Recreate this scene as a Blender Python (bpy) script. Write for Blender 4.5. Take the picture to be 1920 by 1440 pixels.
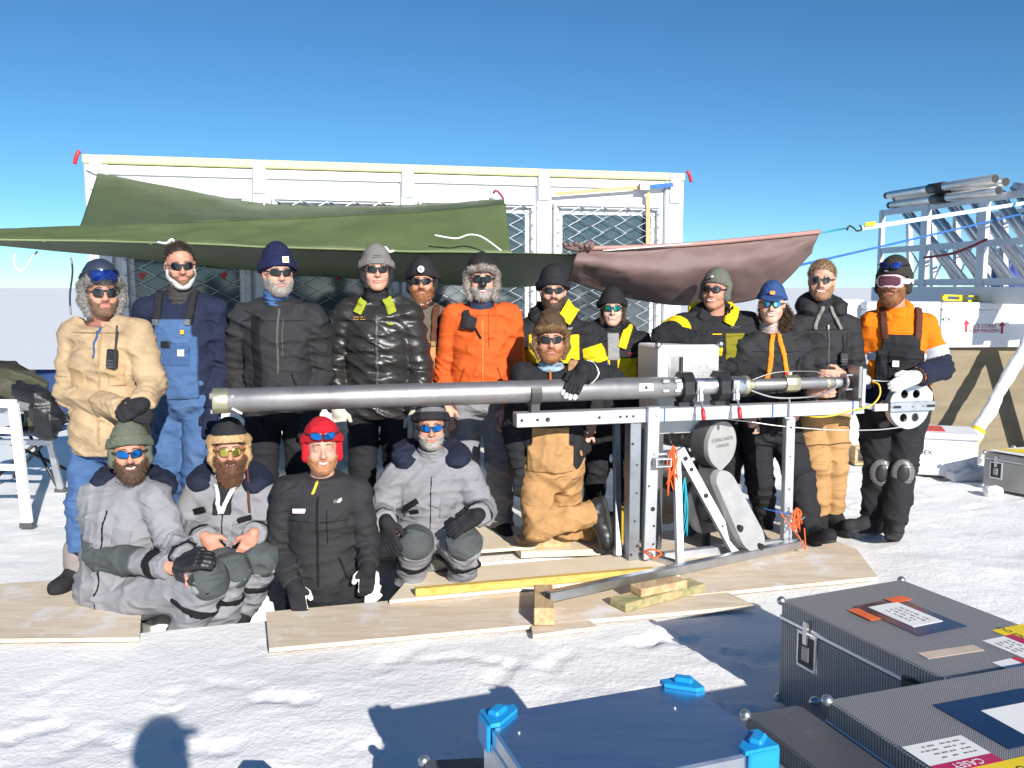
import bpy, math, random
import numpy as np
from mathutils import Vector, Matrix
random.seed(7); np.random.seed(7)
for o in list(bpy.data.objects): bpy.data.objects.remove(o)
SC = bpy.context.scene
COL = SC.collection
R = math.radians

# ---------------------------------------------------------------- camera, sky, sun, exposure
CAM_H, PITCH, FPX = 1.68, R(6.2), 1660.0
cam_d = bpy.data.cameras.new('camera'); cam = bpy.data.objects.new('camera', cam_d); COL.objects.link(cam)
cam.location = (0, 0, CAM_H); cam.rotation_euler = (R(90) - PITCH, 0, 0)
cam_d.sensor_width = 36.0; cam_d.lens = 36.0 * FPX / 1920.0; cam_d.clip_start = 0.05; cam_d.clip_end = 60000
SC.camera = cam
SUN_EL, SUN_AZ = R(24.5), R(22)          # the sun stands behind the camera, 22 degrees to its right
world = bpy.data.worlds.new('World'); SC.world = world; world.use_nodes = True
nt = world.node_tree
sky = nt.nodes.new('ShaderNodeTexSky'); sky.sky_type = 'NISHITA'; sky.sun_disc = False
sky.sun_elevation = SUN_EL; sky.sun_rotation = R(180) - SUN_AZ
sky.altitude = 1200; sky.air_density = 0.75; sky.dust_density = 0.0; sky.ozone_density = 3.0
nt.nodes['Background'].inputs['Strength'].default_value = 0.078
hs = nt.nodes.new('ShaderNodeHueSaturation'); hs.inputs['Saturation'].default_value = 1.12
tint = nt.nodes.new('ShaderNodeMix'); tint.data_type = 'RGBA'; tint.blend_type = 'MULTIPLY'; tint.inputs['Factor'].default_value = 1; tint.inputs['B'].default_value = (.82, 1.10, 1.12, 1)
nt.links.new(sky.outputs['Color'], hs.inputs['Color']); nt.links.new(hs.outputs['Color'], tint.inputs['A']); nt.links.new(tint.outputs['Result'], nt.nodes['Background'].inputs['Color'])
sun_d = bpy.data.lights.new('sun', 'SUN'); sun = bpy.data.objects.new('sun', sun_d); COL.objects.link(sun)
sun_d.energy = 5.0; sun_d.angle = R(0.5); sun_d.color = (1.0, 0.955, 0.89)
_sd = Vector((math.sin(SUN_AZ) * math.cos(SUN_EL), -math.cos(SUN_AZ) * math.cos(SUN_EL), math.sin(SUN_EL)))
sun.location = _sd * 40; sun.rotation_euler = _sd.to_track_quat('Z', 'Y').to_euler()
SC.view_settings.view_transform = 'Standard'; SC.view_settings.look = 'None'
SC.view_settings.exposure = 0.48; SC.view_settings.gamma = 1.0; SC.view_settings.use_curve_mapping = False
SC.render.engine = 'CYCLES'
SC.cycles.max_bounces = 6; SC.cycles.diffuse_bounces = 3; SC.cycles.glossy_bounces = 3

# ---------------------------------------------------------------- pixel of the photograph + distance -> place in the world
def _ray(px, py):
    x = (px - 960) / FPX; y = (720 - py) / FPX
    return np.array([x, math.cos(PITCH) + y * math.sin(PITCH), -math.sin(PITCH) + y * math.cos(PITCH)])
def at(px, py, D):
    r = _ray(px, py); return np.array([0, 0, CAM_H]) + r * (D / r[1])
def gr(px, py, z=0.0):
    r = _ray(px, py); return np.array([0, 0, CAM_H]) + r * ((z - CAM_H) / r[2])
def on_plane(px, py, o, n):
    r = _ray(px, py); c = np.array([0, 0, CAM_H]); n = np.asarray(n, float)
    return c + r * (np.dot(np.asarray(o) - c, n) / np.dot(r, n))
def nrm(v):
    v = np.asarray(v, float); return v / max(1e-9, np.linalg.norm(v))

# ---------------------------------------------------------------- materials
_MC = {}
def M(name, col, rough=0.6, metal=0.0, var=0.12, vs=9.0, bump=0.0, bs=60.0, spec=0.5, stretch=(1, 1, 1), dirt=None, dirt_amt=0.0, dirt_s=3.0, sheen=0.0):
    if name in _MC: return _MC[name]
    m = bpy.data.materials.new(name); m.use_nodes = True; t = m.node_tree; N = t.nodes; K = t.links
    b = N['Principled BSDF']; b.inputs['Roughness'].default_value = rough; b.inputs['Metallic'].default_value = metal
    b.inputs['Specular IOR Level'].default_value = spec
    if sheen:
        b.inputs['Sheen Weight'].default_value = sheen
    tc = N.new('ShaderNodeTexCoord'); mp = N.new('ShaderNodeMapping'); mp.inputs['Scale'].default_value = stretch
    K.new(tc.outputs['Object'], mp.inputs['Vector'])
    n = N.new('ShaderNodeTexNoise'); n.inputs['Scale'].default_value = vs; n.inputs['Detail'].default_value = 5; n.inputs['Roughness'].default_value = 0.65
    K.new(mp.outputs[0], n.inputs['Vector'])
    r = N.new('ShaderNodeValToRGB'); r.color_ramp.elements[0].position = 0.3; r.color_ramp.elements[1].position = 0.7
    c = np.array(col[:3])
    r.color_ramp.elements[0].color = (*np.clip(c * (1 - var), 0, 1), 1); r.color_ramp.elements[1].color = (*np.clip(c * (1 + var), 0, 1), 1)
    K.new(n.outputs['Fac'], r.inputs['Fac']); out = r.outputs['Color']
    if dirt is not None:
        n2 = N.new('ShaderNodeTexNoise'); n2.inputs['Scale'].default_value = dirt_s; n2.inputs['Detail'].default_value = 8; n2.inputs['Roughness'].default_value = 0.7
        K.new(mp.outputs[0], n2.inputs['Vector'])
        r2 = N.new('ShaderNodeValToRGB'); r2.color_ramp.elements[0].position = 0.5; r2.color_ramp.elements[1].position = 0.72
        r2.color_ramp.elements[0].color = (0, 0, 0, 1); r2.color_ramp.elements[1].color = (dirt_amt,) * 3 + (1,)
        K.new(n2.outputs['Fac'], r2.inputs['Fac'])
        mx = N.new('ShaderNodeMix'); mx.data_type = 'RGBA'; mx.inputs['B'].default_value = (*dirt, 1)
        K.new(r2.outputs['Color'], mx.inputs['Factor']); K.new(out, mx.inputs['A']); out = mx.outputs['Result']
    K.new(out, b.inputs['Base Color'])
    rv = N.new('ShaderNodeMapRange'); rv.inputs['To Min'].default_value = max(0.02, rough - 0.1); rv.inputs['To Max'].default_value = min(1, rough + 0.1)
    K.new(n.outputs['Fac'], rv.inputs['Value']); K.new(rv.outputs[0], b.inputs['Roughness'])
    if bump:
        n3 = N.new('ShaderNodeTexNoise'); n3.inputs['Scale'].default_value = bs; n3.inputs['Detail'].default_value = 4
        K.new(mp.outputs[0], n3.inputs['Vector'])
        bp = N.new('ShaderNodeBump'); bp.inputs['Strength'].default_value = min(1, bump); bp.inputs['Distance'].default_value = 0.01
        K.new(n3.outputs['Fac'], bp.inputs['Height']); K.new(bp.outputs[0], b.inputs['Normal'])
    _MC[name] = m; return m
def wood(name, col, dark, scale=3.0, stretch=(1, 9, 1), rot=0.0, rough=0.6, frost=0.0):
    if name in _MC: return _MC[name]
    m = bpy.data.materials.new(name); m.use_nodes = True; t = m.node_tree; N = t.nodes; K = t.links; b = N['Principled BSDF']
    b.inputs['Roughness'].default_value = rough; b.inputs['Specular IOR Level'].default_value = 0.25
    tc = N.new('ShaderNodeTexCoord'); mp = N.new('ShaderNodeMapping'); mp.inputs['Scale'].default_value = stretch; mp.inputs['Rotation'].default_value = (0, 0, rot)
    K.new(tc.outputs['Object'], mp.inputs['Vector'])
    n = N.new('ShaderNodeTexNoise'); n.inputs['Scale'].default_value = scale; n.inputs['Detail'].default_value = 7; n.inputs['Distortion'].default_value = 0.9
    K.new(mp.outputs[0], n.inputs['Vector'])
    r = N.new('ShaderNodeValToRGB'); r.color_ramp.elements[0].position = 0.33; r.color_ramp.elements[1].position = 0.62
    r.color_ramp.elements[0].color = (*dark, 1); r.color_ramp.elements[1].color = (*col, 1)
    K.new(n.outputs['Fac'], r.inputs['Fac']); out = r.outputs['Color']
    if frost:
        n2 = N.new('ShaderNodeTexNoise'); n2.inputs['Scale'].default_value = 3.2; n2.inputs['Detail'].default_value = 10; n2.inputs['Roughness'].default_value = 0.75
        K.new(tc.outputs['Object'], n2.inputs['Vector'])
        r2 = N.new('ShaderNodeValToRGB'); r2.color_ramp.elements[0].position = 0.53; r2.color_ramp.elements[1].position = 0.66
        r2.color_ramp.elements[0].color = (0, 0, 0, 1); r2.color_ramp.elements[1].color = (frost,) * 3 + (1,)
        K.new(n2.outputs['Fac'], r2.inputs['Fac'])
        mx = N.new('ShaderNodeMix'); mx.data_type = 'RGBA'; mx.inputs['B'].default_value = (0.8, 0.82, 0.86, 1)
        K.new(r2.outputs['Color'], mx.inputs['Factor']); K.new(out, mx.inputs['A']); out = mx.outputs['Result']
    K.new(out, b.inputs['Base Color'])
    bp = N.new('ShaderNodeBump'); bp.inputs['Strength'].default_value = 0.25; bp.inputs['Distance'].default_value = 0.004
    K.new(n.outputs['Fac'], bp.inputs['Height']); K.new(bp.outputs[0], b.inputs['Normal'])
    _MC[name] = m; return m

# ---------------------------------------------------------------- mesh builder and object helpers
def origin_of(o):
    p = np.zeros(3)
    while o is not None:
        p += np.array(o.location); o = o.parent
    return p
def link(name, me, parent=None, mat=None, smooth=False):
    o = bpy.data.objects.new(name, me); COL.objects.link(o)
    if mat is not None: me.materials.append(mat)
    if parent is not None: o.parent = parent
    if smooth:
        me.polygons.foreach_set('use_smooth', np.ones(len(me.polygons), bool))
    return o
def tag(o, label=None, cat=None, group=None, kind=None):
    if label: o['label'] = label
    if cat: o['category'] = cat
    if group: o['group'] = group
    if kind: o['kind'] = kind
    return o
def thing(name, label, cat, loc, group=None):
    o = bpy.data.objects.new(name, None); COL.objects.link(o); o.location = tuple(float(c) for c in loc); o.empty_display_size = 0.1
    return tag(o, label, cat, group)
class MB:
    def __init__(s): s.v = []; s.f = []
    def add(s, vs, fs):
        k = len(s.v); s.v += [tuple(float(c) for c in v) for v in vs]; s.f += [tuple(k + i for i in f) for f in fs]; return s
    def box(s, c, h, X=(1, 0, 0), Y=None, Z=(0, 0, 1), bev=0.0):
        c = np.asarray(c, float); X = nrm(X); Z = np.asarray(Z, float); Z = nrm(Z - X * np.dot(X, Z)); Y = np.cross(Z, X)
        hx, hy, hz = h
        if bev <= 0:
            vs = [c + X * hx * a + Y * hy * b + Z * hz * d for d in (-1, 1) for b in (-1, 1) for a in (-1, 1)]
            return s.add(vs, [(0, 2, 3, 1), (4, 5, 7, 6), (0, 1, 5, 4), (2, 6, 7, 3), (0, 4, 6, 2), (1, 3, 7, 5)])
        bev = min(bev, hx * .9, hy * .9, hz * .9)
        vs = []; idx = {}
        for sx in (-1, 1):
            for sy in (-1, 1):
                for sz in (-1, 1):
                    for ax in range(3):
                        d = [hx - bev, hy - bev, hz - bev]; d[ax] += bev
                        idx[(sx, sy, sz, ax)] = len(vs); vs.append(c + X * sx * d[0] + Y * sy * d[1] + Z * sz * d[2])
        fs = []
        def quad(q, want):
            p = [vs[i] for i in q]; nn = np.cross(p[1] - p[0], p[2] - p[0])
            fs.append(tuple(q) if np.dot(nn, want) > 0 else tuple(q[::-1]))
        ax3 = (X, Y, Z)
        for ax in range(3):
            o1, o2 = [a for a in range(3) if a != ax]
            for sg in (-1, 1):
                q = []
                for (a, b) in ((-1, -1), (1, -1), (1, 1), (-1, 1)):
                    k = [0, 0, 0]; k[ax] = sg; k[o1] = a; k[o2] = b; q.append(idx[(*k, ax)])
                quad(q, ax3[ax] * sg)
        for ax in range(3):
            o1, o2 = [a for a in range(3) if a != ax]
            for a in (-1, 1):
                for b in (-1, 1):
                    q = []
                    for sg, oo in ((-1, o1), (1, o1), (1, o2), (-1, o2)):
                        k = [0, 0, 0]; k[ax] = sg; k[o1] = a; k[o2] = b; q.append(idx[(*k, oo)])
                    quad(q, ax3[o1] * a + ax3[o2] * b)
        for sx in (-1, 1):
            for sy in (-1, 1):
                for sz in (-1, 1):
                    quad([idx[(sx, sy, sz, 0)], idx[(sx, sy, sz, 1)], idx[(sx, sy, sz, 2)]], X * sx + Y * sy + Z * sz)
        return s.add(vs, fs)
    def beam(s, a, b, w, h, up=(0, 0, 1), bev=0.0):
        a = np.asarray(a, float); b = np.asarray(b, float); d = b - a; L = np.linalg.norm(d)
        return s.box((a + b) / 2, (L / 2, w / 2, h / 2), X=d, Z=up if abs(np.dot(nrm(d), nrm(up))) < .98 else (0, 1, 0), bev=bev)
    def tube(s, pts, r, n=8, caps=True, closed=False):
        pts = [np.asarray(p, float) for p in pts]; m = len(pts); rr = r if hasattr(r, '__len__') else [r] * m
        prev = None; vs = []
        for i, p in enumerate(pts):
            t = nrm((pts[(i + 1) % m] if (i < m - 1 or closed) else p) - (pts[i - 1] if (i > 0 or closed) else p))
            if prev is None:
                u = np.cross(t, (0, 0, 1) if abs(t[2]) < .9 else (1, 0, 0))
            else:
                u = prev - t * np.dot(prev, t)
            u = nrm(u); prev = u; w = np.cross(t, u)
            for k in range(n):
                a = 2 * math.pi * k / n; vs.append(p + (u * math.cos(a) + w * math.sin(a)) * rr[i])
        fs = []
        for i in range(m if closed else m - 1):
            j = (i + 1) % m
            for k in range(n):
                k2 = (k + 1) % n; fs.append((i * n + k, i * n + k2, j * n + k2, j * n + k))
        if caps and not closed:
            fs.append(tuple(range(n - 1, -1, -1))); fs.append(tuple((m - 1) * n + k for k in range(n)))
        return s.add(vs, fs)
    def cyl(s, a, b, r, n=16): return s.tube([a, b], r, n)
    def lathe(s, a, d, prof, n=24):
        """prof: (distance along d, radius)"""
        a = np.asarray(a, float); d = nrm(d); return s.tube([a + d * t for t, _ in prof], [max(r, 1e-4) for _, r in prof], n)
    def prism(s, poly, ext):
        """closed outline in 3-D, pushed along ext"""
        p = [np.asarray(q, float) for q in poly]; ext = np.asarray(ext, float); n = len(p)
        nn = sum(np.cross(p[i] - p[0], p[i + 1] - p[0]) for i in range(1, n - 1))
        if np.dot(nn, ext) > 0: p = p[::-1]
        vs = p + [q + ext for q in p]
        fs = [tuple(range(n)), tuple(range(2 * n - 1, n - 1, -1))] + [(i, n + i, n + (i + 1) % n, (i + 1) % n) for i in range(n)]
        return s.add(vs, fs)
    def ring(s, c, ax, r0, r1, th, n=32, holes=()):
        ax = nrm(ax); u = nrm(np.cross(ax, (0, 0, 1))); w = np.cross(ax, u); c = np.asarray(c, float)
        vs = []
        for k in range(n):
            a = 2 * math.pi * k / n; d = u * math.cos(a) + w * math.sin(a)
            vs += [c + d * r0 - ax * th / 2, c + d * r1 - ax * th / 2, c + d * r1 + ax * th / 2, c + d * r0 + ax * th / 2]
        fs = []
        for k in range(n):
            i = 4 * k; j = 4 * ((k + 1) % n)
            for q in range(4): fs.append((i + q, j + q, j + (q + 1) % 4, i + (q + 1) % 4))
        return s.add(vs, fs)
    def ball(s, c, r, n=10, sq=(1, 1, 1)):
        c = np.asarray(c, float); prof = []
        for i in range(n + 1):
            a = math.pi * i / n; prof.append((-math.cos(a), math.sin(a)))
        vs = []; fs = []; m = n * 2
        for (z, q) in prof:
            for k in range(m):
                a = 2 * math.pi * k / m; vs.append(c + np.array([q * math.cos(a) * sq[0], q * math.sin(a) * sq[1], z * sq[2]]) * r)
        for i in range(n):
            for k in range(m): fs.append((i * m + k, i * m + (k + 1) % m, (i + 1) * m + (k + 1) % m, (i + 1) * m + k))
        return s.add(vs, fs)
    def build(s, name, mat, parent=None, smooth=False, angle=None):
        o = origin_of(parent) if parent is not None else np.zeros(3)
        v = np.array(s.v) - o
        me = bpy.data.meshes.new(name); me.from_pydata(v.tolist(), [], s.f); me.validate(); me.update()
        ob = link(name, me, parent, mat, smooth)
        if smooth and angle:
            try: me.set_sharp_from_angle(angle=R(angle))
            except Exception: pass
        return ob
    def solo(s, name, mat, label, cat, group=None, smooth=False, angle=None, kind=None):
        """one-mesh thing with its origin at its base"""
        v = np.array(s.v); b = np.array([(v[:, 0].min() + v[:, 0].max()) / 2, (v[:, 1].min() + v[:, 1].max()) / 2, v[:, 2].min()])
        me = bpy.data.meshes.new(name); me.from_pydata((v - b).tolist(), [], s.f); me.validate(); me.update()
        ob = link(name, me, None, mat, smooth); ob.location = b
        if smooth and angle: me.set_sharp_from_angle(angle=R(angle))
        return tag(ob, label, cat, group, kind)
def smooth_path(pts, k=8):
    p = [np.asarray(q, float) for q in pts]; out = []
    for i in range(len(p) - 1):
        a = p[max(i - 1, 0)]; b = p[i]; c = p[i + 1]; d = p[min(i + 2, len(p) - 1)]
        for j in range(k):
            t = j / k
            out.append(.5 * (2 * b + (c - a) * t + (2 * a - 5 * b + 4 * c - d) * t * t + (3 * b - a - 3 * c + d) * t ** 3))
    out.append(p[-1]); return out
def text(name, s, size, loc, X, Y, mat, parent, ext=0.0008, align='CENTER', spacing=1.0):
    c = bpy.data.curves.new(name, 'FONT'); c.body = s; c.size = size; c.extrude = ext; c.align_x = align; c.align_y = 'CENTER'; c.resolution_u = 3
    c.space_line = spacing
    tmp = bpy.data.objects.new(name, c); COL.objects.link(tmp)
    me = bpy.data.meshes.new_from_object(tmp.evaluated_get(bpy.context.evaluated_depsgraph_get())); bpy.data.objects.remove(tmp); bpy.data.curves.remove(c)
    me.materials.clear(); me.materials.append(mat); me.name = name
    o = bpy.data.objects.new(name, me); COL.objects.link(o)
    X = nrm(X); Z = nrm(np.cross(X, Y)); Yv = np.cross(Z, X); p = np.asarray(loc, float) - origin_of(parent)
    o.matrix_local = Matrix(((X[0], Yv[0], Z[0], p[0]), (X[1], Yv[1], Z[1], p[1]), (X[2], Yv[2], Z[2], p[2]), (0, 0, 0, 1)))
    o.parent = parent; return o

def marks(parent, c, X, Y, w, h, rows, mat, seed=1, name='print_line', th=.0006):
    """lines of print too small to read: rows of short dashes"""
    rs_ = random.Random(seed); X = nrm(X); Z = nrm(np.cross(X, Y)); Y = np.cross(Z, X); m = MB(); c = np.asarray(c, float)
    for r in range(rows):
        y = h * (.5 - (r + .5) / rows); x = -w / 2; end = w / 2 * rs_.uniform(.6, 1)
        while x < end:
            l = min(rs_.uniform(.05, .22) * w, end - x); m.box(c + X * (x + l / 2) + Y * y, (l / 2 * .8, h / rows * .13, th), X=X, Z=Z); x += l * 1.05 + (.10 * w if rs_.random() < .3 else .02 * w)
    return m.build(name, mat, parent)
# ---------------------------------------------------------------- snow, one sheet to the horizon, with the drill trench cut into it
A15 = R(15); EU = np.array([math.cos(A15), math.sin(A15)]); EV = np.array([-math.sin(A15), math.cos(A15)])
def uv(u, v, z=0.0):
    p = EU * u + EV * v; return np.array([p[0], p[1], z])
TU0, TU1, TV0, TV1 = -0.72, 2.12, 4.585, 5.20
def _hash(ix, iy, s):
    h = np.sin(ix * 127.1 + iy * 311.7 + s * 74.7) * 43758.5453; return h - np.floor(h)
def vnoise(x, y, s=0):
    ix = np.floor(x); iy = np.floor(y); fx = x - ix; fy = y - iy; fx = fx * fx * (3 - 2 * fx); fy = fy * fy * (3 - 2 * fy)
    a = _hash(ix, iy, s); b = _hash(ix + 1, iy, s); c = _hash(ix, iy + 1, s); d = _hash(ix + 1, iy + 1, s)
    return (a + (b - a) * fx) * (1 - fy) + (c + (d - c) * fx) * fy - .5
def fbm(x, y, s=0, o=4):
    r = 0; a = 1.
    for i in range(o):
        r = r + a * vnoise(x, y, s + i * 13); x = x * 2.03; y = y * 2.03; a *= .5
    return r
def axis(fine0, fine1, step, far, grow=1.12, extra=()):
    c = list(np.arange(fine0, fine1 + 1e-6, step)); s = step; x = c[-1]
    while x < far: s *= grow; x += s; c.append(x)
    s = step; x = fine0; lo = []
    while x > -far: s *= grow; x -= s; lo.append(x)
    a = np.array(sorted(lo + c))
    for e in extra:                                   # put grid lines exactly on the trench walls
        for q in (e - .006, e + .006):
            a[np.argmin(np.abs(a - q))] = q
    return np.array(sorted(set(a)))
us = axis(-3.2, 5.2, .026, 20000, 1.13, (TU0, TU1)); vs_ = axis(1.6, 7.2, .026, 20000, 1.13, (TV0, TV1))
U, V = np.meshgrid(us, vs_, indexing='ij'); X = EU[0] * U + EV[0] * V; Y = EU[1] * U + EV[1] * V
rad = np.hypot(X, Y - 4)
fade = 1 / (1 + (rad / 14) ** 2)
Zg = .05 * fbm(X * .55, Y * .55, 1, 3) * np.minimum(1, fade + .15) + .019 * fbm(X * 2.3, Y * 3.2, 5, 3) * fade
Zg += .008 * np.maximum(0, fbm(X * 5.5 + 3, Y * 8.0, 9, 3)) * fade - .004 * np.abs(fbm(X * 9, Y * 12, 15, 2)) * fade
random.seed(3)
def print_at(x, y, ang, ln=.30, wd=.105, dep=.014):
    global Zg
    c, s = math.cos(ang), math.sin(ang); a = (X - x) * c + (Y - y) * s; b = -(X - x) * s + (Y - y) * c
    q = (a / (ln / 2)) ** 4 + (b / (wd / 2 * (1 - .18 * np.cos(a / ln * 6.28)))) ** 4
    k = 1 / (1 + q ** 2); ridge = .8 + .2 * np.sin(a * 2 * math.pi / .085)
    Zg = Zg - dep * k * ridge + .006 * np.exp(-((q - 1.4) ** 2) * 1.5) * (q < 4)
for i in range(90):
    x = random.uniform(-3.0, 1.3); y = random.uniform(2.5, 4.15)
    if i % 3 == 0: x = random.uniform(1.2, 5); y = random.uniform(5, 8)
    print_at(x, y, random.uniform(0, 6.28), dep=random.uniform(.008, .020))
flat = 1 / (1 + np.exp((np.maximum(np.abs(U - .9) - 2.6, np.abs(V - 4.9) - .95)) * 9))   # trampled flat round the trench and boards
Zg = Zg * (1 - .85 * flat)
Zg -= 0.02
dd = np.minimum(np.minimum(U - TU0, TU1 - U), np.minimum(V - TV0, TV1 - V))
deep = -0.88 + .05 * fbm(U * 4, V * 4, 22, 3)
shelf = np.where(U > .42, -0.30 - .5 * np.clip((.42 - U + .0) / .1, 0, 1), deep)
back = np.clip((V - 4.86) / .34, 0, 1)
shelf = np.where((U > .42), -0.62 + .34 * back + .03 * fbm(U * 6, V * 6, 4, 2), np.where(U < -.12, -.42 + .04 * fbm(U * 5, V * 5, 8, 2), deep))
Zg = np.where(dd > 0, shelf + .02 * fbm(U * 20, V * 20, 3, 2), Zg)
Zg = np.where((rad > 60), -0.02 - .0 * rad, Zg)
Zg += np.where(rad > 14, .05 * fbm(X / 5, Y / 1.6, 41, 3) * np.clip((rad - 14) / 20, 0, 1) * np.clip(2 - rad / 150, 0, 1), 0)
Zg += np.where(rad > 80, 1.2 * fbm(X / 260, Y / 90, 31, 3) * np.clip((rad - 80) / 400, 0, 1) * np.clip(1.5 - rad / 9000, 0, 1), 0)
nu, nv = U.shape
idx = np.arange(nu * nv).reshape(nu, nv)
quads = np.stack([idx[:-1, :-1], idx[1:, :-1], idx[1:, 1:], idx[:-1, 1:]], -1).reshape(-1, 4)
def mesh_np(name, v, q):
    me = bpy.data.meshes.new(name); n = len(v); k = q.shape[1]
    me.vertices.add(n); me.vertices.foreach_set('co', np.asarray(v, np.float32).ravel())
    me.loops.add(q.size); me.loops.foreach_set('vertex_index', q.astype(np.int32).ravel())
    me.polygons.add(len(q)); me.polygons.foreach_set('loop_start', np.arange(0, q.size, k, dtype=np.int32))
    me.update(calc_edges=True); me.validate(); return me
def snow_material():
    m = bpy.data.materials.new('snow'); m.use_nodes = True; t = m.node_tree; N = t.nodes; K = t.links; b = N['Principled BSDF']
    b.inputs['Roughness'].default_value = .55; b.inputs['Specular IOR Level'].default_value = .3
    tc = N.new('ShaderNodeTexCoord'); n = N.new('ShaderNodeTexNoise'); n.inputs['Scale'].default_value = 1.3; n.inputs['Detail'].default_value = 8
    K.new(tc.outputs['Object'], n.inputs['Vector'])
    r = N.new('ShaderNodeValToRGB'); r.color_ramp.elements[0].color = (.83, .825, .815, 1); r.color_ramp.elements[1].color = (.89, .88, .87, 1)
    K.new(n.outputs['Fac'], r.inputs['Fac']); K.new(r.outputs[0], b.inputs['Base Color'])
    b1 = N.new('ShaderNodeTexNoise'); b1.inputs['Scale'].default_value = 26; b1.inputs['Detail'].default_value = 6; b1.inputs['Roughness'].default_value = .62
    b2 = N.new('ShaderNodeTexVoronoi'); b2.inputs['Scale'].default_value = 48
    K.new(tc.outputs['Object'], b1.inputs['Vector']); K.new(tc.outputs['Object'], b2.inputs['Vector'])
    ad = N.new('ShaderNodeMath'); ad.operation = 'MULTIPLY_ADD'; ad.inputs[1].default_value = .22
    K.new(b2.outputs['Distance'], ad.inputs[0]); K.new(b1.outputs['Fac'], ad.inputs[2])
    bp = N.new('ShaderNodeBump'); bp.inputs['Strength'].default_value = .34; bp.inputs['Distance'].default_value = .02
    K.new(ad.outputs[0], bp.inputs['Height']); K.new(bp.outputs[0], b.inputs['Normal'])
    return m
SNOW = snow_material()
snow = link('snow_ground', mesh_np('snow_ground', np.stack([X, Y, Zg], -1).reshape(-1, 3), quads), None, SNOW, True)
tag(snow, kind='structure'); snow.data.set_sharp_from_angle(angle=R(55))

# colours used all over
ALU = M('brushed_aluminium', (.62, .63, .65), .38, 1.0, .08, 14, .08, 90)
ALUW = M('pale_aluminium', (.56, .58, .61), .5, .7, .06, 10, .06, 80)
STEEL = M('dull_steel_tube', (.36, .35, .345), .42, .75, .13, 5, .05, 60, stretch=(1, 1, 1))
BLACKP = M('black_plastic', (.018, .018, .02), .45, 0, .2)
RUBBER = M('black_rubber', (.02, .02, .021), .75, 0, .2, bump=.2)
WHITEP = M('white_paint', (.80, .81, .82), .5, 0, .03, 3)
RED = M('red_plastic', (.55, .02, .03), .4, 0, .1)
ORANGE_ROPE = M('orange_cord', (.75, .12, .02), .7, 0, .15)
BLUE_ROPE = M('blue_cord', (.03, .14, .42), .7, 0, .15)
TEAL_ROPE = M('teal_cord', (.02, .30, .40), .7, 0, .15)
WHITE_ROPE = M('white_cord', (.75, .74, .70), .8, 0, .08)
YELLOW_C = M('yellow_cable', (.75, .50, .03), .5, 0, .08)
PLY = wood('pale_plywood', (.80, .70, .53), (.74, .62, .45), 2.4, (1, 6, 1), R(15))
PLYF = wood('frosted_plywood', (.72, .60, .46), (.60, .48, .35), 2.6, (1.2, 7, 1), R(15), frost=.75)
PLYB = wood('weathered_plywood', (.23, .185, .12), (.18, .145, .09), 1.2, (.8, .8, 7), 0, frost=.0)
PINE = wood('pine_timber', (.60, .44, .25), (.40, .26, .13), 4, (9, 1.4, 9), 0)
YELW = wood('yellow_formply', (.68, .48, .14), (.52, .33, .07), 4, (1, 12, 12), R(15))
# ---------------------------------------------------------------- container hut behind the group
CLp = np.array([-3.678, 7.80]); CRp = np.array([1.704, 9.07]); CE = nrm([*(CRp - CLp), 0]); CN = np.array([CE[1], -CE[0], 0]); CLEN = float(np.linalg.norm(CRp - CLp))
def cp(s, z, t=0.0): return np.array([CLp[0], CLp[1], 0]) + CE * s + CN * t + np.array([0, 0, z])
def cs(px, py=500):
    p = on_plane(px, py, cp(0, 0), CN); return float(np.dot(p - cp(0, 0), CE)), float(p[2])
HUTW = M('hut_white_panel', (.80, .81, .82), .55, 0, .02, 2)
HUTG = M('hut_grey_frame', (.60, .62, .66), .45, .4, .04, 4)
HUTY = M('hut_pale_yellow_rail', (.66, .63, .33), .6, 0, .05, 5)
GLASS = M('dark_window_glass', (.06, .085, .10), .06, 0, .5, 1.2, spec=.9)
WIRE = M('galvanised_wire', (.62, .64, .66), .4, .8, .05)
hut = thing('container_hut', 'white container hut with wire mesh windows behind the group', 'container', cp(CLEN / 2, 0, -1.2))
ZT, ZB = 2.82, .42
def cbox(m, s0, s1, z0, z1, t0, t1, bev=0): return m.box(cp((s0 + s1) / 2, (z0 + z1) / 2, (t0 + t1) / 2), (abs(s1 - s0) / 2, abs(t1 - t0) / 2, abs(z1 - z0) / 2), X=CE, bev=bev)
cbox(MB(), .03, CLEN - .03, ZB, ZT - .08, -2.4, 0).build('wall', HUTW, hut)
cbox(MB(), -.02, CLEN + .02, ZT - .075, ZT, -2.42, .05, .01).build('roof_rail', HUTY, hut)
cbox(MB(), .1, CLEN - .1, ZT - .16, ZT - .085, 0, .03).build('roof_trim', HUTW, hut)
cbox(MB(), 0, CLEN, ZB - .10, ZB + .06, -2.4, .04, .01).build('floor_rail', HUTW, hut)
for s in (.9, CLEN - .9): cbox(MB(), s - .12, s + .12, .0, ZB - .1, -2.3, -.1, .02).build('skid', HUTG, hut)
posts = [0.09] + [cs(p, 340)[0] for p in (487, 763, 1017)] + [CLEN - .09]
for i, s in enumerate(posts):
    w = .10 if i in (0, 4) else .065
    cbox(MB(), s - w, s + w, ZB + .06, ZT - .08, .0, .045, .008).build('frame_post', HUTG, hut)
    pl = cbox(MB(), s - .055, s + .055, ZT - .30, ZT - .005, .05, .062, .004).build('joint_plate', ALUW, hut)
    for dz in (.04, .13):
        for ds in (-.03, .03): MB().cyl(cp(s + ds, ZT - dz, .06), cp(s + ds, ZT - dz, .072), .011, 8).build('bolt', STEEL, pl)
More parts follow.
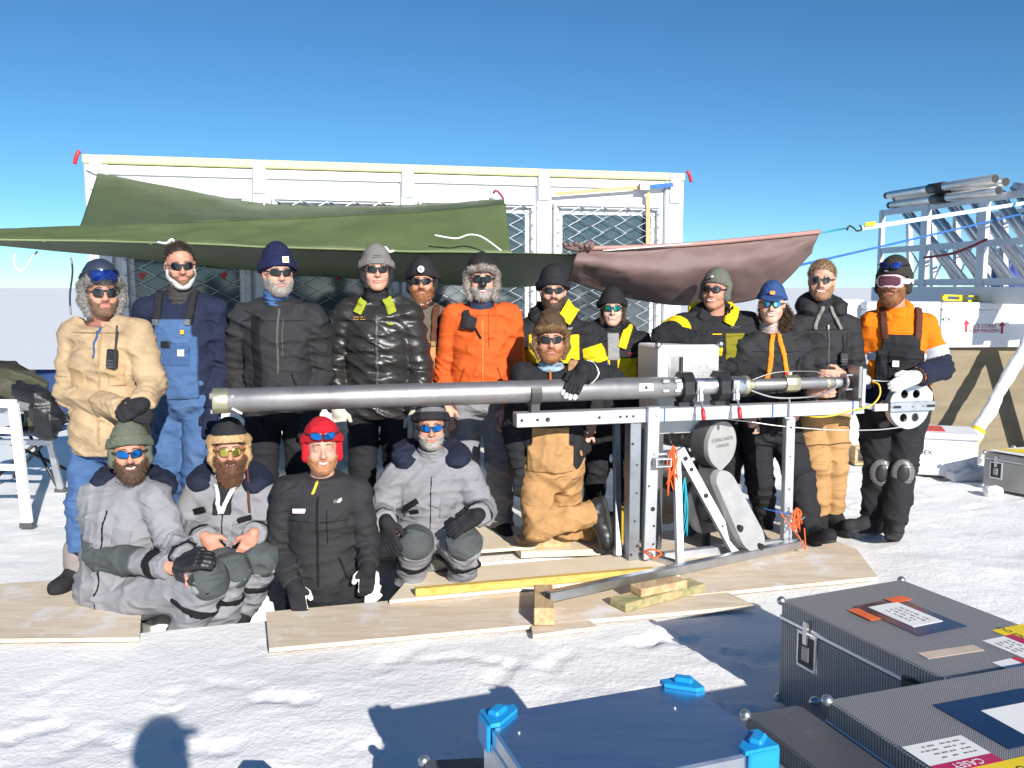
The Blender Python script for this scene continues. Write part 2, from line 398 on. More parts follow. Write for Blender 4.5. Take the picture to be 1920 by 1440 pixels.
def window(s0, s1, z0, z1, pitch=.115):
    w = thing_part = MB()
    fr = .055
    for a in ((s0, s1, z1 - fr, z1), (s0, s1, z0, z0 + fr)): cbox(w, *a, .005, .05, .006)
    for a in ((s0, s0 + fr, z0 + fr, z1 - fr), (s1 - fr, s1, z0 + fr, z1 - fr)): cbox(w, *a, .005, .05, .006)
    f = w.build('window', ALUW, hut)
    cbox(MB(), s0 + fr + .05, s1 - fr - .05, z0 + fr + .05, z1 - fr - .05, .003, .009).build('pane', GLASS, f)
    m = MB(); a0, a1, b0, b1 = s0 + .03, s1 - .03, z0 + .03, z1 - .03
    n = int((a1 - a0) / pitch); p = (a1 - a0) / n; nz = int((b1 - b0) / p); q = (b1 - b0) / nz
    for i in range(n):
        pts = []
        for j in range(nz * 2 + 1):
            x = a0 + p * (i + .5) + (p * .52 if (j + i) % 2 else -p * .52) * 1.0
            pts.append(cp(min(max(x, a0), a1), b0 + q * j / 2, .062 + (.004 if j % 2 else -.004)))
        m.tube(pts, .0062, 5)
    for zz in (b0, b1): m.tube([cp(a0, zz, .062), cp(a1, zz, .062)], .006, 5)
    m.build('wire_mesh', WIRE, f)
for (i, inset0, inset1) in ((0, .16, .10), (1, .10, .10), (2, .10, .07), (3, .10, .13)):
    window(posts[i] + inset0, posts[i + 1] - inset1, .80, 2.50)
for s, sg in ((-.03, -1), (CLEN + .03, 1)):
    m = MB().tube(smooth_path([cp(s, ZT + .02, .06), cp(s + sg * .02, ZT - .01, .07), cp(s + sg * .045, ZT - .09, .07)], 5), .017, 8)
    m.build('lifting_hook', RED, hut, True)

for px in (267, 420, 632, 700):
    s_, z_ = cs(px, 518); MB().prism([cp(s_ - .04, z_ + .03, .011), cp(s_ + .04, z_ + .03, .011), cp(s_, z_ - .04, .011)], CN * .002).build('warning_triangle', RED, hut)
for i in range(4):
    for k in range(7): s_ = posts[i] + (posts[i + 1] - posts[i]) * (k + .5) / 7; MB().cyl(cp(s_, ZT - .20, 0), cp(s_, ZT - .20, .006), .007, 8).build('rivet', HUTG, hut)
# ---------------------------------------------------------------- canvas awnings
def sheet(rows, nu=60, nv=24, wr=.012, seed=0, ws=(9, 3), thick=.005, spans=None):
    rows = [smooth_path(r, max(2, nu // (len(r) - 1))) for r in rows]
    k = min(len(r) for r in rows); rows = [[r[int(round(i * (len(r) - 1) / (k - 1)))] for i in range(k)] for r in rows]
    cols = [smooth_path([r[i] for r in rows], max(2, nv // max(1, len(rows) - 1))) for i in range(k)]
    g = np.array(cols); a, b = np.meshgrid(np.linspace(0, 1, g.shape[0]), np.linspace(0, 1, g.shape[1]), indexing='ij')
    du = np.gradient(g, axis=0); dv = np.gradient(g, axis=1); n = np.cross(du, dv); n /= np.maximum(1e-9, np.linalg.norm(n, axis=2))[..., None]
    e = np.clip(np.minimum(b, 1 - b) * 8, 0.15, 1) * np.clip(np.minimum(a, 1 - a) * 12, .2, 1)
    w = wr * (fbm(a * ws[0], b * ws[1], seed, 4) + .6 * np.abs(fbm(a * ws[0] * 1.7 + b * 2, b * ws[1] * 2, seed + 7, 3))) * e
    g = g + n * w[..., None]
    sheet.g = g; sheet.n = n
    m = MB(); A, B = a.shape; ix = np.arange(A * B).reshape(A, B)
    front = g.reshape(-1, 3); bk = (g - n * thick).reshape(-1, 3); N0 = A * B
    fs = []
    for i in range(A - 1):
        for j in range(B - 1):
            q = (ix[i, j], ix[i + 1, j], ix[i + 1, j + 1], ix[i, j + 1]); fs.append(q); fs.append(tuple(N0 + x for x in q[::-1]))
    edge = [ix[i, 0] for i in range(A)] + [ix[A - 1, j] for j in range(1, B)] + [ix[i, B - 1] for i in range(A - 2, -1, -1)] + [ix[0, j] for j in range(B - 2, 0, -1)]
    for i in range(len(edge)):
        x, y = edge[i], edge[(i + 1) % len(edge)]; fs.append((y, x, N0 + x, N0 + y))
    return m.add(list(front) + list(bk), fs)
GREEN = M('green_canvas', (.080, .108, .041), .62, 0, .10, 2.2, .12, 240, dirt=(.11, .15, .075), dirt_amt=.35, dirt_s=2.5)
MAROON = M('maroon_ripstop', (.17, .108, .098), .6, 0, .10, 5, .25, 160)
LIT_LIP = M('maroon_lit_edge', (.42, .22, .19), .6, 0, .08)  # sunlight on the maroon sheet's upper edge, painted in as a paler pink
tarp = thing('green_tarpaulin', 'green canvas tarpaulin stretched out from the white hut over the back row', 'tarpaulin', (-1.6, 6.2, 1.6))
def cw(px, py, t=.08): return on_plane(px, py, cp(0, 0, t), CN)
back_e = [cw(183, 325), cw(330, 353), cw(490, 381), cw(640, 387), cw(800, 383), cw(945, 374)]
mid_e = [at(168, 372, 6.9), at(330, 388, 7.0), at(490, 400, 7.1), at(640, 398, 7.2), at(800, 390, 7.3), at(946, 377, 7.4)]
fold_e = [at(150, 425, 5.95), at(330, 419, 6.0), at(490, 412, 6.1), at(640, 405, 6.2), at(800, 396, 6.3), at(946, 386, 6.4)]
def dress(o, mat, cols=(), rows=(), eyelets=None, sgn=1):
    g, n = sheet.g, sheet.n
    for c in cols: MB().tube([g[int(c * (g.shape[0] - 1)), j] + n[int(c * (g.shape[0] - 1)), j] * .002 * sgn for j in range(g.shape[1])], .0035, 5).build('stitched_seam', mat, o, True)
    for r in rows: MB().tube([g[i, int(r * (g.shape[1] - 1))] + n[i, int(r * (g.shape[1] - 1))] * .002 * sgn for i in range(g.shape[0])], .0065, 6).build('hem', mat, o, True)
    if eyelets:
        r, k = eyelets
        for i in range(k):
            a_ = int((i + .5) / k * (g.shape[0] - 1)); p = g[a_, int(r * (g.shape[1] - 1))]; q = n[a_, int(r * (g.shape[1] - 1))]; MB().ring(p + q * .004 * sgn, q, .008, .017, .012, 14).build('eyelet', BRASSY, o)
BRASSY = M('dull_brass', (.45, .38, .2), .4, .8); GSEAM = M('pale_green_seam', (.19, .24, .11), .7)
up_ = sheet([back_e, mid_e, fold_e], 70, 30, .03, 3, (14, 5)).build('upper_sheet', GREEN, tarp, True); dress(up_, GSEAM, (.28, .54, .56), (0.0,), (.06, 9))
foldx = [at(-90, 434, 5.75), at(150, 425, 5.95), at(330, 419, 6.0), at(490, 412, 6.1), at(640, 405, 6.2), at(800, 396, 6.3), at(948, 382, 6.4)]
hem = [at(-90, 448, 5.6), at(150, 451, 5.75), at(330, 455, 5.8), at(490, 462, 5.85), at(640, 467, 5.9), at(800, 471, 5.95), at(958, 473, 6.0)]
fl_ = sheet([foldx, hem], 70, 12, .03, 5, (10, 2)).build('front_flap', GREEN, tarp, True); dress(fl_, GSEAM, (.40, .62, .635), (1.0, .86), (.93, 12))
hem2 = [at(-90, 449, 5.61), at(150, 452, 5.76), at(330, 456, 5.81), at(490, 463, 5.86), at(640, 468, 5.91), at(800, 472, 5.96), at(958, 474, 6.01), at(1086, 476, 6.05)]
low = [at(-90, 452, 6.0), at(90, 468, 6.3), at(330, 492, 7.3), at(490, 508, 7.6), at(640, 519, 7.9), at(800, 531, 8.1), at(958, 538, 8.3), at(1070, 530, 7.0)]
sheet([hem2, low], 70, 12, .02, 8, (6, 2)).build('lower_sheet', GREEN, tarp, True)
m = MB()
m.tube(smooth_path([at(x, y, 5.86 + .0) for x, y in ((940, 470), (905, 445), (880, 440), (855, 447), (815, 441))], 6), .006, 6)
m.build('loose_tie', WHITE_ROPE, tarp, True)
MB().tube(smooth_path([cw(480, 378, .2), cw(492, 372, .22), cw(495, 392, .24), cw(486, 402, .24)], 6), .006, 6).build('loose_tie', WHITE_ROPE, tarp, True)
for x, y in ((318, 455), (718, 470)):
    MB().tube(smooth_path([at(x - 22, y - 1, 5.7), at(x - 6, y + 1, 5.66), at(x + 4, y - 6, 5.66), at(x + 12, y + 2, 5.68), at(x + 20, y, 5.7)], 5), .0085, 6).build('knot', WHITE_ROPE, tarp, True)
MB().tube(smooth_path([at(28, 476, 5.8), at(27, 495, 5.8), at(38, 508, 5.8), at(50, 500, 5.8), at(58, 485, 5.8), at(70, 472, 5.9)], 6), .006, 6).build('loose_tie', WHITE_ROPE, tarp, True)
MB().tube(smooth_path([cw(160, 312, .1), cw(172, 318, .12), cw(184, 325, .1)], 4), .008, 6).build('corner_tie', WHITE_ROPE, tarp, True)
MB().tube(smooth_path([cw(925, 362, .1), cw(930, 357, .14), cw(938, 364, .12), cw(944, 373, .1)], 5), .012, 6).build('clip', M('magenta_clip', (.4, .03, .16), .5), tarp, True)
mar = thing('maroon_tarpaulin', 'maroon ripstop sheet sagging from a knot beside the green canvas', 'tarpaulin', (1.0, 6.3, 1.5))
top = [at(1085, 468, 6.05), at(1180, 466, 6.15), at(1300, 460, 6.25), at(1420, 449, 6.35), at(1536, 437, 6.5)]
m1 = [at(1075, 492, 6.0), at(1170, 510, 6.1), at(1300, 512, 6.2), at(1420, 500, 6.3), at(1528, 455, 6.5)]
bot = [at(1064, 524, 6.2), at(1165, 556, 6.4), at(1290, 572, 6.5), at(1430, 556, 6.6), at(1522, 474, 6.6)]
mc_ = sheet([top, m1, bot], 60, 24, .03, 12, (9, 3)).build('cloth', MAROON, mar, True); dress(mc_, M('maroon_seam', (.13, .075, .07), .7), (.5,), (1.0, .10), (.97, 6))
MB().tube(smooth_path([p + np.array([0, -.02, .008]) for p in top], 8), .016, 8).build('rolled_hem', LIT_LIP, mar, True)  # same maroon cloth, its hem coloured as if brightly lit
kn = MB()
for i in range(6): kn.tube(smooth_path([at(1086, 468, 6.02), at(1086 + 10 * i - 26, 462 - 3 * (i % 3), 6.0), at(1080 + 9 * i - 18, 456 + 2 * i, 5.98)], 4), [.02] * 4 + [.017] * 4 + [.008], 7)
kn.build('knot', MAROON, mar, True)
MB().tube(smooth_path([at(1130, 470, 6.08), at(1220, 463, 6.14), at(1320, 455, 6.24)], 6), .005, 6).build('white_cord', WHITE_ROPE, mar, True)
rp = thing('guy_line', 'pale webbing guy line with black hook tying the maroon sheet to the right', 'rope', at(1640, 425, 7.2))
MB().tube([at(1536, 437, 6.5), at(1586, 428, 6.8)], .008, 6).build('cord', TEAL_ROPE, rp, True)
MB().tube(smooth_path([at(1588, 432, 6.8), at(1592, 424, 6.8), at(1600, 427, 6.85), at(1607, 433, 6.9), at(1616, 430, 6.95), at(1612, 422, 6.95)], 6), .007, 6).build('hook', BLACKP, rp, True)
MB().beam(at(1616, 428, 6.95), at(1990, 370, 9.6), .003, .035).build('webbing', M('pale_blue_webbing', (.5, .68, .78), .7), rp)
MB().beam(at(1622, 421, 6.95), at(1642, 418, 7.05), .006, .03).build('tag', YELLOW_C, rp)
MB().tube([at(1500, 497, 6.9), at(1640, 465, 7.8), at(1990, 384, 9.8)], .010, 6).solo('guy_rope', BLUE_ROPE, 'long blue guy rope running to the aluminium rack', 'rope')
rt = thing('ratchet_strap', 'orange and blue ratchet strap across the hut corner', 'strap', cw(1200, 350))
MB().beam(cw(1040, 364, .08), cw(1200, 351, .09), .004, .035, up=(0, 0, 1)).build('webbing', M('faded_orange_webbing', (.62, .38, .2), .7), rt)
MB().beam(cw(1200, 352, .09), cw(1262, 346, .1), .006, .04).build('tail', BLUE_ROPE, rt)
MB().box(cw(1208, 351, .11), (.06, .02, .035), X=CE, bev=.01).build('buckle', STEEL, rt)
MB().beam(cw(1215, 360, .075), cw(1215, 520, .075), .004, .04, up=CE).build('hanging_webbing', M('faded_orange_webbing', (.62, .38, .2), .7), rt)

# ---------------------------------------------------------------- plywood and timber round the trench
def ply(name, poly, z, th, mat, label, cat='board', group=None, tilt=0.0):
    pts = [uv(u, v, z) for u, v in poly]; m = MB().prism(pts, (0, 0, th)); return m.solo(name, mat, label, cat, group)
ply('plywood_sheet', [(-1.60, 4.62), (-.665, 4.395), (-.70, 4.72), (-.72, 5.35), (-1.05, 5.42), (-1.75, 5.43)], .0, .02, PLYF, 'weathered frosty plywood sheet under the seated man in the green beanie')
ply('plywood_plank', [(-.065, 4.10), (2.40, 4.02), (2.30, 4.585), (-.085, 4.585)], .0, .021, PLYF, 'long pinkish plywood plank along the near side of the trench')
ply('plywood_sheet', [(2.10, 4.24), (3.32, 4.24), (3.55, 4.75), (3.45, 5.45), (2.15, 5.45), (2.05, 4.60)], .004, .02, PLYF, 'frosty plywood sheet under the drill rig legs')
ply('plywood_board', [(.545, 4.525), (2.215, 4.535), (2.215, 4.62), (2.16, 4.975), (.745, 4.965)], .026, .018, PLY, 'pale plywood board with cut corners covering half the trench')
ply('plywood_board', [(.30, 5.225), (1.54, 5.205), (1.60, 5.60), (1.52, 5.76), (.45, 5.80)], .045, .02, PLY, 'pale plywood board on the far edge of the trench, seat of one man')
ply('plywood_board', [(1.45, 5.19), (2.06, 5.10), (2.06, 5.60), (1.45, 5.75)], .0, .04, PLY, 'plywood board under the kneeling man by the drill post')
MB().beam(uv(.685, 4.56, .066), uv(2.06, 4.555, .066), .045, .042, bev=.004).solo('timber_batten', YELW, 'long yellow timber batten lying on the pale board', 'timber')
MB().beam(uv(1.24, 4.02, .07), uv(1.34, 4.36, .07), .10, .09, bev=.005).solo('timber_block', PINE, 'grey brown timber block propping the near end of the aluminium rail', 'timber')
ply('plywood_offcut', [(1.16, 3.94), (1.50, 3.96), (1.48, 4.09), (1.20, 4.12)], .002, .018, PLYF, 'small plywood offcut on the snow under a timber block')
MB().beam(uv(1.80, 4.20, .092), uv(2.10, 4.27, .092), .10, .045, bev=.005).solo('timber_block', PINE, 'short pine block wedged under the middle of the aluminium rail', 'timber')
MB().beam(uv(1.68, 4.15, .046), uv(2.22, 4.33, .046), .13, .046, bev=.005).solo('timber_block', wood('green_stained_timber', (.50, .38, .20), (.20, .24, .11), 4, (2, 6, 6)), 'green stained timber block below the short pine block', 'timber')
MB().box(uv(1.62, 5.28, .075), (.17, .07, .033), X=(EU[0], EU[1], 0), bev=.004).solo('timber_block', PINE, 'flat pine block under the kneeling man on the boards', 'timber')

# ---------------------------------------------------------------- drill rig
A17 = R(14.5); RE = np.array([math.cos(A17), math.sin(A17), 0]); RN = np.array([-math.sin(A17), math.cos(A17), 0]); RO = np.array([*at(1200, 728, 5.25)[:2], 0])
def rp_(px, py, t=0.0): return on_plane(px, py, RO + RN * t, RN)
ZP = 1.085                                             # axis height of the drill
def rs(px, t=0.0):
    return float(np.dot(rp_(px, 740, t) - RO, RE))
def rr(s, z, t=0.0): return RO + RE * s + RN * t + np.array([0, 0, z])
drill = thing('ice_core_drill', 'long grey steel ice core drill barrel lying across the rig', 'drill', rr(0, ZP - .07))
sL = rs(398); RB = .0655
def seg(name, px0, px1, r0, mat, r1=None, n=28, parent=None):
    a, b = rs(px0), rs(px1); return MB().lathe(rr(a, ZP), RE, [(0, r0 * .98), (.003, r0), (b - a - .003, r1 or r0), (b - a, (r1 or r0) * .98)], n).build(name, mat, parent or drill, True, 40)
BRASS = M('pale_anodised_collar', (.55, .53, .36), .38, .8, .08, 20)
barrel = seg('barrel', 428, 1262, RB, STEEL)
head_ = seg('cutter_head', 399, 428, RB * 1.05, BRASS)
for a in range(3):
    th = a * 2.09 + .5
    d = RN * math.cos(th) + np.array([0, 0, 1]) * math.sin(th)
    MB().box(rr(sL, ZP) + d * RB * .85, (.012, .016, .012), X=RE, Z=d, bev=.003).build('cutter', STEEL, head_)
for dz, w in ((-.035, .05), (.03, .03)):
    MB().beam(rr(sL + .10, ZP + dz, -RB * .84), rr(sL + .10 + w, ZP + dz - .03, -RB * .80), .012, .012).build('flight_slot', ALU, barrel)
seg('coupling', 1262, 1282, RB * .93, ALU); seg('drive_section', 1282, 1392, RB * .86, ALU); seg('end_ring', 1392, 1400, RB * .90, BRASS)
seg('neck_ring', 1400, 1412, RB * .5, BRASS); seg('motor_section', 1412, 1560, RB * .56, STEEL)
seg('guide_ring', 1469, 1494, RB * .82, BRASS, n=8); seg('taper', 1545, 1562, RB * .62, BRASS, RB * .45); seg('top_cap', 1562, 1574, RB * .55, ALU)
for dz in (1, -1):
    pts = [rr(rs(1402), ZP + dz * .03, -.03), rr(rs(1440), ZP + dz * .075, -.05), rr(rs(1485), ZP + dz * .083, -.06), rr(rs(1530), ZP + dz * .07, -.05), rr(rs(1566), ZP + dz * .02, -.03)]
    MB().tube(smooth_path(pts, 6), .003 if dz > 0 else .006, 6).build('leaf_spring', STEEL, drill, True)
lab = MB().box(rr(rs(1203), ZP + .012, -RB + .0005), (.045, .0025, .022), X=RE); lab.build('label', WHITEP, drill)
text('triangle_mark', '\u25b2', .03, rr(rs(1203), ZP + .012, -RB - .003), RE, (0, 0, 1), BLACKP, drill)
for px in (1240, 1262):
    for z in (.045, -.012): MB().box(rr(rs(px), ZP + z, -RB * .92), (.022, .012, .012), X=RE, bev=.004).build('key', ALU, drill)
for px in (1352, 1372, 1388):
    MB().cyl(rr(rs(px), ZP + .02, -RB * .84), rr(rs(px), ZP + .02, -RB * .87), .005, 8).build('screw', BLACKP, drill)

rig = thing('drill_rig', 'aluminium drill rig frame of beam, posts and braced legs', 'rig', rr(.1, 0))
BZ = ZP - .158; BH = .041; BT = -.02
b0, b1 = rs(965, BT), rs(1614, BT)
beam_ = MB().beam(rr(b0, BZ, BT), rr(b1, BZ, BT), .09, BH * 2, bev=.004).build('beam', ALUW, rig)
for px, r in ((973, .009), (1002, .009), (1021, .014), (1117, .009), (1156, .008), (1168, .008), (1180, .008), (1605, .006)):
    p = rr(rs(px), BZ + (.0), BT - .045); MB().cyl(p - RN * .001 + RN * .003, p - RN * .0025, r, 12).build('bolt_hole', BLACKP, beam_)
for px in (1238, 1439, 1588):
    s = rs(px); m = MB()
    for z0, z1, t in ((BZ - .044, BZ + .044, BT - .048),): m.beam(rr(s, z0, t), rr(s, z1, t), .004, .007, up=RE)
    m.build('blue_tie', BLUE_ROPE, beam_)
MB().cyl(rr(rs(1222), BZ + .012, BT - .06), rr(rs(1222), BZ + .012, BT - .07), .034, 20).build('pivot_washer', ALU, rig, True, 40)
MB().cyl(rr(rs(1222), BZ + .012, BT - .07), rr(rs(1222), BZ + .012, BT - .085), .018, 6).build('pivot_bolt', ALU, rig)
cr = MB()
th0 = [math.radians(a) for a in range(-120, 25, 12)]
for a0, a1 in zip(th0[:-1], th0[1:]):
    pass
arc = [rr(rs(1000), ZP, 0) + (-RN * math.cos(a) + np.array([0, 0, 1]) * math.sin(a)) * (RB + .012) for a in th0]
m = MB()
for i in range(len(arc) - 1): m.beam(arc[i], arc[i + 1], .06, .016, up=arc[i] - rr(rs(1000), ZP, 0))
m.beam(rr(rs(1000), BZ + .04, -.02), rr(rs(1000), ZP - RB, -.02), .06, .05, up=RE)
m.build('cradle', M('dark_grey_cradle', (.06, .06, .062), .5), rig)
def clampset(px):
    s = rs(px); c = rr(s, ZP, 0); m = MB(); n = 8
    oct_ = [c + (RN * math.cos(a) + np.array([0, 0, 1]) * math.sin(a)) * .098 for a in [math.pi / 8 + i * math.pi / 4 for i in range(n)]]
    inn = [c + (RN * math.cos(a) + np.array([0, 0, 1]) * math.sin(a)) * (RB * .90) for a in [math.pi / 8 + i * math.pi / 4 for i in range(n)]]
    vs = []; fs = []
    for k in range(n): vs += [oct_[k] - RE * .035, oct_[k] + RE * .035, inn[k] + RE * .035, inn[k] - RE * .035]
    for k in range(n):
        i, j = 4 * k, 4 * ((k + 1) % n)
        for q in range(4): fs.append((i + q, i + (q + 1) % 4, j + (q + 1) % 4, j + q))
    m.add(vs, fs); m.beam(rr(s, BZ + BH, 0), rr(s, ZP - .09, 0), .07, .10, up=RE)
    cl = m.build('pipe_clamp', BLACKP, rig)
    q = rr(s + .05, ZP - .02, -.105)
    MB().box(q + np.array([0, 0, .035]), (.022, .012, .030), X=RE, bev=.003).box(q + np.array([0, 0, -.035]), (.022, .012, .024), X=RE, bev=.003).beam(q + np.array([0, 0, .04]) - RN * .015, q + np.array([0, 0, -.06]) - RN * .02, .012, .012).build('toggle_latch', ALU, cl)
    MB().tube([q + np.array([.0, 0, -.05]) - RN * .02, q + np.array([0, 0, -.105]) - RN * .045], .007, 8).build('latch_lever', STEEL, cl)
    MB().tube([q + np.array([0, 0, -.095]) - RN * .04, q + np.array([0, 0, -.105]) - RN * .045, q + np.array([0, 0, -.155]) - RN * .06, q + np.array([0, 0, -.162]) - RN * .062], [.008, .013, .013, .008], 10).build('red_grip', RED, cl, True)
clampset(1283); clampset(1350)
# end bracket with motor and cable sheave
s9 = rs(1603)
MB().box(rr(s9, ZP - .03, BT), (.012, .07, .12), X=RE, bev=.002).build('end_plate', ALUW, rig)
MB().box(rr(rs(1596), ZP + .005, -.03), (.012, .06, .10), X=RE, bev=.002).build('bearing_plate', STEEL, rig)
MB().lathe(rr(rs(1577), ZP, 0), RE, [(0, .02), (.005, .055), (.02, .055), (.025, .03)], 20).build('flange', STEEL, rig, True, 40)
for z in (-.045, .045): MB().cyl(rr(rs(1580), ZP + z, -.03), rr(rs(1597), ZP + z, -.03), .007, 8).build('tie_rod', ALU, rig)
MB().lathe(rr(rs(1606), ZP + .012, BT), RE, [(0, .03), (.01, .036), (.055, .036), (.07, .026)], 8).build('cable_gland', M('grey_plug', (.42, .43, .44), .5), rig, True, 30)
she = thing('cable_sheave', 'grey cable pulley wheel with round holes at the right end of the rig', 'pulley', at(1690, 860, 5.55))
st = .0; sc_ = rs(1702); SR = .152
cz = rp_(1702, 760)[2]
cC = rr(sc_, cz, 0)
def wheel(c, r, th):
    m = MB(); n = 60; holes = 6; hr = r * .19; hd = r * .60
    ang = lambda k: 2 * math.pi * k / n
    d = lambda a: RE * math.cos(a) + np.array([0, 0, 1]) * math.sin(a)
    # plate with six round holes: sector strips round every hole
    vs = []; fs = []
    for h in range(holes):
        a0 = 2 * math.pi * h / holes; hc = c + d(a0) * hd; k = 24; loop_in = []; loop_out = []
        for i in range(k):
            b = 2 * math.pi * i / k; p = hc + (d(a0) * math.cos(b) + d(a0 + math.pi / 2) * math.sin(b)) * hr; loop_in.append(p)
            rad_ = d(a0) * math.cos(b) + d(a0 + math.pi / 2) * math.sin(b)
            # walk outward to the sector's border (two radii, hub, rim)
            t = .001
            while t < .3:
                q = hc + rad_ * t - c; rr_ = np.linalg.norm(q); an = (math.atan2(q[2], np.dot(q, RE)) - a0 + math.pi) % (2 * math.pi) - math.pi
                if rr_ > r or rr_ < r * .05 or abs(an) > math.pi / holes: break
                t += .0015
            loop_out.append(hc + rad_ * t)
        for sgn in (-1, 1):
            base = len(vs); vs += [p + RN * sgn * th / 2 for p in loop_in] + [p + RN * sgn * th / 2 for p in loop_out]
            for i in range(k):
                j = (i + 1) % k; f = (base + i, base + j, base + k + j, base + k + i); fs.append(f if sgn > 0 else f[::-1])
        base = len(vs); vs += [p - RN * th / 2 for p in loop_in] + [p + RN * th / 2 for p in loop_in]
        for i in range(k):
            j = (i + 1) % k; fs.append((base + i, base + j, base + k + j, base + k + i))
    m.add(vs, fs); return m
wheel(cC - RN * .02, SR * .97, .012).ring(cC, RN, SR * .93, SR, .05, 48).ring(cC, RN, .001, SR * .12, .07, 20).build('wheel', ALUW, she, False)
MB().ring(cC, RN, SR * .80, SR * .94, .02, 40).build('groove', STEEL, she)
for t in (-.05,):
    MB().box(rr(rs(1702), cz + .0, t), (.168, .006, .030), X=RE, bev=.002).build('side_bar', ALU, she)
MB().box(rr(rs(1645), cz, -.035), (.05, .012, .024), X=RE, bev=.002).build('mount', ALUW, she)
for px in (1672, 1735): MB().box(rr(rs(px), cz, -.058), (.028, .003, .008), X=RE).build('slot', BLACKP, she)
for px in (1663, 1702, 1722, 1748):
    MB().cyl(rr(rs(px), cz + .001, -.055), rr(rs(px), cz + .001, -.062), .007, 8).build('bolt', STEEL, she)
MB().prism([rr(rs(1738), cz + .14, .03), rr(rs(1755), cz + .07, .03), rr(rs(1755), cz - .03, .03), rr(rs(1722), cz - .13, .03), rr(rs(1700), cz - .12, .03), rr(rs(1735), cz, .03)], RN * .01).build('guard_plate', WHITEP, she)
MB().beam(rr(b1, BZ + .01, .0), rr(rs(1650), cz - .01, -.0), .05, .035).build('mount_tube', ALU, she)
# posts and legs
def post(name, a, b, w, d, mat=ALUW, up=RN, holes=()):
    o = MB().beam(a, b, w, d, up=up, bev=.003).build(name, mat, rig)
    a = np.asarray(a); b = np.asarray(b)
    for t, off, r in holes:
        p = a + (b - a) * t + RE * off; MB().cyl(p - RN * (d / 2 + .0005), p - RN * (d / 2 + .004), r, 10).build('bolt', BLACKP, o)
    return o
sP = rs(1215)
post('mast_post', rr(sP, .03, -.04), rr(sP, BZ + .055, -.075), .075, .05, ALUW, RN, ((.35, .01, .014), (.24, .02, .007), (.12, .02, .007), (.5, -.02, .006)))
post('mast_channel', rr(rs(1188), .03, .0), rr(rs(1188), BZ - .04, -.0), .07, .09, M('dark_aluminium', (.30, .32, .35), .45, .9, .1, 8), RN, ((.06, -.02, .008), (.12, .02, .008), (.3, 0, .006), (.5, .01, .006), (.7, .01, .006), (.85, -.02, .008)))
post('rear_brace', rr(rs(1168), .05, .05), rr(rs(1190), BZ - .02, .30), .04, .04, M('dark_aluminium', (.30, .32, .35), .45, .9, .1, 8))
MB().box(rr(rs(1238), .70, -.06), (.075, .05, .006), X=RE).build('shelf_plate', ALU, rig)
m = MB(); q0 = rr(rs(1228), .655, -.10)
for (dx, dz, hx, hz) in ((0, .022, .05, .003), (0, -.022, .05, .003), (-.047, 0, .003, .019), (.047, 0, .003, .019)): m.box(q0 + RE * dx + np.array([0, 0, dz]), (hx, .05, hz), X=RE)
m.build('bracket_tube', ALUW, rig)
fA = uv(2.25, 4.60, .03); post('front_leg', fA + np.array([0, 0, .0]), rr(rs(1262), .70, -.06), .045, .035, ALUW)
fB = uv(2.72, 4.76, .03); post('brace_leg', fB, rr(rs(1278), .70, .02), .06, .045, ALUW, RN, ((.92, 0, .016), (.82, 0, .014), (.58, 0, .016), (.3, .0, .007), (.17, .0, .007)))
fC = np.array([*uv(3.14, 4.91)[:2], .03]); topC = rr(rs(1478), BZ - .045, -.02); post('end_leg', fC, topC, .062, .045, ALUW, RN, ((.92, .0, .006), (.7, 0, .004), (.45, 0, .005), (.3, 0, .005)))
MB().box(topC + np.array([0, 0, .002]), (.035, .03, .006), X=RE).build('red_pad', RED, rig)
MB().cyl(rr(rs(1468), BZ - .06, -.075), rr(rs(1468), BZ + .07, -.075), .006, 8).build('clamp_rod', ALU, rig)
MB().beam(rr(rs(1468) - .03, BZ - .045, -.07), rr(rs(1468) + .03, BZ - .045, -.07), .03, .01).build('clamp_foot', ALU, rig)
post('foot_rail', uv(1.30, 4.15, .125), uv(3.22, 4.86, .055), .05, .05, ALU, (0, 0, 1))
e0 = uv(1.30, 4.15, .125); d0 = nrm(uv(3.22, 4.86, .055) - e0)
MB().box(e0 - d0 * .002, (.002, .018, .018), X=d0).build('rail_end', BLACKP, rig)
post('base_rail', rr(sP, .045, -.02), fC + np.array([0, 0, .02]), .05, .05, ALUW, (0, 0, 1))
post('cross_rail', rr(rs(1210), .05, .02), uv(2.30, 4.58, .05), .05, .05, ALU, (0, 0, 1))
e1 = uv(2.30, 4.58, .05); d1 = nrm(e1 - rr(rs(1210), .05, .02)); MB().box(e1 + d1 * .002, (.002, .018, .018), X=d1).build('rail_end', BLACKP, rig)
post('stay', fC + np.array([-.02, 0, .06]), fC + RE * .12 + RN * -.02 + np.array([0, 0, .19]), .01, .01, ALU)
def cable(name, mat, pts, r, label, cat='cable', k=8, closed=False): return MB().tube(smooth_path(pts, k), r, 6, closed=closed).solo(name, mat, label, cat, smooth=True)
cable('steel_cable', M('bright_wire', (.6, .6, .58), .4, .6), [rp_(1335, 783, .06), rp_(1400, 790, .03), rp_(1465, 799, -.02), rp_(1560, 806, -.05), rp_(1640, 806, -.05), rp_(1690, 801, -.03), rp_(1702, 800, .0)], .0042, 'thin steel hoist cable running from the winch to the pulley wheel')
cable('yellow_cable', YELLOW_C, [rp_(1635, 715, -.02), rp_(1648, 722, -.06), rp_(1649, 742, -.09), rp_(1632, 761, -.10), rp_(1600, 769, -.09), rp_(1562, 779, -.08), rp_(1530, 782, -.07), rp_(1500, 778, .02)], .0055, 'yellow electric cable looping from the motor plug under the beam')
cable('pull_wire', WIRE, [rp_(1635, 713, -.02), rp_(1668, 714, -.03), rp_(1706, 700, .02)], .003, 'short straight wire between motor plug and pulley wheel')
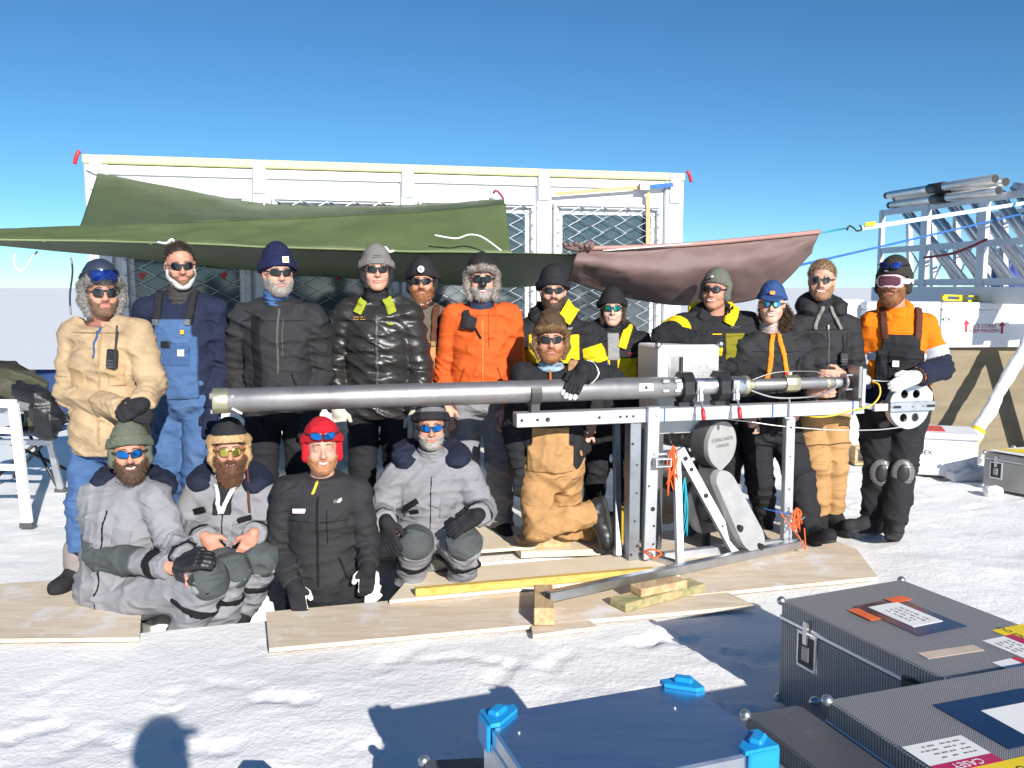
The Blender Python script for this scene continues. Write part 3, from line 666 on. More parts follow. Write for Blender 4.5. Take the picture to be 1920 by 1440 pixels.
def hank(name, mat, c, label, n=5, sz=.05, drop=.12, r=.0045):
    m = MB(); random.seed(hash(label) % 999)
    random.seed(len(label))
    for i in range(n):
        a = random.uniform(0, 6.28); dx = RE * random.uniform(-sz, sz); pts = [np.asarray(c), np.asarray(c) + dx + np.array([0, 0, -drop * random.uniform(.3, .8)]) - RN * random.uniform(0, .03), np.asarray(c) + RE * random.uniform(-sz, sz) + np.array([0, 0, -drop * random.uniform(.8, 1.3)]), np.asarray(c) + RE * random.uniform(-sz, sz) + np.array([0, 0, -drop * random.uniform(.2, .6)]) - RN * .02, np.asarray(c)]
        m.tube(smooth_path(pts, 5), r, 5)
    return m.solo(name, mat, label, 'cord', smooth=True)
hank('orange_cord', ORANGE_ROPE, rp_(1262, 835, -.12), 'orange cord hanging in loops on the front leg of the rig', 5, .045, .26)
hank('orange_cord', ORANGE_ROPE, rp_(1494, 952, -.07), 'tangle of orange cord tied low on the end leg of the rig', 6, .05, .12)
hank('teal_cord', TEAL_ROPE, rp_(1284, 895, -.10), 'teal cord knotted around the front leg of the rig', 5, .03, .33)
cable('orange_cord', ORANGE_ROPE, [rp_(1206, 1035, -.1), rp_(1222, 1030, -.14), rp_(1240, 1038, -.16), rp_(1225, 1046, -.17), rp_(1210, 1036, -.12)], .006, 'orange cord coiled round the foot of the mast post', 'cord')
cable('orange_cord', ORANGE_ROPE, [rp_(1464, 962, -.08), rp_(1480, 985, -.09), rp_(1500, 1010, -.12), rp_(1510, 1030, -.13), rp_(1508, 990, -.12)], .004, 'single orange line running down from the end leg to the plywood', 'cord')
cable('blue_twine', BLUE_ROPE, [rp_(1432, 953, .05), rp_(1455, 959, -.02), rp_(1484, 963, -.06)], .004, 'short blue cord tied to the end leg', 'cord')

# winch: drum motor, round gear cover and chain case
CAST = M('cast_aluminium', (.46, .455, .44), .5, .35, .08, 12, .15, 120)
GREYB = M('dark_grey_housing', (.09, .09, .092), .5, .3, .1)
win = thing('winch', 'grey cast aluminium winch with round cover and long chain case inside the rig', 'winch', rr(rs(1330), 0, .2))
gc = rp_(1347, 832, .10); gax = nrm(-RN * .88 + RE * .42)
gx = nrm(np.cross((0, 0, 1), gax)); GU = np.array([0, 0, 1.])
def tear(c, r, tip, n=36):
    pts = []
    for i in range(n + 1):
        a = math.radians(-58 + (296) * i / n); pts.append(c + gx * math.cos(a) * r + GU * math.sin(a) * r)
    pts.append(c - GU * r * tip + gx * -.01); return pts
GR = .145
cov = MB().prism(tear(gc, GR, 1.18), gax * .03).build('round_cover', CAST, win)
MB().prism(tear(gc - gax * .10, GR * 1.02, 1.18), gax * .098).build('cover_rim', GREYB, win)
text('engraved_letters', 'ICEFIELD INSTR.\nCANADA', .031, gc + gax * .0315 + GU * .012 , -gx if np.dot(gx, RE) < 0 else gx, GU, M('engraving', (.14, .14, .14), .6), cov, .0006, spacing=1.25)
MB().lathe(gc - gax * .42 + GU * .03, gax, [(0, .08), (.01, .095), (.10, .095), (.105, .09), (.31, .09), (.32, .08)], 28).build('motor', STEEL, win, True, 40)
MB().ring(gc - gax * .22 + GU * .03, gax, .09, .097, .012, 28).build('motor_band', ALU, win)
ca = rp_(1352, 905, .02); cb = rp_(1398, 1000, -.10)
def stadium(a, b, r, n=14):
    d = nrm(b - a); w = nrm(np.cross(d, gax)); pts = []
    for i in range(n + 1): t = math.pi * i / n; pts.append(b + w * math.cos(t) * r + d * math.sin(t) * r)
    for i in range(n + 1): t = math.pi * i / n; pts.append(a - w * math.cos(t) * r * .8 - d * math.sin(t) * r * .8)
    return pts
MB().prism(stadium(ca, cb, .108), gax * .045).build('chain_case', CAST, win)
MB().prism(stadium(ca - gax * .10, cb - gax * .10, .110), gax * .099).build('case_back', M('grey_case_back', (.3, .3, .3), .5, .8), win)
for p in (cb + nrm(ca - cb) * .1 + gx * .0, cb - nrm(ca - cb) * .06):
    sgn = 1
kb = nrm(np.cross(nrm(cb - ca), gax))
for p in (cb + kb * .075 - nrm(cb - ca) * .07, cb + nrm(cb - ca) * .085 - kb * .02):
    MB().cyl(p + gax * .03, p + gax * .06, .022, 9).build('black_knob', BLACKP, win)
dr = rp_(1300, 935, .22)
MB().lathe(dr - gax * .20, gax, [(0, .20), (.012, .205), (.02, .11), (.30, .11), (.31, .205), (.325, .20)], 36).build('cable_drum', M('dull_drum', (.33, .33, .33), .45, .9), win, True, 35)
MB().lathe(dr - gax * .17, gax, [(0, .10), (.001, .165), (.26, .165), (.262, .1)], 36).build('wound_cable', GREYB, win, True, 35)
MB().lathe(dr + gax * .13, gax, [(0, .13), (.03, .13), (.06, .09), (.065, .0)], 8).build('brake_housing', GREYB, win, True, 25)
PERF = M('perforated_sheet', (.45, .45, .45), .5, .7, .3, 90)
MB().box(dr + RE * .22 + RN * .05 - GU * .08, (.16, .012, .14), X=RE + RN * .2).build('perforated_guard', PERF, win)
for i, dz in enumerate((.02, -.05)):
    MB().beam(gc - gax * .05 - gx * 0 - RE * .16 + GU * (-.06 + dz), gc - gax * .05 - RE * .07 + GU * (-.02 + dz), .02, .02).build('rib', CAST, win)
ybx = rp_(1172, 985, .45)
yb = thing('yellow_fuel_can', 'small yellow can behind the mast post of the rig', 'can', ybx - np.array([0, 0, .15]))
MB().box(ybx, (.045, .07, .13), X=RE, bev=.02).build('body', M('yellow_plastic', (.75, .52, .02), .45), yb, True, 35)
MB().lathe(ybx + np.array([0, 0, .12]), (0, 0, 1), [(0, .022), (.03, .022), (.035, .012)], 12).build('cap', BLACKP, yb, True, 40)
cbx = thing('control_box', 'white perforated control box with recessed handle behind the drill', 'case', at(1270, 760, 5.66))
c = at(1270, 681, 5.66); bx_x = nrm(RE)
MB().box(c, (.205, .17, .125), X=RE, bev=.012).build('box', M('white_box', (.78, .78, .76), .5, 0, .03), cbx)
fp = c - RN * .172
MB().box(fp - RE * .085 + np.array([0, 0, .0]), (.055, .004, .075), X=RE, bev=.003).build('handle_plate', ALU, cbx)
MB().box(fp - RE * .085 - RN * .003, (.04, .003, .06), X=RE).build('recess', STEEL, cbx)
MB().beam(fp - RE * .06 - RN * .012 + np.array([0, 0, -.055]), fp - RE * .06 - RN * .012 + np.array([0, 0, .055]), .018, .02, up=RN).build('grip', BLACKP, cbx)
MB().box(fp + RE * .10, (.10, .002, .12), X=RE).build('perforated_panel', PERF, cbx)
for sx in (-.21, .21): MB().ball(fp + RE * sx + np.array([0, 0, .13]), .022, 6).build('corner', ALU, cbx, True)
MB().box(c - np.array([0, 0, .30]), (.20, .15, .13), X=RE, bev=.01).build('lower_box', M('white_box', (.78, .78, .76), .5, 0, .03), cbx)
for dx in (-.17, .17):
    for dy in (-.12, .12): MB().beam(c + RE * dx + RN * dy - np.array([0, 0, .42]), np.array([*(c + RE * dx + RN * dy)[:2], 0]), .04, .04, up=RN).build('leg', GREYB, cbx)

# ---------------------------------------------------------------- transit cases in the foreground
def weave(name, c0, c1, sc=80, metal=.35, frost=0):
    if name in _MC: return _MC[name]
    m = bpy.data.materials.new(name); m.use_nodes = True; t = m.node_tree; N = t.nodes; K = t.links; b = N['Principled BSDF']
    b.inputs['Roughness'].default_value = .42; b.inputs['Metallic'].default_value = metal
    tc = N.new('ShaderNodeTexCoord'); mp = N.new('ShaderNodeMapping'); mp.inputs['Rotation'].default_value = (R(24), R(31), R(38))
    K.new(tc.outputs['Object'], mp.inputs['Vector'])
    w = []
    for i, dirn in enumerate(('X', 'Y')):
        q = N.new('ShaderNodeTexWave'); q.bands_direction = dirn; q.inputs['Scale'].default_value = sc * (1 if i == 0 else .55); q.inputs['Distortion'].default_value = .0
        K.new(mp.outputs[0], q.inputs['Vector']); w.append(q)
    mu = N.new('ShaderNodeMath'); mu.operation = 'MULTIPLY'; K.new(w[0].outputs['Fac'], mu.inputs[0]); K.new(w[1].outputs['Fac'], mu.inputs[1])
    r = N.new('ShaderNodeValToRGB'); r.color_ramp.elements[0].color = (*c0, 1); r.color_ramp.elements[1].color = (*c1, 1); r.color_ramp.elements[0].position = .1; r.color_ramp.elements[1].position = .7
    K.new(mu.outputs[0], r.inputs['Fac']); out = r.outputs[0]
    n2 = N.new('ShaderNodeTexNoise'); n2.inputs['Scale'].default_value = 5; n2.inputs['Detail'].default_value = 9; n2.inputs['Roughness'].default_value = .75; K.new(tc.outputs['Object'], n2.inputs['Vector'])
    r2 = N.new('ShaderNodeValToRGB'); r2.color_ramp.elements[0].position = .56; r2.color_ramp.elements[1].position = .78; r2.color_ramp.elements[0].color = (0, 0, 0, 1); r2.color_ramp.elements[1].color = (.25 + frost,) * 3 + (1,)
    K.new(n2.outputs['Fac'], r2.inputs['Fac']); mx = N.new('ShaderNodeMix'); mx.data_type = 'RGBA'; mx.inputs['B'].default_value = (.42, .40, .38, 1)
    K.new(r2.outputs[0], mx.inputs['Factor']); K.new(out, mx.inputs['A']); K.new(mx.outputs['Result'], b.inputs['Base Color'])
    bp = N.new('ShaderNodeBump'); bp.inputs['Strength'].default_value = .5; bp.inputs['Distance'].default_value = .002; K.new(mu.outputs[0], bp.inputs['Height']); K.new(bp.outputs[0], b.inputs['Normal'])
    _MC[name] = m; return m
CARB = weave('grey_woven_laminate', (.15, .15, .16), (.60, .58, .58))
CARBD = weave('dark_woven_laminate', (.07, .075, .085), (.24, .25, .27), frost=.2)
BALLC = M('zinc_corner', (.5, .52, .53), .35, .9, .1)
STICK_W = M('sticker_white', (.78, .77, .75), .6, 0, .04); STICK_M = M('sticker_crimson', (.45, .02, .10), .6); STICK_Y = M('sticker_yellow', (.80, .58, .02), .6); STICK_O = M('tape_orange', (.75, .14, .04), .6); INK = M('ink_black', (.02, .02, .02), .7); PLATE_B = M('blue_reflecting_plate', (.10, .16, .26), .18, .9, .1, 6); TAPE = M('masking_tape', (.52, .42, .34), .7)
RED_M = M('stencil_red', (.42, .03, .06), .7)
def case(name, A, Bv, Cv, ztop, zbot, label, mat, lid=.07, corners=True, latches=True):
    """A: a top corner, Bv and Cv: the two top edges as vectors"""
    A = np.array([A[0], A[1], ztop]); X_ = nrm([*Bv[:2], 0]); lx = np.linalg.norm(Bv[:2]); Yv = np.array([*Cv[:2], 0]); Yv = Yv - X_ * np.dot(X_, Yv); ly = np.linalg.norm(Yv); Y_ = Yv / ly
    c = A + X_ * lx / 2 + Y_ * ly / 2; c[2] = zbot
    k = thing(name, label, 'case', c)
    h = ztop - zbot
    def P_(x, y, z): return A + X_ * x + Y_ * y + np.array([0, 0, z])
    MB().box(P_(lx / 2, ly / 2, -lid / 2 + 0), (lx / 2, ly / 2, lid / 2), X=X_, bev=.006).build('lid', mat, k)
    MB().box(P_(lx / 2, ly / 2, -lid - .006 - (h - lid) / 2), (lx / 2, ly / 2, (h - lid) / 2 - .004), X=X_, bev=.006).build('body', mat, k)
    MB().box(P_(lx / 2, ly / 2, -lid - .002), (lx / 2 + .004, ly / 2 + .004, .009), X=X_, bev=.003).build('rim', ALU, k)
    if corners:
        for x in (0, lx):
            for y in (0, ly):
                MB().ball(P_(x, y, -.005), .018, 8).build('ball_corner', BALLC, k, True)
                MB().ball(P_(x, y, -h + .014), .018, 8).build('ball_corner', BALLC, k, True)
    return k, P_, X_, Y_, lx, ly
def sticker(k, P_, X_, Y_, x, y, w, h, mat, name='sticker', lift=.0015, rot=0):
    c = P_(x, y, lift); Xr = X_ * math.cos(rot) + Y_ * math.sin(rot); return MB().box(c, (w / 2, h / 2, .0008), X=Xr).build(name, mat, k), Xr
z1 = .43
A1 = gr(1465, 1124, z1); B1 = gr(1690, 1086, z1) - A1; C1 = gr(1757, 1276, z1) - A1
k1, P1, X1, Y1, lx1, ly1 = case('transit_case', A1, B1 * 1.0, C1 * 1.02, z1, 0.0, 'large grey woven transit case with butterfly latch, farthest of the cases', CARB)
def butterfly(k, c, Xd, nd):
    f = MB().box(c, (.055, .004, .075), X=Xd, bev=.003).build('latch', ALU, k)
    MB().box(c + nd * .004, (.042, .002, .060), X=Xd).build('latch_dish', BLACKP, f)
    MB().box(c + nd * .007 + np.array([0, 0, -.01]), (.020, .005, .030), X=Xd, bev=.004).build('latch_turn', STEEL, f)
    MB().beam(c + nd * .008 + np.array([0, 0, .03]), c + nd * .008 + np.array([0, 0, .12]), .022, .012, up=nd).build('latch_hook', ALU, f)
nd1 = -X1
butterfly(k1, P1(0, .16, -.155) + nd1 * .004, Y1, nd1)
for yy in (ly1 - .12,): MB().box(P1(0, yy, -.075) + nd1 * .008, (.06, .010, .022), X=Y1, bev=.006).build('handle', BLACKP, k1)
px_, py_ = .50 * lx1, .42 * ly1
MB().box(P1(lx1 * .50, ly1 * .42, .002), (.12, .16, .0015), X=X1).build('label_frame', PLATE_B, k1)
sticker(k1, P1, X1, Y1, lx1 * .50, ly1 * .40, .15, .22, STICK_W, 'paper_label', .0045)
sticker(k1, P1, X1, Y1, lx1 * .66, ly1 * .24, .10, .05, STICK_O, 'tape', .0055); sticker(k1, P1, X1, Y1, lx1 * .27, ly1 * .33, .05, .12, STICK_O, 'tape', .0055)
marks(k1, P1(lx1 * .50, ly1 * .42, .0062), Y1, -X1, .15, .10, 4, M('faded_ink', (.22, .22, .24), .7), 4)
sticker(k1, P1, X1, Y1, lx1 * .30, ly1 * .80, .24, .05, TAPE, 'tape_strip', .0015, .1)
def casey(k, P_, X_, Y_, x, y, w, h, flip):
    """white form with a crimson heading strip"""
    d = Y_ if flip else -X_; e = np.cross((0, 0, 1), d)
    c = P_(x, y, .0015); MB().box(c, (w / 2, h / 2, .0008), X=d).build('form_label', STICK_W, k)
    MB().box(c + e * (h * .36) + np.array([0, 0, .001]), (w / 2, h * .14, .0006), X=d).build('label_band', STICK_M, k)
    text('band_letters', 'CASEY', h * .24, c + e * (h * .36) + np.array([0, 0, .0022]), d, e, STICK_W, k, .0002)
    marks(k, c - e * h * .14 + np.array([0, 0, .0018]), d, e, w * .75, h * .55, 4, M('faded_ink', (.22, .22, .24), .7), 7)
casey(k1, P1, X1, Y1, lx1 * .70, ly1 * .93, .26, .15, True)
sticker(k1, P1, X1, Y1, lx1 * .45, ly1 * .985, .09, .06, STICK_W, 'small_sticker', .0015); sticker(k1, P1, X1, Y1, lx1 * .54, ly1 * .985, .03, .06, RED, 'small_sticker', .0016)
z2 = .47
A2 = gr(1551, 1311, z2); B2 = gr(1920, 1246, z2) - A2; C2 = gr(1703, 1437, z2) - A2
k2, P2, X2, Y2, lx2, ly2 = case('transit_case', A2, B2 * 1.5, C2 * 2.6, z2, 0.0, 'large grey woven transit case with blue label plate, nearest the lower right corner', CARB)
p = gr(1905, 1345, z2); q = p - A2; MB().box(np.array([*p[:2], z2 + .002]) , (.17, .13, .0015), X=X2).build('label_frame', PLATE_B, k2)
sticker(k2, P2, X2, Y2, float(np.dot(q, X2)) + .04, float(np.dot(q, Y2)) + .02, .22, .15, STICK_W, 'paper_label', .0045)
q = gr(1785, 1415, z2) - A2; casey(k2, P2, X2, Y2, float(np.dot(q, X2)), float(np.dot(q, Y2)), .20, .14, False)
q = gr(1860, 1440, z2) - A2; sticker(k2, P2, X2, Y2, float(np.dot(q, X2)) + .03, float(np.dot(q, Y2)) + .03, .20, .09, STICK_Y, 'yellow_sticker', .0018)
text('sticker_letters', 'DO NOT', .04, P2(float(np.dot(q, X2)) + .03, float(np.dot(q, Y2)) + .03, .003), -X2, Y2, INK, k2, .0003)
q = gr(1905, 1190, z1) - A1; sticker(k1, P1, X1, Y1, float(np.dot(q, X1)) + .03, float(np.dot(q, Y1)) - .01, .16, .10, STICK_Y, 'yellow_sticker', .0016)
text('sticker_letters', 'DO NOT', .035, P1(float(np.dot(q, X1)) + .0, float(np.dot(q, Y1)) + .0, .003), Y1, -X1, INK, k1, .0003)
z3 = .40
A3 = gr(1398, 1338, z3); B3 = gr(1528, 1314, z3) - A3; C3 = gr(1500, 1440, z3) - A3
k3, P3, X3, Y3, lx3, ly3 = case('transit_case', A3, B3 * 1.0, C3 * 2.2, z3, 0.0, 'dark frosty transit case between the blue cornered box and the grey cases', CARBD)
z4 = .60
A4 = gr(906, 1340, z4); B4 = gr(1290, 1275, z4) - A4; C4 = gr(1425, 1410, z4) - A4 - B4
ALUC = M('scratched_blue_aluminium', (.58, .63, .70), .30, 1.0, .08, 3, .03, 200, stretch=(1, 7, 1), dirt=(.75, .78, .8), dirt_amt=.7, dirt_s=9)
CYAN = M('cyan_plastic_corner', (.01, .28, .62), .42, 0, .06)
k4, P4, X4, Y4, lx4, ly4 = case('aluminium_box', A4, B4, C4, z4, 0.0, 'aluminium stacking box with bright blue plastic corners in front', ALUC, .05, corners=False)
for x, sx in ((0, 1), (lx4, -1)):
    for y, sy in ((0, 1), (ly4, -1)):
        o = P4(x, y, 0); m = MB()
        m.prism([P4(x - sx * .006, y - sy * .006, .001), P4(x + sx * .085, y - sy * .006, .001), P4(x + sx * .085, y + sy * .02, .001), P4(x + sx * .02, y + sy * .075, .001), P4(x - sx * .006, y + sy * .075, .001)], (0, 0, .011))
        m.box(P4(x + sx * .030, y + sy * .026, .018), (.026, .017, .008), X=X4 * sx + Y4 * (-sy) * .8, bev=.006)
        m.box(P4(x + sx * .036, y - sy * .007, -.032), (.042, .0055, .036), X=X4, bev=.004); m.box(P4(x - sx * .007, y + sy * .032, -.032), (.0055, .038, .036), X=X4, bev=.004)
        b = m.build('corner_cap', CYAN, k4)
        for d_ in (.024, .05): MB().cyl(P4(x + sx * d_, y - sy * .0125, -.045), P4(x + sx * d_, y - sy * .016, -.045), .006, 8).build('rivet', ALU, b)
for x, y in ((.09, .30), (.80, .34)): MB().ball(P4(lx4 * x, ly4 * y, .001), .005, 6).build('rivet', ALU, k4)
z5 = .30
A5 = gr(795, 1424, z5); k5, P5, X5, Y5, lx5, ly5 = case('transit_case', A5, np.array([.55, .05, 0]), np.array([.04, -.5, 0]), z5, 0.0, 'dark case with silver ball corners at the lower edge, left of the blue cornered box', CARBD)
bg = at(522, 1428, 2.62)
m = MB().box(np.array([bg[0] - .02, bg[1] - .17, .108]), (.075, .16, .105), bev=.04); bag = m.solo('black_bag', M('black_nylon', (.012, .012, .013), .7, 0, .2, bump=.4), 'black bag whose top just shows at the lower edge of the view', 'bag', smooth=True)

# ---------------------------------------------------------------- trestle and camp chair at the left
tr = thing('trestle', 'white and silver folding aluminium trestle at the left edge', 'trestle', gr(20, 960))
F1 = gr(52, 988); F2 = gr(115, 922); B1_ = gr(8, 930)
t1 = at(25, 757, F1[1] + .14); TW = np.array([-1.25, .15, 0]); topz = t1[2]
def tb(name, a, b, w, h, mat=WHITEP, up=(0, 1, 0)): return MB().beam(a, b, w, h, up=up, bev=.003).build(name, mat, tr)
tb('leg', F1 + np.array([0, 0, .02]), t1, .07, .035); tb('leg', F1 + TW, t1 + TW, .07, .035)
r1 = at(88, 800, F2[1] - .22); tb('leg', F2, at(80, 770, F2[1] - .35), .05, .03, ALUW); tb('leg', F2 + TW * .55, at(80, 770, F2[1] - .35) + TW * .55, .05, .03, ALUW)
tb('top_rail', t1 + np.array([.02, 0, 0]), t1 + TW, .03, .06, WHITEP, (0, 0, 1)); tb('top_rail', at(80, 770, F2[1] - .35), at(80, 770, F2[1] - .35) + TW * .55, .03, .05, ALUW, (0, 0, 1))
for f in (.48, .78): tb('rung', F1 + (t1 - F1) * f, F1 + (t1 - F1) * f + TW, .03, .045, WHITEP, (0, 0, 1))
g = F2 + (at(80, 770, F2[1] - .35) - F2) * .62; tb('rung', g, g + TW * .55, .03, .045, ALUW, (0, 0, 1))
tb('side_bar', t1, at(80, 770, F2[1] - .35), .03, .05, WHITEP, (0, 0, 1))
for f in (F1, F2): MB().box(f + np.array([0, 0, .015]), (.045, .03, .018), bev=.005).build('rubber_foot', GREYB, tr)
ch = thing('camp_chair', 'black framed folding camp chair under draped jackets at the left', 'chair', gr(70, 900))
cq = gr(60, 905)
def chp(dx, dy, z): return np.array([cq[0] + dx, cq[1] + dy, z])
for a, b in (((-.28, -.25, .0), (.30, .25, .62)), ((.34, -.22, .0), (-.25, .25, .62)), ((.36, .2, .0), (-.2, -.2, .45)), ((-.3, .25, 0), (.3, -.22, .45))): MB().tube([chp(*a), chp(*b)], .014, 8).build('leg', BLACKP, ch, True)
MB().box(chp(0, 0, .46), (.28, .25, .012), bev=.01).build('seat', M('navy_cloth', (.02, .05, .16), .8), ch)
MB().box(chp(0, .27, .72), (.28, .015, .24), bev=.01).build('backrest', M('navy_cloth', (.02, .05, .16), .8), ch)
stk = MB().tube(smooth_path([at(133, 590, 6.6), at(131, 555, 6.6), at(136, 510, 6.6), at(133, 482, 6.6)], 6), .007, 6).tube([at(136, 620, 6.6), np.array([*at(136, 620, 6.6)[:2], 0])], .010, 6)
stk.solo('marker_cane', M('grey_cane', (.22, .22, .23), .6), 'thin curved grey cane rising behind the man in the tan jacket', 'cane', smooth=True)

# ---------------------------------------------------------------- sled with aluminium rack, core boxes and clutter at the right
RKG = M('rack_grey_profile', (.56, .58, .62), .45, .35, .06)
rack = thing('sled_rack', 'grey aluminium rack on a sled loaded with silver mast tubes', 'rack', (4.9, 9.6, 0))
rkA = at(1655, 548, 11.0); rkB = at(1848, 548, 9.2); rkE = nrm([rkB[0] - rkA[0], rkB[1] - rkA[1], 0]); rkN = np.array([-rkE[1], rkE[0], 0])
if rkN[0] < 0: rkN = -rkN
zd = float(rkA[2])
def rk(s, z, t=0): return np.array([rkA[0], rkA[1], 0]) + rkE * s + rkN * t + np.array([0, 0, z])
def rks(px, py, t=0): p = on_plane(px, py, rk(0, 0, t), rkN); return float(np.dot(p - rk(0, 0, t), rkE)), float(p[2])
sE = 2.9
for t in (0, 1.5): MB().beam(rk(-.15, zd - .02, t), rk(sE, zd - .02, t), .12, .17).build('deck_beam', RKG, rack)
for s in (-.08, .9, 1.9, 2.8): MB().beam(rk(s, zd - .03, .06), rk(s, zd - .03, 1.44), .1, .12).build('deck_cross', RKG, rack)
for s in (.1, 2.5):
    for t in (.15, 1.35): MB().beam(rk(s, .0, t), rk(s, zd - .105, t), .16, .16, up=rkE).build('sled_leg', RKG, rack)
tops = []
for px, y0 in ((1655, 394), (1738, 380), (1848, 363), (1990, 345)):
    s, z = rks(px, y0); tops.append((s, z))
ztop_r = tops[0][1]
for s, z in tops:
    for t in (0, 1.5):
        for o_ in ((0,) if s == tops[0][0] else (-.03, .03)): MB().beam(rk(s + o_, zd + .066, t), rk(s + o_, ztop_r, t), .05, .06, up=rkE).build('post', RKG, rack)
for i in range(3):
    s0, s1 = tops[i][0] + .035, tops[i + 1][0] - .06
    for f in (.96, .47, .05):
        z = zd + .07 + (ztop_r - zd - .07) * f; MB().beam(rk(s0, z, -.002), rk(s1, z, -.002), .035, .07).build('rail', RKG, rack); MB().beam(rk(s0, z, 1.502), rk(s1, z, 1.502), .035, .07).build('rail', RKG, rack)
SIL = M('polished_tube', (.74, .73, .71), .32, .8, .1, 5)
mast = thing('mast_tubes', 'silver mast sections leaning inside the grey rack', 'tubes', rk(1, zd + .1, .5))
for i in range(6):
    x0 = 1692 + i * 44; y0 = 384 - i * 7; x1 = x0 + 112; y1 = 560
    (sa, za), (sb, zb) = rks(x0, y0, .45), rks(x1, y1, .45); za = min(za, ztop_r + .10); zb = zd + .12
    for dt in (-.05, .05): MB().tube([rk(sb + dt, zb, .45), rk(sa + dt, za, .42)], .042, 12).build('tube', SIL, mast, True)
    MB().beam(rk(sa, za - .1, .55), rk(sa + .02, zd + .07, .6), .06, .06, up=rkE).build('strut', ALUW, mast)
    MB().beam(rk(sa - .02, za + .02, .42), rk(sa + .16, za - .06, .42), .08, .05).build('bracket', ALU, mast)
    if i < 5:
        s2 = rks(x0 + 44, 500, .5)[0]; MB().tube([rk(sa + .02, zd + .1, .58), rk(s2, zd + .62, .52)], .011, 6).build('cross_rod', RKG, mast); MB().tube([rk(s2, zd + .1, .58), rk(sa + .02, zd + .62, .52)], .011, 6).build('cross_rod', RKG, mast)
bt = thing('tube_bundle', 'bundle of three silver tubes laid on top of the rack', 'tubes', rk(1, zd + 1.2, .4))
ba = at(1684, 371, 10.9); bb = at(1886, 341, 8.95); bd_ = nrm(bb - ba); bl = nrm(np.cross(bd_, (0, 0, 1))); bu = np.cross(bl, bd_)
for (dt, dz) in ((0, 0), (.115, .03), (.07, -.085)):
    a = ba + bl * dt + bu * dz; b = bb + bl * dt + bu * dz
    MB().tube([a, b], .045, 16).build('tube', SIL, bt, True); MB().cyl(b, b + bd_ * .003, .040, 14).build('tube_mouth', BLACKP, bt)
    MB().cyl(a - bd_ * .07, a, .04, 10).build('tube_plug', BLACKP, bt, True)
    c_ = a + (b - a) * .5; MB().cyl(c_ - bd_ * .14, c_ + bd_ * .14, .055, 14).build('black_band', BLACKP, bt, True)
cable('red_strap', M('dark_red_strap', (.25, .02, .04), .6), [at(1733, 483, 10.0), at(1790, 474, 9.5), at(1850, 449, 9.0)], .014, 'dark red strap slung between two rack posts', 'strap')
p = at(1893, 505, 11.4); MB().lathe(np.array([p[0], p[1], zd + .05]), (0, 0, 1), [(0, .20), (.02, .23), (.42, .23), (.45, .20)], 24).solo('blue_drum', M('blue_drum', (.01, .04, .24), .45), 'blue drum standing behind the mast tubes', 'drum', smooth=True, angle=40)
lv = thing('spirit_level', 'yellow spirit level lying on the white core boxes', 'level', at(1830, 560, 9.2))
la, lb = at(1768, 558, 9.15), at(1892, 562, 9.35); YL = M('yellow_paint', (.72, .55, .02), .45); le = nrm(lb - la)
for z in (-.024, .024): MB().beam(la + np.array([0, 0, z]), lb + np.array([0, 0, z]), .03, .016).build('rail', YL, lv)
for f in (0.02, .27, .5, .73, .98): MB().beam(la + (lb - la) * f - le * .03, la + (lb - la) * f + le * .03, .028, .036).build('web', YL, lv)
BOXW = M('white_core_box', (.74, .75, .78), .6, 0, .03, 3, .06, 30)
bxN = nrm([.12, -1, 0]); bxE = np.array([-bxN[1], bxN[0], 0])
def corebox(px0, px1, y0, y1, D, dep, label, txt=None):
    a = at(px0, y1, D); n_ = bxN; b = on_plane(px1, y1, a, n_); top_ = on_plane(px0, y0, a, n_)[2]
    w = np.dot(b - a, bxE); k = thing('core_box', label, 'box', (a + b) / 2 - n_ * dep / 2, 'white ice core boxes on the sled')
    c = a + bxE * w / 2 - n_ * dep / 2; h = top_ - a[2]; c[2] = a[2] + h * .42
    MB().box(c, (w / 2 - .004, dep / 2, h * .42), X=bxE, bev=.01).build('body', BOXW, k)
    MB().box(c + np.array([0, 0, h * .50]), (w / 2, dep / 2 + .004, h * .078), X=bxE, bev=.01).build('lid', BOXW, k)
    return k, a, w, h
def stencil(k, px, py, n_, o, size, s, X_=None):
    p = on_plane(px, py, o + n_ * .004, n_); return text('stencil_letters', s, size, p, bxE if X_ is None else X_, (0, 0, 1), RED_M, k, .0006, spacing=.95)
def arrow(k, px, py, o, h):
    p = on_plane(px, py, o + bxN * .004, bxN); m = MB()
    m.prism([p + bxE * x * h + np.array([0, 0, z * h]) for x, z in ((-.10, -.5), (.10, -.5), (.10, .12), (.30, .12), (0, .5), (-.30, .12), (-.10, .12))], bxN * .001); m.build('arrow', RED_M, k)
kA, aA, wA, hA = corebox(1763, 1945, 567, 652, 8.95, .55, 'white ice core box with red stencilled letters and arrows')
stencil(kA, 1846, 616, bxN, aA, .052, 'ICE CORES\nKEEP FROZEN'); arrow(kA, 1812, 611, aA, .125); arrow(kA, 1879, 614, aA, .125)
pA = on_plane(1774, 599, aA + bxN * .004, bxN); text('stencil_letters', '474', .058, pA, bxE, (0, 0, 1), INK, kA, .0006)
corebox(1622, 1761, 566, 655, 8.85, .55, 'white ice core box directly behind the man in the orange jacket')
corebox(1560, 1616, 561, 640, 8.95, .55, 'white ice core box behind the bareheaded man in the black jacket')
corebox(1560, 1640, 642, 740, 9.0, .5, 'lower white ice core box behind the bareheaded man')
pn0 = at(1700, 652, 8.95); pn1 = at(1960, 652, 9.25)
m = MB(); lo0 = np.array([pn0[0] - .05, pn0[1] - .42, .0]); lo1 = np.array([pn1[0], pn1[1] - .42, .0]); hi0 = np.array([pn0[0] - .05, pn0[1], pn0[2] - .015]); hi1 = np.array([pn1[0], pn1[1], pn0[2] - .015])
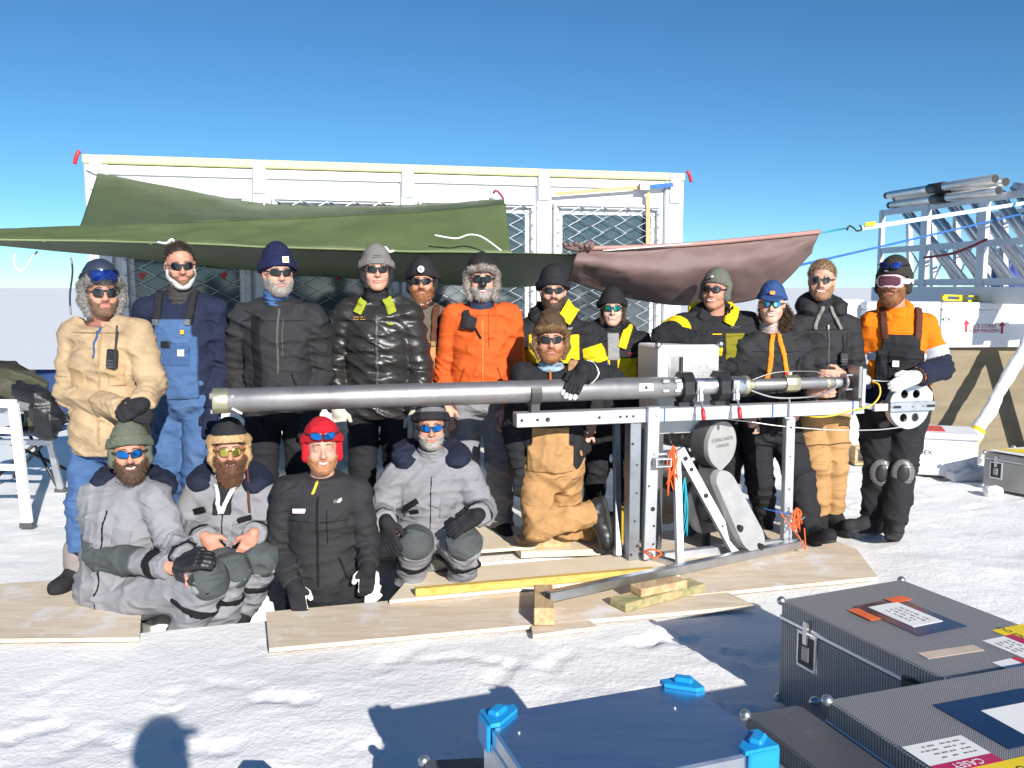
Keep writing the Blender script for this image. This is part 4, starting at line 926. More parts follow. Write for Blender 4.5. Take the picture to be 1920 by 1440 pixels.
m.prism([lo0, lo1, hi1, hi0], (0, .02, .012)); m.solo('plywood_sheet', PLYB, 'large brown plywood sheet leaning below the stencilled core box', 'board')
MB().box((pn0 + pn1) / 2 * np.array([1, 1, 0]) + np.array([-.2, .38, pn0[2] / 2 - .02]), (2.0, .30, pn0[2] / 2 - .03), X=bxE).solo('sled_deck', RKG, 'grey sled deck carrying the white core boxes', 'sled')
# upright box with red letters, small crate
q = gr(1600, 868); kU = thing('core_box', 'narrow white ice core box standing on end behind the tan trousers', 'box', q, 'white ice core boxes on the sled')
MB().box(q + np.array([.0, .15, .33]), (.105, .12, .33), X=(1, .15, 0), bev=.01).build('body', BOXW, kU)
text('stencil_letters', 'ICE CO\nEEP FR', .068, q + np.array([.0, .02, .52]), (1, .15, 0), (0, 0, 1), RED_M, kU, .0006)
q = gr(1622, 872); cr_ = thing('wooden_crate', 'little open pine crate on the snow beside the knee pads', 'crate', q)
for dx, dz, hx, hz in ((0, .012, .10, .012), (0, .165, .10, .012), (-.09, .09, .012, .07), (.09, .09, .012, .07)): MB().box(q + np.array([dx, .08, dz]), (hx, .09, hz)).build('plank', PINE, cr_)
MB().box(q + np.array([0, .165, .09]), (.08, .006, .07)).build('back', PINE, cr_)
# white tub
TUB = M('white_polystyrene', (.72, .73, .75), .65, 0, .03, 4, .1, 60)
a = gr(1690, 888); b = gr(1832, 897); e_ = nrm(b - a); n_ = np.array([-e_[1], e_[0], 0]); w = np.linalg.norm(b - a)
tub = thing('foam_tub', 'white foam tub with dark lettering and a red folder on its lid', 'tub', (a + b) / 2 + n_ * .25)
MB().box((a + b) / 2 + n_ * .25 + np.array([0, 0, .165]), (w / 2, .25, .165), X=e_, bev=.02).build('body', TUB, tub); MB().box((a + b) / 2 + n_ * .25 + np.array([0, 0, .36]), (w / 2 + .015, .265, .028), X=e_, bev=.012).build('lid', TUB, tub)
text('dark_letters', 'ERDEX', .058, on_plane(1728, 848, a - n_ * .003, n_), e_, (0, 0, 1), INK, tub, .0006)
MB().box(a + e_ * w * .3 + n_ * .26 + np.array([0, 0, .393]), (.17, .15, .004), X=e_).solo('red_folder', RED, 'red folder lying on the white foam tub', 'folder')
a = gr(1842, 912); b = gr(1960, 935); e_ = nrm(b - a); n_ = np.array([-e_[1], e_[0], 0]); w = np.linalg.norm(b - a)
kc, Pc, Xc, Yc, lxc, lyc = case('aluminium_case', a, e_ * w, n_ * .45, .30, 0.0, 'bare metal case with papers on its lid at the right edge', M('dull_sheet_metal', (.36, .35, .33), .45, .8, .08, 5), .05)
butterfly(kc, a + e_ * .11 + np.array([0, 0, .16]) - n_ * .004, e_, -n_)
MB().prism([Pc(.02, .02, .012), Pc(.55, .0, .012), Pc(.6, .36, .012), Pc(.10, .42, .012)], (0, 0, .004)).solo('paper_sheet', STICK_W, 'white paper sheets on the bare metal case', 'paper')
MB().prism([Pc(.04, .10, .018), Pc(.50, .12, .018), Pc(.56, .28, .018), Pc(.16, .30, .018)], (0, 0, .003)).solo('yellow_card', STICK_Y, 'yellow card lying on the papers at the right edge', 'card')
# wrapped tube leaning
w0 = gr(1795, 885) + np.array([0, 0, .05]); w1 = at(1950, 600, 8.7); pts = []; rad_ = []
for i in range(41):
    t = i / 40; pts.append(w0 + (w1 - w0) * t + np.array([.014 * math.sin(i * .5), .01 * math.cos(i * .7), .012 * math.sin(i * .45 + 1)])); rad_.append((.058 + .005 * math.sin(i * .55) + .003 * math.sin(i * 1.9)) * (1 if i > 2 else .9))
wt = thing('wrapped_tube', 'long tube wrapped in crinkled white plastic leaning towards the right', 'tube', w0)
MB().tube(pts, rad_, 16).build('plastic_wrap', M('crinkled_plastic', (.78, .80, .84), .28, 0, .06, 12, .9, 38), wt, True)
wd = nrm(w1 - w0); MB().cyl(w0 - wd * .10, w0 + wd * .02, .05, 14).build('tube_end', GREYB, wt, True)
lc = w0 + wd * .28; MB().lathe(lc, wd, [(0, .066), (.08, .067), (.16, .066)], 14).build('warning_label', STICK_Y, wt, True); MB().lathe(lc + wd * .045, wd, [(0, .069), (.07, .069)], 14).build('label_panel', STICK_W, wt, True)
# snow lumps
random.seed(11)
def lump(c, r, sq, label):
    m = MB(); m.ball((0, 0, 0), r, 9, sq); v = np.array(m.v); n = fbm(v[:, 0] * 14 + c[0] * 7, v[:, 1] * 14 + v[:, 2] * 11, 3, 3); v = v * (1 + .9 * n[:, None]) + np.asarray(c); m.v = [tuple(x) for x in v]
    return m.solo('snow_lump', SNOW, label, 'snow', smooth=True)
for i, (px, py, r, lb_) in enumerate(((1800, 893, .13, 'snow heaped round the foot of the wrapped tube'), (1848, 880, .12, 'snow heap between the foam tub and the metal case'), (1768, 878, .08, 'small snow lump in front of the foam tub'), (1862, 926, .06, 'small snow lump before the metal case'))):
    c = gr(px, py); lump(c + np.array([0, 0, r * .2]), r, (1.4, 1, .8), lb_)

# ================================================================ people: implicit bodies and clothes turned into meshes
def basis(L, Fw, U): return np.stack([L, Fw, U])           # rows
class Pr:
    """one soft primitive: f(X, Y, Z) -> distance; lo, hi: its box"""
    def __init__(s, f, lo, hi, k=.03, op='+'): s.f = f; s.lo = np.asarray(lo, float); s.hi = np.asarray(hi, float); s.k = k; s.op = op
    def grow(s, t): f = s.f; return Pr(lambda X, Y, Z: f(X, Y, Z) - t, s.lo - t, s.hi + t, s.k, s.op)
def cone(a, b, ra, rb, k=.03, op='+'):
    a = np.asarray(a, float); b = np.asarray(b, float); d = b - a; L2 = max(1e-9, float(d @ d))
    def f(X, Y, Z):
        x = X - a[0]; y = Y - a[1]; z = Z - a[2]; t = np.clip((x * d[0] + y * d[1] + z * d[2]) / L2, 0, 1)
        return np.sqrt((x - t * d[0]) ** 2 + (y - t * d[1]) ** 2 + (z - t * d[2]) ** 2) - (ra + (rb - ra) * t)
    r = max(ra, rb); return Pr(f, np.minimum(a, b) - r, np.maximum(a, b) + r, k, op)
def ell(c, rad, B=np.eye(3), k=.03, op='+'):
    c = np.asarray(c, float); rad = np.asarray(rad, float); B = np.asarray(B, float)
    def f(X, Y, Z):
        x = X - c[0]; y = Y - c[1]; z = Z - c[2]; s0 = s1 = 0
        for i in range(3):
            q = (x * B[i, 0] + y * B[i, 1] + z * B[i, 2]); s0 = s0 + (q / rad[i]) ** 2; s1 = s1 + (q / rad[i] ** 2) ** 2
        k0 = np.sqrt(s0); return k0 * (k0 - 1) / np.maximum(np.sqrt(s1), 1e-6)
    e = np.sqrt(((B * rad[:, None]) ** 2).sum(0)); return Pr(f, c - e, c + e, k, op)
def rbox(c, h, B=np.eye(3), r=.01, k=.02, op='+'):
    c = np.asarray(c, float); h = np.asarray(h, float) - r; B = np.asarray(B, float)
    def f(X, Y, Z):
        x = X - c[0]; y = Y - c[1]; z = Z - c[2]; o = 0; m = None
        for i in range(3):
            q = np.abs(x * B[i, 0] + y * B[i, 1] + z * B[i, 2]) - h[i]; o = o + np.maximum(q, 0) ** 2; m = q if m is None else np.maximum(m, q)
        return np.sqrt(o) + np.minimum(m, 0) - r
    e = (np.abs(B) * (h + r)[:, None]).sum(0); return Pr(f, c - e, c + e, k, op)
def half(o, n):
    """keeps the side that n points away from"""
    o = np.asarray(o, float); n = nrm(n); return lambda X, Y, Z: (X - o[0]) * n[0] + (Y - o[1]) * n[1] + (Z - o[2]) * n[2]
def evalp(prims, X, Y, Z):
    d = None
    for p in prims:
        q = p.f(X, Y, Z)
        if d is None: d = q
        elif p.op == '-': d = np.maximum(d, -q)
        else:
            h = np.clip(.5 + .5 * (d - q) / p.k, 0, 1); d = d * (1 - h) + q * h - p.k * h * (1 - h)
    return d
def field(prims, xs, ys, zs, cuts=(), disp=None):
    X = xs[:, None, None]; Y = ys[None, :, None]; Z = zs[None, None, :]; d = np.full((len(xs), len(ys), len(zs)), .5, np.float32)
    for p in prims:
        m = p.k + .03
        i0, i1 = np.searchsorted(xs, p.lo[0] - m), np.searchsorted(xs, p.hi[0] + m); j0, j1 = np.searchsorted(ys, p.lo[1] - m), np.searchsorted(ys, p.hi[1] + m); k0, k1 = np.searchsorted(zs, p.lo[2] - m), np.searchsorted(zs, p.hi[2] + m)
        if i1 <= i0 or j1 <= j0 or k1 <= k0: continue
        q = p.f(X[i0:i1], Y[:, j0:j1], Z[:, :, k0:k1]).astype(np.float32); s = d[i0:i1, j0:j1, k0:k1]
        if p.op == '-':
            h = np.clip(.5 - .5 * (s + q) / p.k, 0, 1); s[...] = s * (1 - h) - q * h + p.k * h * (1 - h)
        else:
            h = np.clip(.5 + .5 * (s - q) / p.k, 0, 1); s[...] = s * (1 - h) + q * h - p.k * h * (1 - h)
    if disp is not None: d += disp(X, Y, Z).astype(np.float32)
    for c in cuts: d = np.maximum(d, c(X, Y, Z))
    return d
def nets(d, xs, ys, zs):
    """surface nets on a rectilinear grid -> vertices, quads"""
    s = d < 0; n0, n1, n2 = d.shape
    cnt = sum(s[a:n0 - 1 + a, b:n1 - 1 + b, c:n2 - 1 + c].astype(np.int8) for a in (0, 1) for b in (0, 1) for c in (0, 1))
    act = (cnt > 0) & (cnt < 8); I, J, K = np.nonzero(act); n = len(I)
    if n == 0: return np.zeros((0, 3)), np.zeros((0, 4), int)
    acc = np.zeros((n, 3)); w = np.zeros(n)
    cor = {(a, b, c): d[I + a, J + b, K + c] for a in (0, 1) for b in (0, 1) for c in (0, 1)}
    for ax in range(3):
        for u in (0, 1):
            for v in (0, 1):
                p = [0, 0, 0]; o = [q for q in range(3) if q != ax]; p[o[0]] = u; p[o[1]] = v; a = tuple(p); p[ax] = 1; b = tuple(p)
                da, db = cor[a], cor[b]; m = (da < 0) != (db < 0); t = np.where(m, da / np.where(m, da - db, 1), 0)
                pos = np.stack([np.full(n, float(a[0])), np.full(n, float(a[1])), np.full(n, float(a[2]))], 1); pos[:, ax] += t
                acc += np.where(m[:, None], pos, 0); w += m
    fr = acc / w[:, None]
    V = np.stack([xs[I] + fr[:, 0] * (xs[I + 1] - xs[I]), ys[J] + fr[:, 1] * (ys[J + 1] - ys[J]), zs[K] + fr[:, 2] * (zs[K + 1] - zs[K])], 1)
    idx = np.full(act.shape, -1, np.int64); idx[I, J, K] = np.arange(n); Q = []
    for ax in range(3):
        o = [q for q in range(3) if q != ax]
        sl0 = [slice(None)] * 3; sl1 = [slice(None)] * 3; sl0[ax] = slice(0, -1); sl1[ax] = slice(1, None)
        for q in o: sl0[q] = slice(1, -1); sl1[q] = slice(1, -1)
        A = s[tuple(sl0)]; B = s[tuple(sl1)]; e = np.nonzero(A != B); base = [e[0], e[1], e[2]]
        if len(e[0]) == 0: continue
        inside = A[e]
        g = [base[0].copy(), base[1].copy(), base[2].copy()]
        for q in o: g[q] = g[q] + 1
        def cell(du, dv):
            h = [x.copy() for x in g]; h[o[0]] -= du; h[o[1]] -= dv; return idx[h[0], h[1], h[2]]
        q4 = np.stack([cell(1, 1), cell(0, 1), cell(0, 0), cell(1, 0)], 1)
        flip = ~inside if ax != 1 else inside
        q4[flip] = q4[flip][:, ::-1]; Q.append(q4)
    Q = np.concatenate(Q); Q = Q[(Q >= 0).all(1)]; return V, Q
def bounds(prims):
    lo = np.min([p.lo for p in prims if p.op == '+'], 0); hi = np.max([p.hi for p in prims if p.op == '+'], 0); return lo, hi
def solid(name, prims, vox, mat, parent, cuts=(), disp=None, box=None, smooth=True, want=False, groups=None):
    if groups: prims = [p for g in groups for p in g[0]]
    lo, hi = bounds(prims) if box is None else (np.asarray(box[0]), np.asarray(box[1])); m = vox * 2.5
    xs, ys, zs = (np.arange(lo[i] - m, hi[i] + m + vox, vox) for i in range(3))
    if groups:
        d = None
        for gp, gc_, gd in groups:
            e = field(gp, xs, ys, zs, gc_, gd)
            if d is None: d = e
            else: h = np.clip(.5 + .5 * (d - e) / .014, 0, 1); d = d * (1 - h) + e * h - .014 * h * (1 - h)
    else: d = field(prims, xs, ys, zs, cuts, disp)
    V, Q = nets(d, xs, ys, zs)
    if len(Q) == 0: return (None, V, Q) if want else None
    me = mesh_np(name, V - origin_of(parent), Q); o = link(name, me, parent, mat, smooth)
    return (o, V, Q) if want else o
def folds(seed, amp=.006, wl=.07, dirn=(0, 0, 1)):
    rs_ = np.random.RandomState(seed); ks = []
    for i in range(4):
        v = nrm(rs_.normal(size=3) * np.array([.55, .55, .8]) + np.asarray(dirn) * .9); ks.append((v * 2 * math.pi / (wl * rs_.uniform(.8, 1.9)), nrm(rs_.normal(size=3)) * rs_.uniform(5, 11), rs_.uniform(0, 6.28), rs_.uniform(0, 6.28), rs_.uniform(.6, 1.5)))
    def f(X, Y, Z):
        r = 0
        for k, k2, p, p2, w in ks:
            wv = w * np.sin(X * k2[0] + Y * k2[1] + Z * k2[2] + p2); r = r + ((1 - np.abs(np.sin((X * k[0] + Y * k[1] + Z * k[2]) * .5 + p + wv))) ** 1.8 - .28)
        mk = .5 + .5 * np.sin(X * 9 + 2 * np.sin(Z * 7 + ks[0][2]) + ks[1][2]) * np.sin(Z * 8 + Y * 6 + ks[2][2])
        return -r * amp * 1.15 * (.2 + .8 * mk)
    return f
def quilt(zper, amp=.007):
    return lambda X, Y, Z: amp * (np.abs(np.sin(Z * math.pi / zper)) * -1 + .5) + 0 * X + 0 * Y
def fur(name, V, Q, mat, parent, n=2600, ln=.016, wd=.0016, droop=(0, 0, -.3), seed=1, sel=None):
    rs_ = np.random.RandomState(seed); P0 = V[Q]; nn = np.cross(P0[:, 1] - P0[:, 0], P0[:, 3] - P0[:, 0]); ar = np.linalg.norm(nn, axis=1); ok = ar > 1e-12
    if sel is not None: ok &= sel(P0.mean(1))
    if ok.sum() == 0: return
    P0 = P0[ok]; nn = nn[ok] / ar[ok][:, None]; pr = ar[ok] / ar[ok].sum(); i = rs_.choice(len(P0), n, p=pr)
    a, b = rs_.rand(n, 1), rs_.rand(n, 1); p = P0[i, 0] * (1 - a) * (1 - b) + P0[i, 1] * a * (1 - b) + P0[i, 2] * a * b + P0[i, 3] * (1 - a) * b
    d = nn[i] + rs_.normal(size=(n, 3)) * .45 + np.asarray(droop); d /= np.linalg.norm(d, axis=1)[:, None]; l = ln * rs_.uniform(.6, 1.3, (n, 1))
    s = np.cross(d, rs_.normal(size=(n, 3))); s /= np.linalg.norm(s, axis=1)[:, None]
    v = np.stack([p - s * wd - nn[i] * .003, p + s * wd - nn[i] * .003, p + d * l * .6 + s * wd * .7 + np.asarray(droop) * ln * .15, p + d * l + np.asarray(droop) * ln * .4], 1).reshape(-1, 3)
    q = np.arange(n * 4).reshape(n, 4); o = link(name, mesh_np(name, v - origin_of(parent), q), parent, mat, False); return o

SKIN = {}
def skin(tone):
    c = {'fair': (.56, .31, .22), 'ruddy': (.52, .25, .17), 'tan': (.44, .23, .145), 'pale': (.62, .38, .29)}[tone]
    return M('skin_' + tone, c, .48, 0, .16, 26, .25, 220, spec=.4, dirt=(c[0] * .9, c[1] * .62, c[2] * .6), dirt_amt=.6, dirt_s=14)
def cloth(name, c, rough=.8, var=.14, bump=.35, bs=300, sheen=0, wr=.55, ws=6.5, **kw):
    new = name not in _MC; m = M(name, c, rough, 0, var, 7, bump, bs, spec=.25, sheen=sheen, **kw)
    if new and wr:
        N = m.node_tree.nodes; K = m.node_tree.links; tc = N.new('ShaderNodeTexCoord'); mp = N.new('ShaderNodeMapping'); mp.inputs['Scale'].default_value = (1, 1, 1.9); mp.inputs['Rotation'].default_value = (.3, .35, .2); K.new(tc.outputs['Object'], mp.inputs['Vector'])
        n = N.new('ShaderNodeTexNoise'); n.noise_type = 'RIDGED_MULTIFRACTAL'; n.inputs['Scale'].default_value = ws; n.inputs['Detail'].default_value = 2.5; n.inputs['Distortion'].default_value = 1.2; K.new(mp.outputs[0], n.inputs['Vector'])
        b2 = N.new('ShaderNodeBump'); b2.inputs['Strength'].default_value = wr; b2.inputs['Distance'].default_value = .03; K.new(n.outputs['Fac'], b2.inputs['Height'])
        old = [x for x in N if x.type == 'BUMP' and x is not b2]; pb = N['Principled BSDF']
        if old: K.new(b2.outputs[0], old[0].inputs['Normal'])
        else: K.new(b2.outputs[0], pb.inputs['Normal'])
    return m
LENS = {'black': M('lens_black', (.012, .012, .014), .06, 0, .1, spec=.8), 'blue': M('lens_blue_mirror', (.02, .22, .70), .08, .85, .25, 20), 'teal': M('lens_teal_mirror', (.02, .26, .22), .08, .85, .3, 20), 'gold': M('lens_gold_mirror', (.62, .52, .12), .08, .85, .25, 20), 'sky': M('lens_sky_mirror', (.12, .42, .66), .08, .85, .3, 20), 'rose': M('lens_rose', (.16, .05, .075), .1, .3, .2, 20), 'navy': M('lens_navy_mirror', (.015, .04, .22), .08, .8, .3, 16)}
LIP = M('lips', (.42, .13, .11), .45, 0, .1); TEETH = M('teeth', (.80, .77, .70), .35, 0, .03)

class Person:
    def __init__(s, label, D, head, yaw=0, pitch=0, roll=0, hs=1.0, tone='fair', ground=0.0, J=None, w=1.0, group='people posing for the group photograph', free=False, name='person'):
        """head: pixel between the eyes; J: joints as (px, py, dD); a = picture left, b = picture right"""
        s.D = D; s.hs = hs; s.w = w; J = J or {}; s.tone = tone
        pt = lambda q: at(q[0], q[1], D + (q[2] if len(q) > 2 else 0)) if len(q) < 4 else np.array(q[1:])
        s.h = at(head[0], head[1], D) if len(head) == 2 else np.array(head, float)
        base = math.atan2(s.h[0], s.h[1])              # turn to the camera
        y = base * -1 + R(yaw); cy, sy = math.cos(y), math.sin(y)
        L = np.array([cy, sy, 0]); Fw = np.array([sy, -cy, 0]); U = np.array([0, 0, 1.])
        cp_, sp_ = math.cos(R(pitch)), math.sin(R(pitch)); Fw, U = Fw * cp_ - U * sp_, U * cp_ + Fw * sp_
        cr, sr = math.cos(R(roll)), math.sin(R(roll)); L, U = L * cr - U * sr, U * cr + L * sr
        s.HB = basis(L, Fw, U); s.HL, s.HF, s.HU = L, Fw, U
        s.neck = pt(J['neck']) if 'neck' in J else s.h - U * .19 * hs - Fw * .045 * hs + np.array([0, .0, 0])
        s.j = {}
        for k_ in ('shA', 'shB', 'elA', 'elB', 'wrA', 'wrB', 'hpA', 'hpB', 'knA', 'knB', 'anA', 'anB', 'pel'):
            if k_ in J:
                s.j[k_] = pt(J[k_])
                if k_[:2] == 'an' and not free: s.j[k_][2] = ground + .10
        j = s.j
        j.setdefault('shA', s.neck + np.array([-.19 * w, 0, -.06])); j.setdefault('shB', s.neck + np.array([.19 * w, 0, -.06]))
        for q in 'AB': j['sh' + q] = j['sh' + q] + np.array([0, 0, .03])
        s.L = nrm((j['shB'] - j['shA'])); nb = (j['shA'] + j['shB']) / 2
        if 'pel' not in j:
            j['pel'] = np.array([nb[0], nb[1] + .02, nb[2] - .49])
        s.up = nrm(nb + np.array([0, 0, .05]) - j['pel']); s.L = nrm(s.L - s.up * (s.L @ s.up)); s.F = np.cross(s.L, s.up); s.B = basis(s.L, s.F, s.up)
        s.t = float(np.linalg.norm(nb - j['pel']))
        hl = nrm(np.array([s.L[0], s.L[1], 0]))
        j.setdefault('hpA', j['pel'] - hl * .095 * w + np.array([0, 0, -.05])); j.setdefault('hpB', j['pel'] + hl * .095 * w + np.array([0, 0, -.05]))
        for q in 'AB':
            hp = j['hp' + q]
            j.setdefault('an' + q, np.array([hp[0] + (.02 if q == 'B' else -.02), hp[1] + .02, ground + .10]))
            j.setdefault('kn' + q, (hp * .5 + j['an' + q] * .5) + s.F * .03)
            sh = j['sh' + q]; sg = -1 if q == 'A' else 1
            j.setdefault('el' + q, sh + hl * sg * .05 + np.array([0, .02, -.29])); j.setdefault('wr' + q, j['el' + q] + s.F * .06 + np.array([0, 0, -.25]))
        s.base = np.array([(j['anA'][0] + j['anB'][0]) / 2, (j['anA'][1] + j['anB'][1]) / 2, min(j['anA'][2], j['anB'][2]) - .10])
        s.zk = 1.2; s.root = None; s.label = label; s.group = group; s.name = name; s.hands = {}
    # -- prims
    def hp(s, x, y, z): return s.h + (s.HL * x + s.HF * y + s.HU * z) * s.hs
    def hcone(s, a, b, ra, rb, k=.012, op='+'): return cone(s.hp(*a), s.hp(*b), ra * s.hs, rb * s.hs, k * s.hs, op)
    def hell(s, c, r, k=.015, op='+'): return ell(s.hp(*c), np.array(r) * s.hs, s.HB, k * s.hs, op)
    def head_prims(s, smile=.0, female=False):
        f = .93 if female else 1
        return [s.hell((0, -.018, .035), (.077, .097, .090)), s.hell((0, .022, -.035), (.066 * f, .068, .085), .03), s.hcone((-.050 * f, .0, -.055), (-.018, .058, -.100), .026, .022, .03), s.hcone((.050 * f, .0, -.055), (.018, .058, -.100), .026, .022, .03),
                s.hell((0, .066, -.104), (.026 * f, .022, .018), .02), s.hcone((0, .082, .012), (0, .108, -.034), .0085, .0125, .012), s.hell((-.012, .094, -.038), (.010, .011, .008), .008), s.hell((.012, .094, -.038), (.010, .011, .008), .008),
                s.hcone((-.036, .074, .022), (.036, .074, .022), .013, .013, .015), s.hell((-.040 * f, .060, -.038), (.024, .022, .022), .025), s.hell((.040 * f, .060, -.038), (.024, .022, .022), .025),
                s.hell((-.031, .096, .002), (.015, .012, .010), .012, '-'), s.hell((.031, .096, .002), (.015, .012, .010), .012, '-'),
                s.hell((-.079, -.012, -.008), (.010, .020, .032), .01), s.hell((.079, -.012, -.008), (.010, .020, .032), .01),
                s.hcone((-.020, .086, -.064), (.020, .086, -.064), .0075, .0075, .008), s.hcone((-.017, .084, -.077), (.017, .084, -.077), .0085, .0085, .008),
                cone(s.hp(0, -.025, -.06), s.neck - s.up * .03, .056 * s.hs, .064 * s.hs, .03)]
    def torso(s, t=0.0):
        j = s.j; w = s.w; P_ = j['pel']; u = s.up * s.t
        return [ell(P_ + u * .70, (.165 * w + t, .112 * w + t, .185 + t), s.B, .05), ell(P_ + u * .32, (.155 * w + t, .115 * w + t, .19 + t), s.B, .06), ell(P_ - s.up * .01, (.160 * w + t, .118 * w + t, .13 + t), s.B, .06),
                cone(j['shA'] * .85 + j['shB'] * .15 - s.up * .02, j['shB'] * .85 + j['shA'] * .15 - s.up * .02, .055 + t, .055 + t, .05), cone(s.neck + s.up * .012, j['shA'] + s.up * .002, .045 + t * .8, .048 + t, .04), cone(s.neck + s.up * .012, j['shB'] + s.up * .002, .045 + t * .8, .048 + t, .04)]
    def arms(s, t=0.0, which='AB'):
        r = []
        for q in which:
            a, e, h = s.j['sh' + q], s.j['el' + q], s.j['wr' + q]; r += [cone(a, e, .058 + t, .046 + t, .016), cone(e, h, .047 + t, .032 + t * .9, .014)]
        return r
    def legs(s, t=0.0):
        r = []
        for q in 'AB':
            a, e, h = s.j['hp' + q], s.j['kn' + q], s.j['an' + q]; r += [cone(a, e, .085 * (.6 + .4 * s.w) + t, .058 + t, .045), cone(e, h, .058 + t, .042 + t, .035)]
        return r
    def make(s, smile=0, female=False, bare=(), eyes=False):
        """the body: one continuous mesh from head to feet, fingers included"""
        hp_ = s.head_prims(smile, female); s.hprims = hp_
        prims = s.torso(-.012) + s.arms(-.012) + s.legs(-.012) + hp_
        for q in 'AB':
            an = s.j['an' + q]; prims.append(cone(an, an + s.footdir(q) * .07 - np.array([0, 0, .045]), .022, .018, .02))
            hpz = s.hand_prims(q, **s.hands.get(q, {})); s.hands.setdefault(q, {}); prims += hpz
        lo, hi = bounds(prims); fine = []
        hl, hh = bounds(hp_[:-1]); boxes = [(hl, hh, .0062 * s.hs)]
        for q in bare:
            a, b = bounds(s.hand_prims(q, **s.hands.get(q, {}))); boxes.append((a, b, .006))
        ax = []
        for i in range(3):
            x = lo[i] - .03; c = []
            while x < hi[i] + .03:
                c.append(x); st_ = .02
                for a, b, v in boxes:
                    if a[i] - .02 < x < b[i] + .01: st_ = min(st_, v)
                x += st_
            ax.append(np.array(c))
        V, Q = nets(field(prims, *ax), *ax)
        root = link(s.name, mesh_np(s.name, V - s.base, Q), None, skin(s.tone), True); root.location = s.base
        tag(root, s.label, 'person', s.group); s.root = root
        # mouth
        def fy(x, z):
            o = s.hp(x, .16, z); dr_ = -s.HF; t = 0
            for _ in range(40):
                p = o + dr_ * t; d_ = float(evalp([q for q in hp_], p[0], p[1], p[2])); t += d_ * .8
                if d_ < .0006: break
            return .16 - t / s.hs
        s.fy = fy
        BR = M('eyebrow', (.10, .06, .035), .8, 0, .3, 60)
        for sg in (-1, 1):
            MB().tube([s.hp(sg * x, fy(sg * x, zz) + .001, zz) for x, zz in ((.012, .0235), (.024, .0275), (.036, .0265), (.046, .0215))], [.0025, .0036, .0032, .0015], 6).build('eyebrow', BR, root, True)
            if eyes:
                e = s.hp(sg * .031, fy(sg * .031, .001) - .0055, .001); MB().ball(e, .0105 * s.hs, 8).build('eyeball', TEETH, root, True); MB().ball(e + s.HF * .0066 * s.hs, .0047 * s.hs, 6).build('iris', M('iris', (.05, .09, .12), .2), root, True)
                for zz, r_ in ((.0068, .0062), (-.0062, .0056)): MB().tube([s.hp(sg * (.031 + dx), fy(sg * .031, .001) + .0045 - abs(dx) * .35, zz * (1 - (abs(dx) / .019) ** 2)) for dx in (-.017, -.009, 0, .009, .017)], [.002, r_, r_ * 1.1, r_, .002], 6).build('eyelid', skin(s.tone), root, True)
        c = smile * .007
        if smile > .4:
            xs_ = np.linspace(-.026, .026, 9); m = MB()
            for e0, e1 in zip(xs_[:-1], xs_[1:]):
                za = -.0705 + c * (abs(e0) / .02) ** 2 * .9; zb = -.0705 + c * (abs(e1) / .02) ** 2 * .9; ha = .0058 * (1 - (abs(e0) / .0275) ** 2); hb = .0058 * (1 - (abs(e1) / .0275) ** 2)
                ya, yb = fy(e0, -.07) + .0012, fy(e1, -.07) + .0012
                m.add([s.hp(e0, ya, za - ha), s.hp(e1, yb, zb - hb), s.hp(e1, yb, zb + hb), s.hp(e0, ya, za + ha)], [(0, 1, 2, 3)])
            m.build('teeth', TEETH, root)
        for z0, rr_ in ((-.0635, .0036), (-.0775, .0046)):
            pts = []
            for x in np.linspace(-.028, .028, 9):
                up_ = c * (abs(x) / .022) ** 2 + (0 if smile <= .4 else 0); zz = z0 + up_ + (.004 * (1 if z0 < -.07 else -1)) * (abs(x) / .024) ** 2 * 1.2; pts.append(s.hp(x, fy(x, zz) - .001, zz))
            MB().tube(pts, [rr_ * (.35 + .65 * (1 - (abs(x) / .024) ** 2)) * s.hs for x in np.linspace(-.028, .028, 9)], 6).build('lips', LIP, root, True)
        return root
    def footdir(s, q):
        return s.feet.get(q, nrm(np.array([s.F[0], s.F[1], 0]) + nrm(np.array([s.L[0], s.L[1], 0])) * (.25 if q == 'B' else -.25))) if hasattr(s, 'feet') else nrm(np.array([s.F[0], s.F[1], 0]) + nrm(np.array([s.L[0], s.L[1], 0])) * (.25 if q == 'B' else -.25))
    def hand_prims(s, q, d=None, n=None, curl=.45, t=0.0, thumb=1, sc=1.0, spread=1.0):
        """five separate fingers on a palm; d: where the fingers point, n: back of the hand"""
        w_ = s.j['wr' + q]; e_ = s.j['el' + q]
        d = nrm(w_ - e_ if d is None else d); n = np.asarray(s.F if n is None else n, float); n = nrm(n - d * (n @ d)); lat = np.cross(d, n)
        th = thumb * (1 if q == 'A' else -1)
        r = [rbox(w_ + d * .052 * sc, (.039 * sc + t, .047 * sc + t, .015 * sc + t), basis(lat, d, n), .013, .012), cone(w_ - d * .01, w_ + d * .03 * sc, .029 + t, .028 + t, .02)]
        for i, (off, ln) in enumerate(((-.0295, .062), (-.0098, .074), (.0098, .079), (.0295, .070))):
            p = w_ + d * .092 * sc + lat * off * sc * spread; a = curl * (.45 if True else 0)
            for k_ in range(3):
                L_ = ln * sc * (.45, .32, .23)[k_]; dr_ = d * math.cos(a) - n * math.sin(a); p2 = p + dr_ * L_
                r.append(cone(p, p2, (.0098 - .0008 * k_) * sc + t, (.0092 - .0008 * k_) * sc + t, .0045)); p = p2; a += curl * (.9, .7, .5)[k_]
        p = w_ + d * .022 * sc - lat * th * .030 * sc; dr_ = nrm(d * .75 - lat * th * .7 - n * (.15 + .35 * curl)); p2 = p + dr_ * .042 * sc; r.append(cone(p, p2, .0145 * sc + t, .0115 * sc + t, .012))
        dr_ = nrm(d * .95 - lat * th * .15 - n * (.2 + .4 * curl)); r.append(cone(p2, p2 + dr_ * .034 * sc, .0115 * sc + t, .0095 * sc + t, .006)); return r
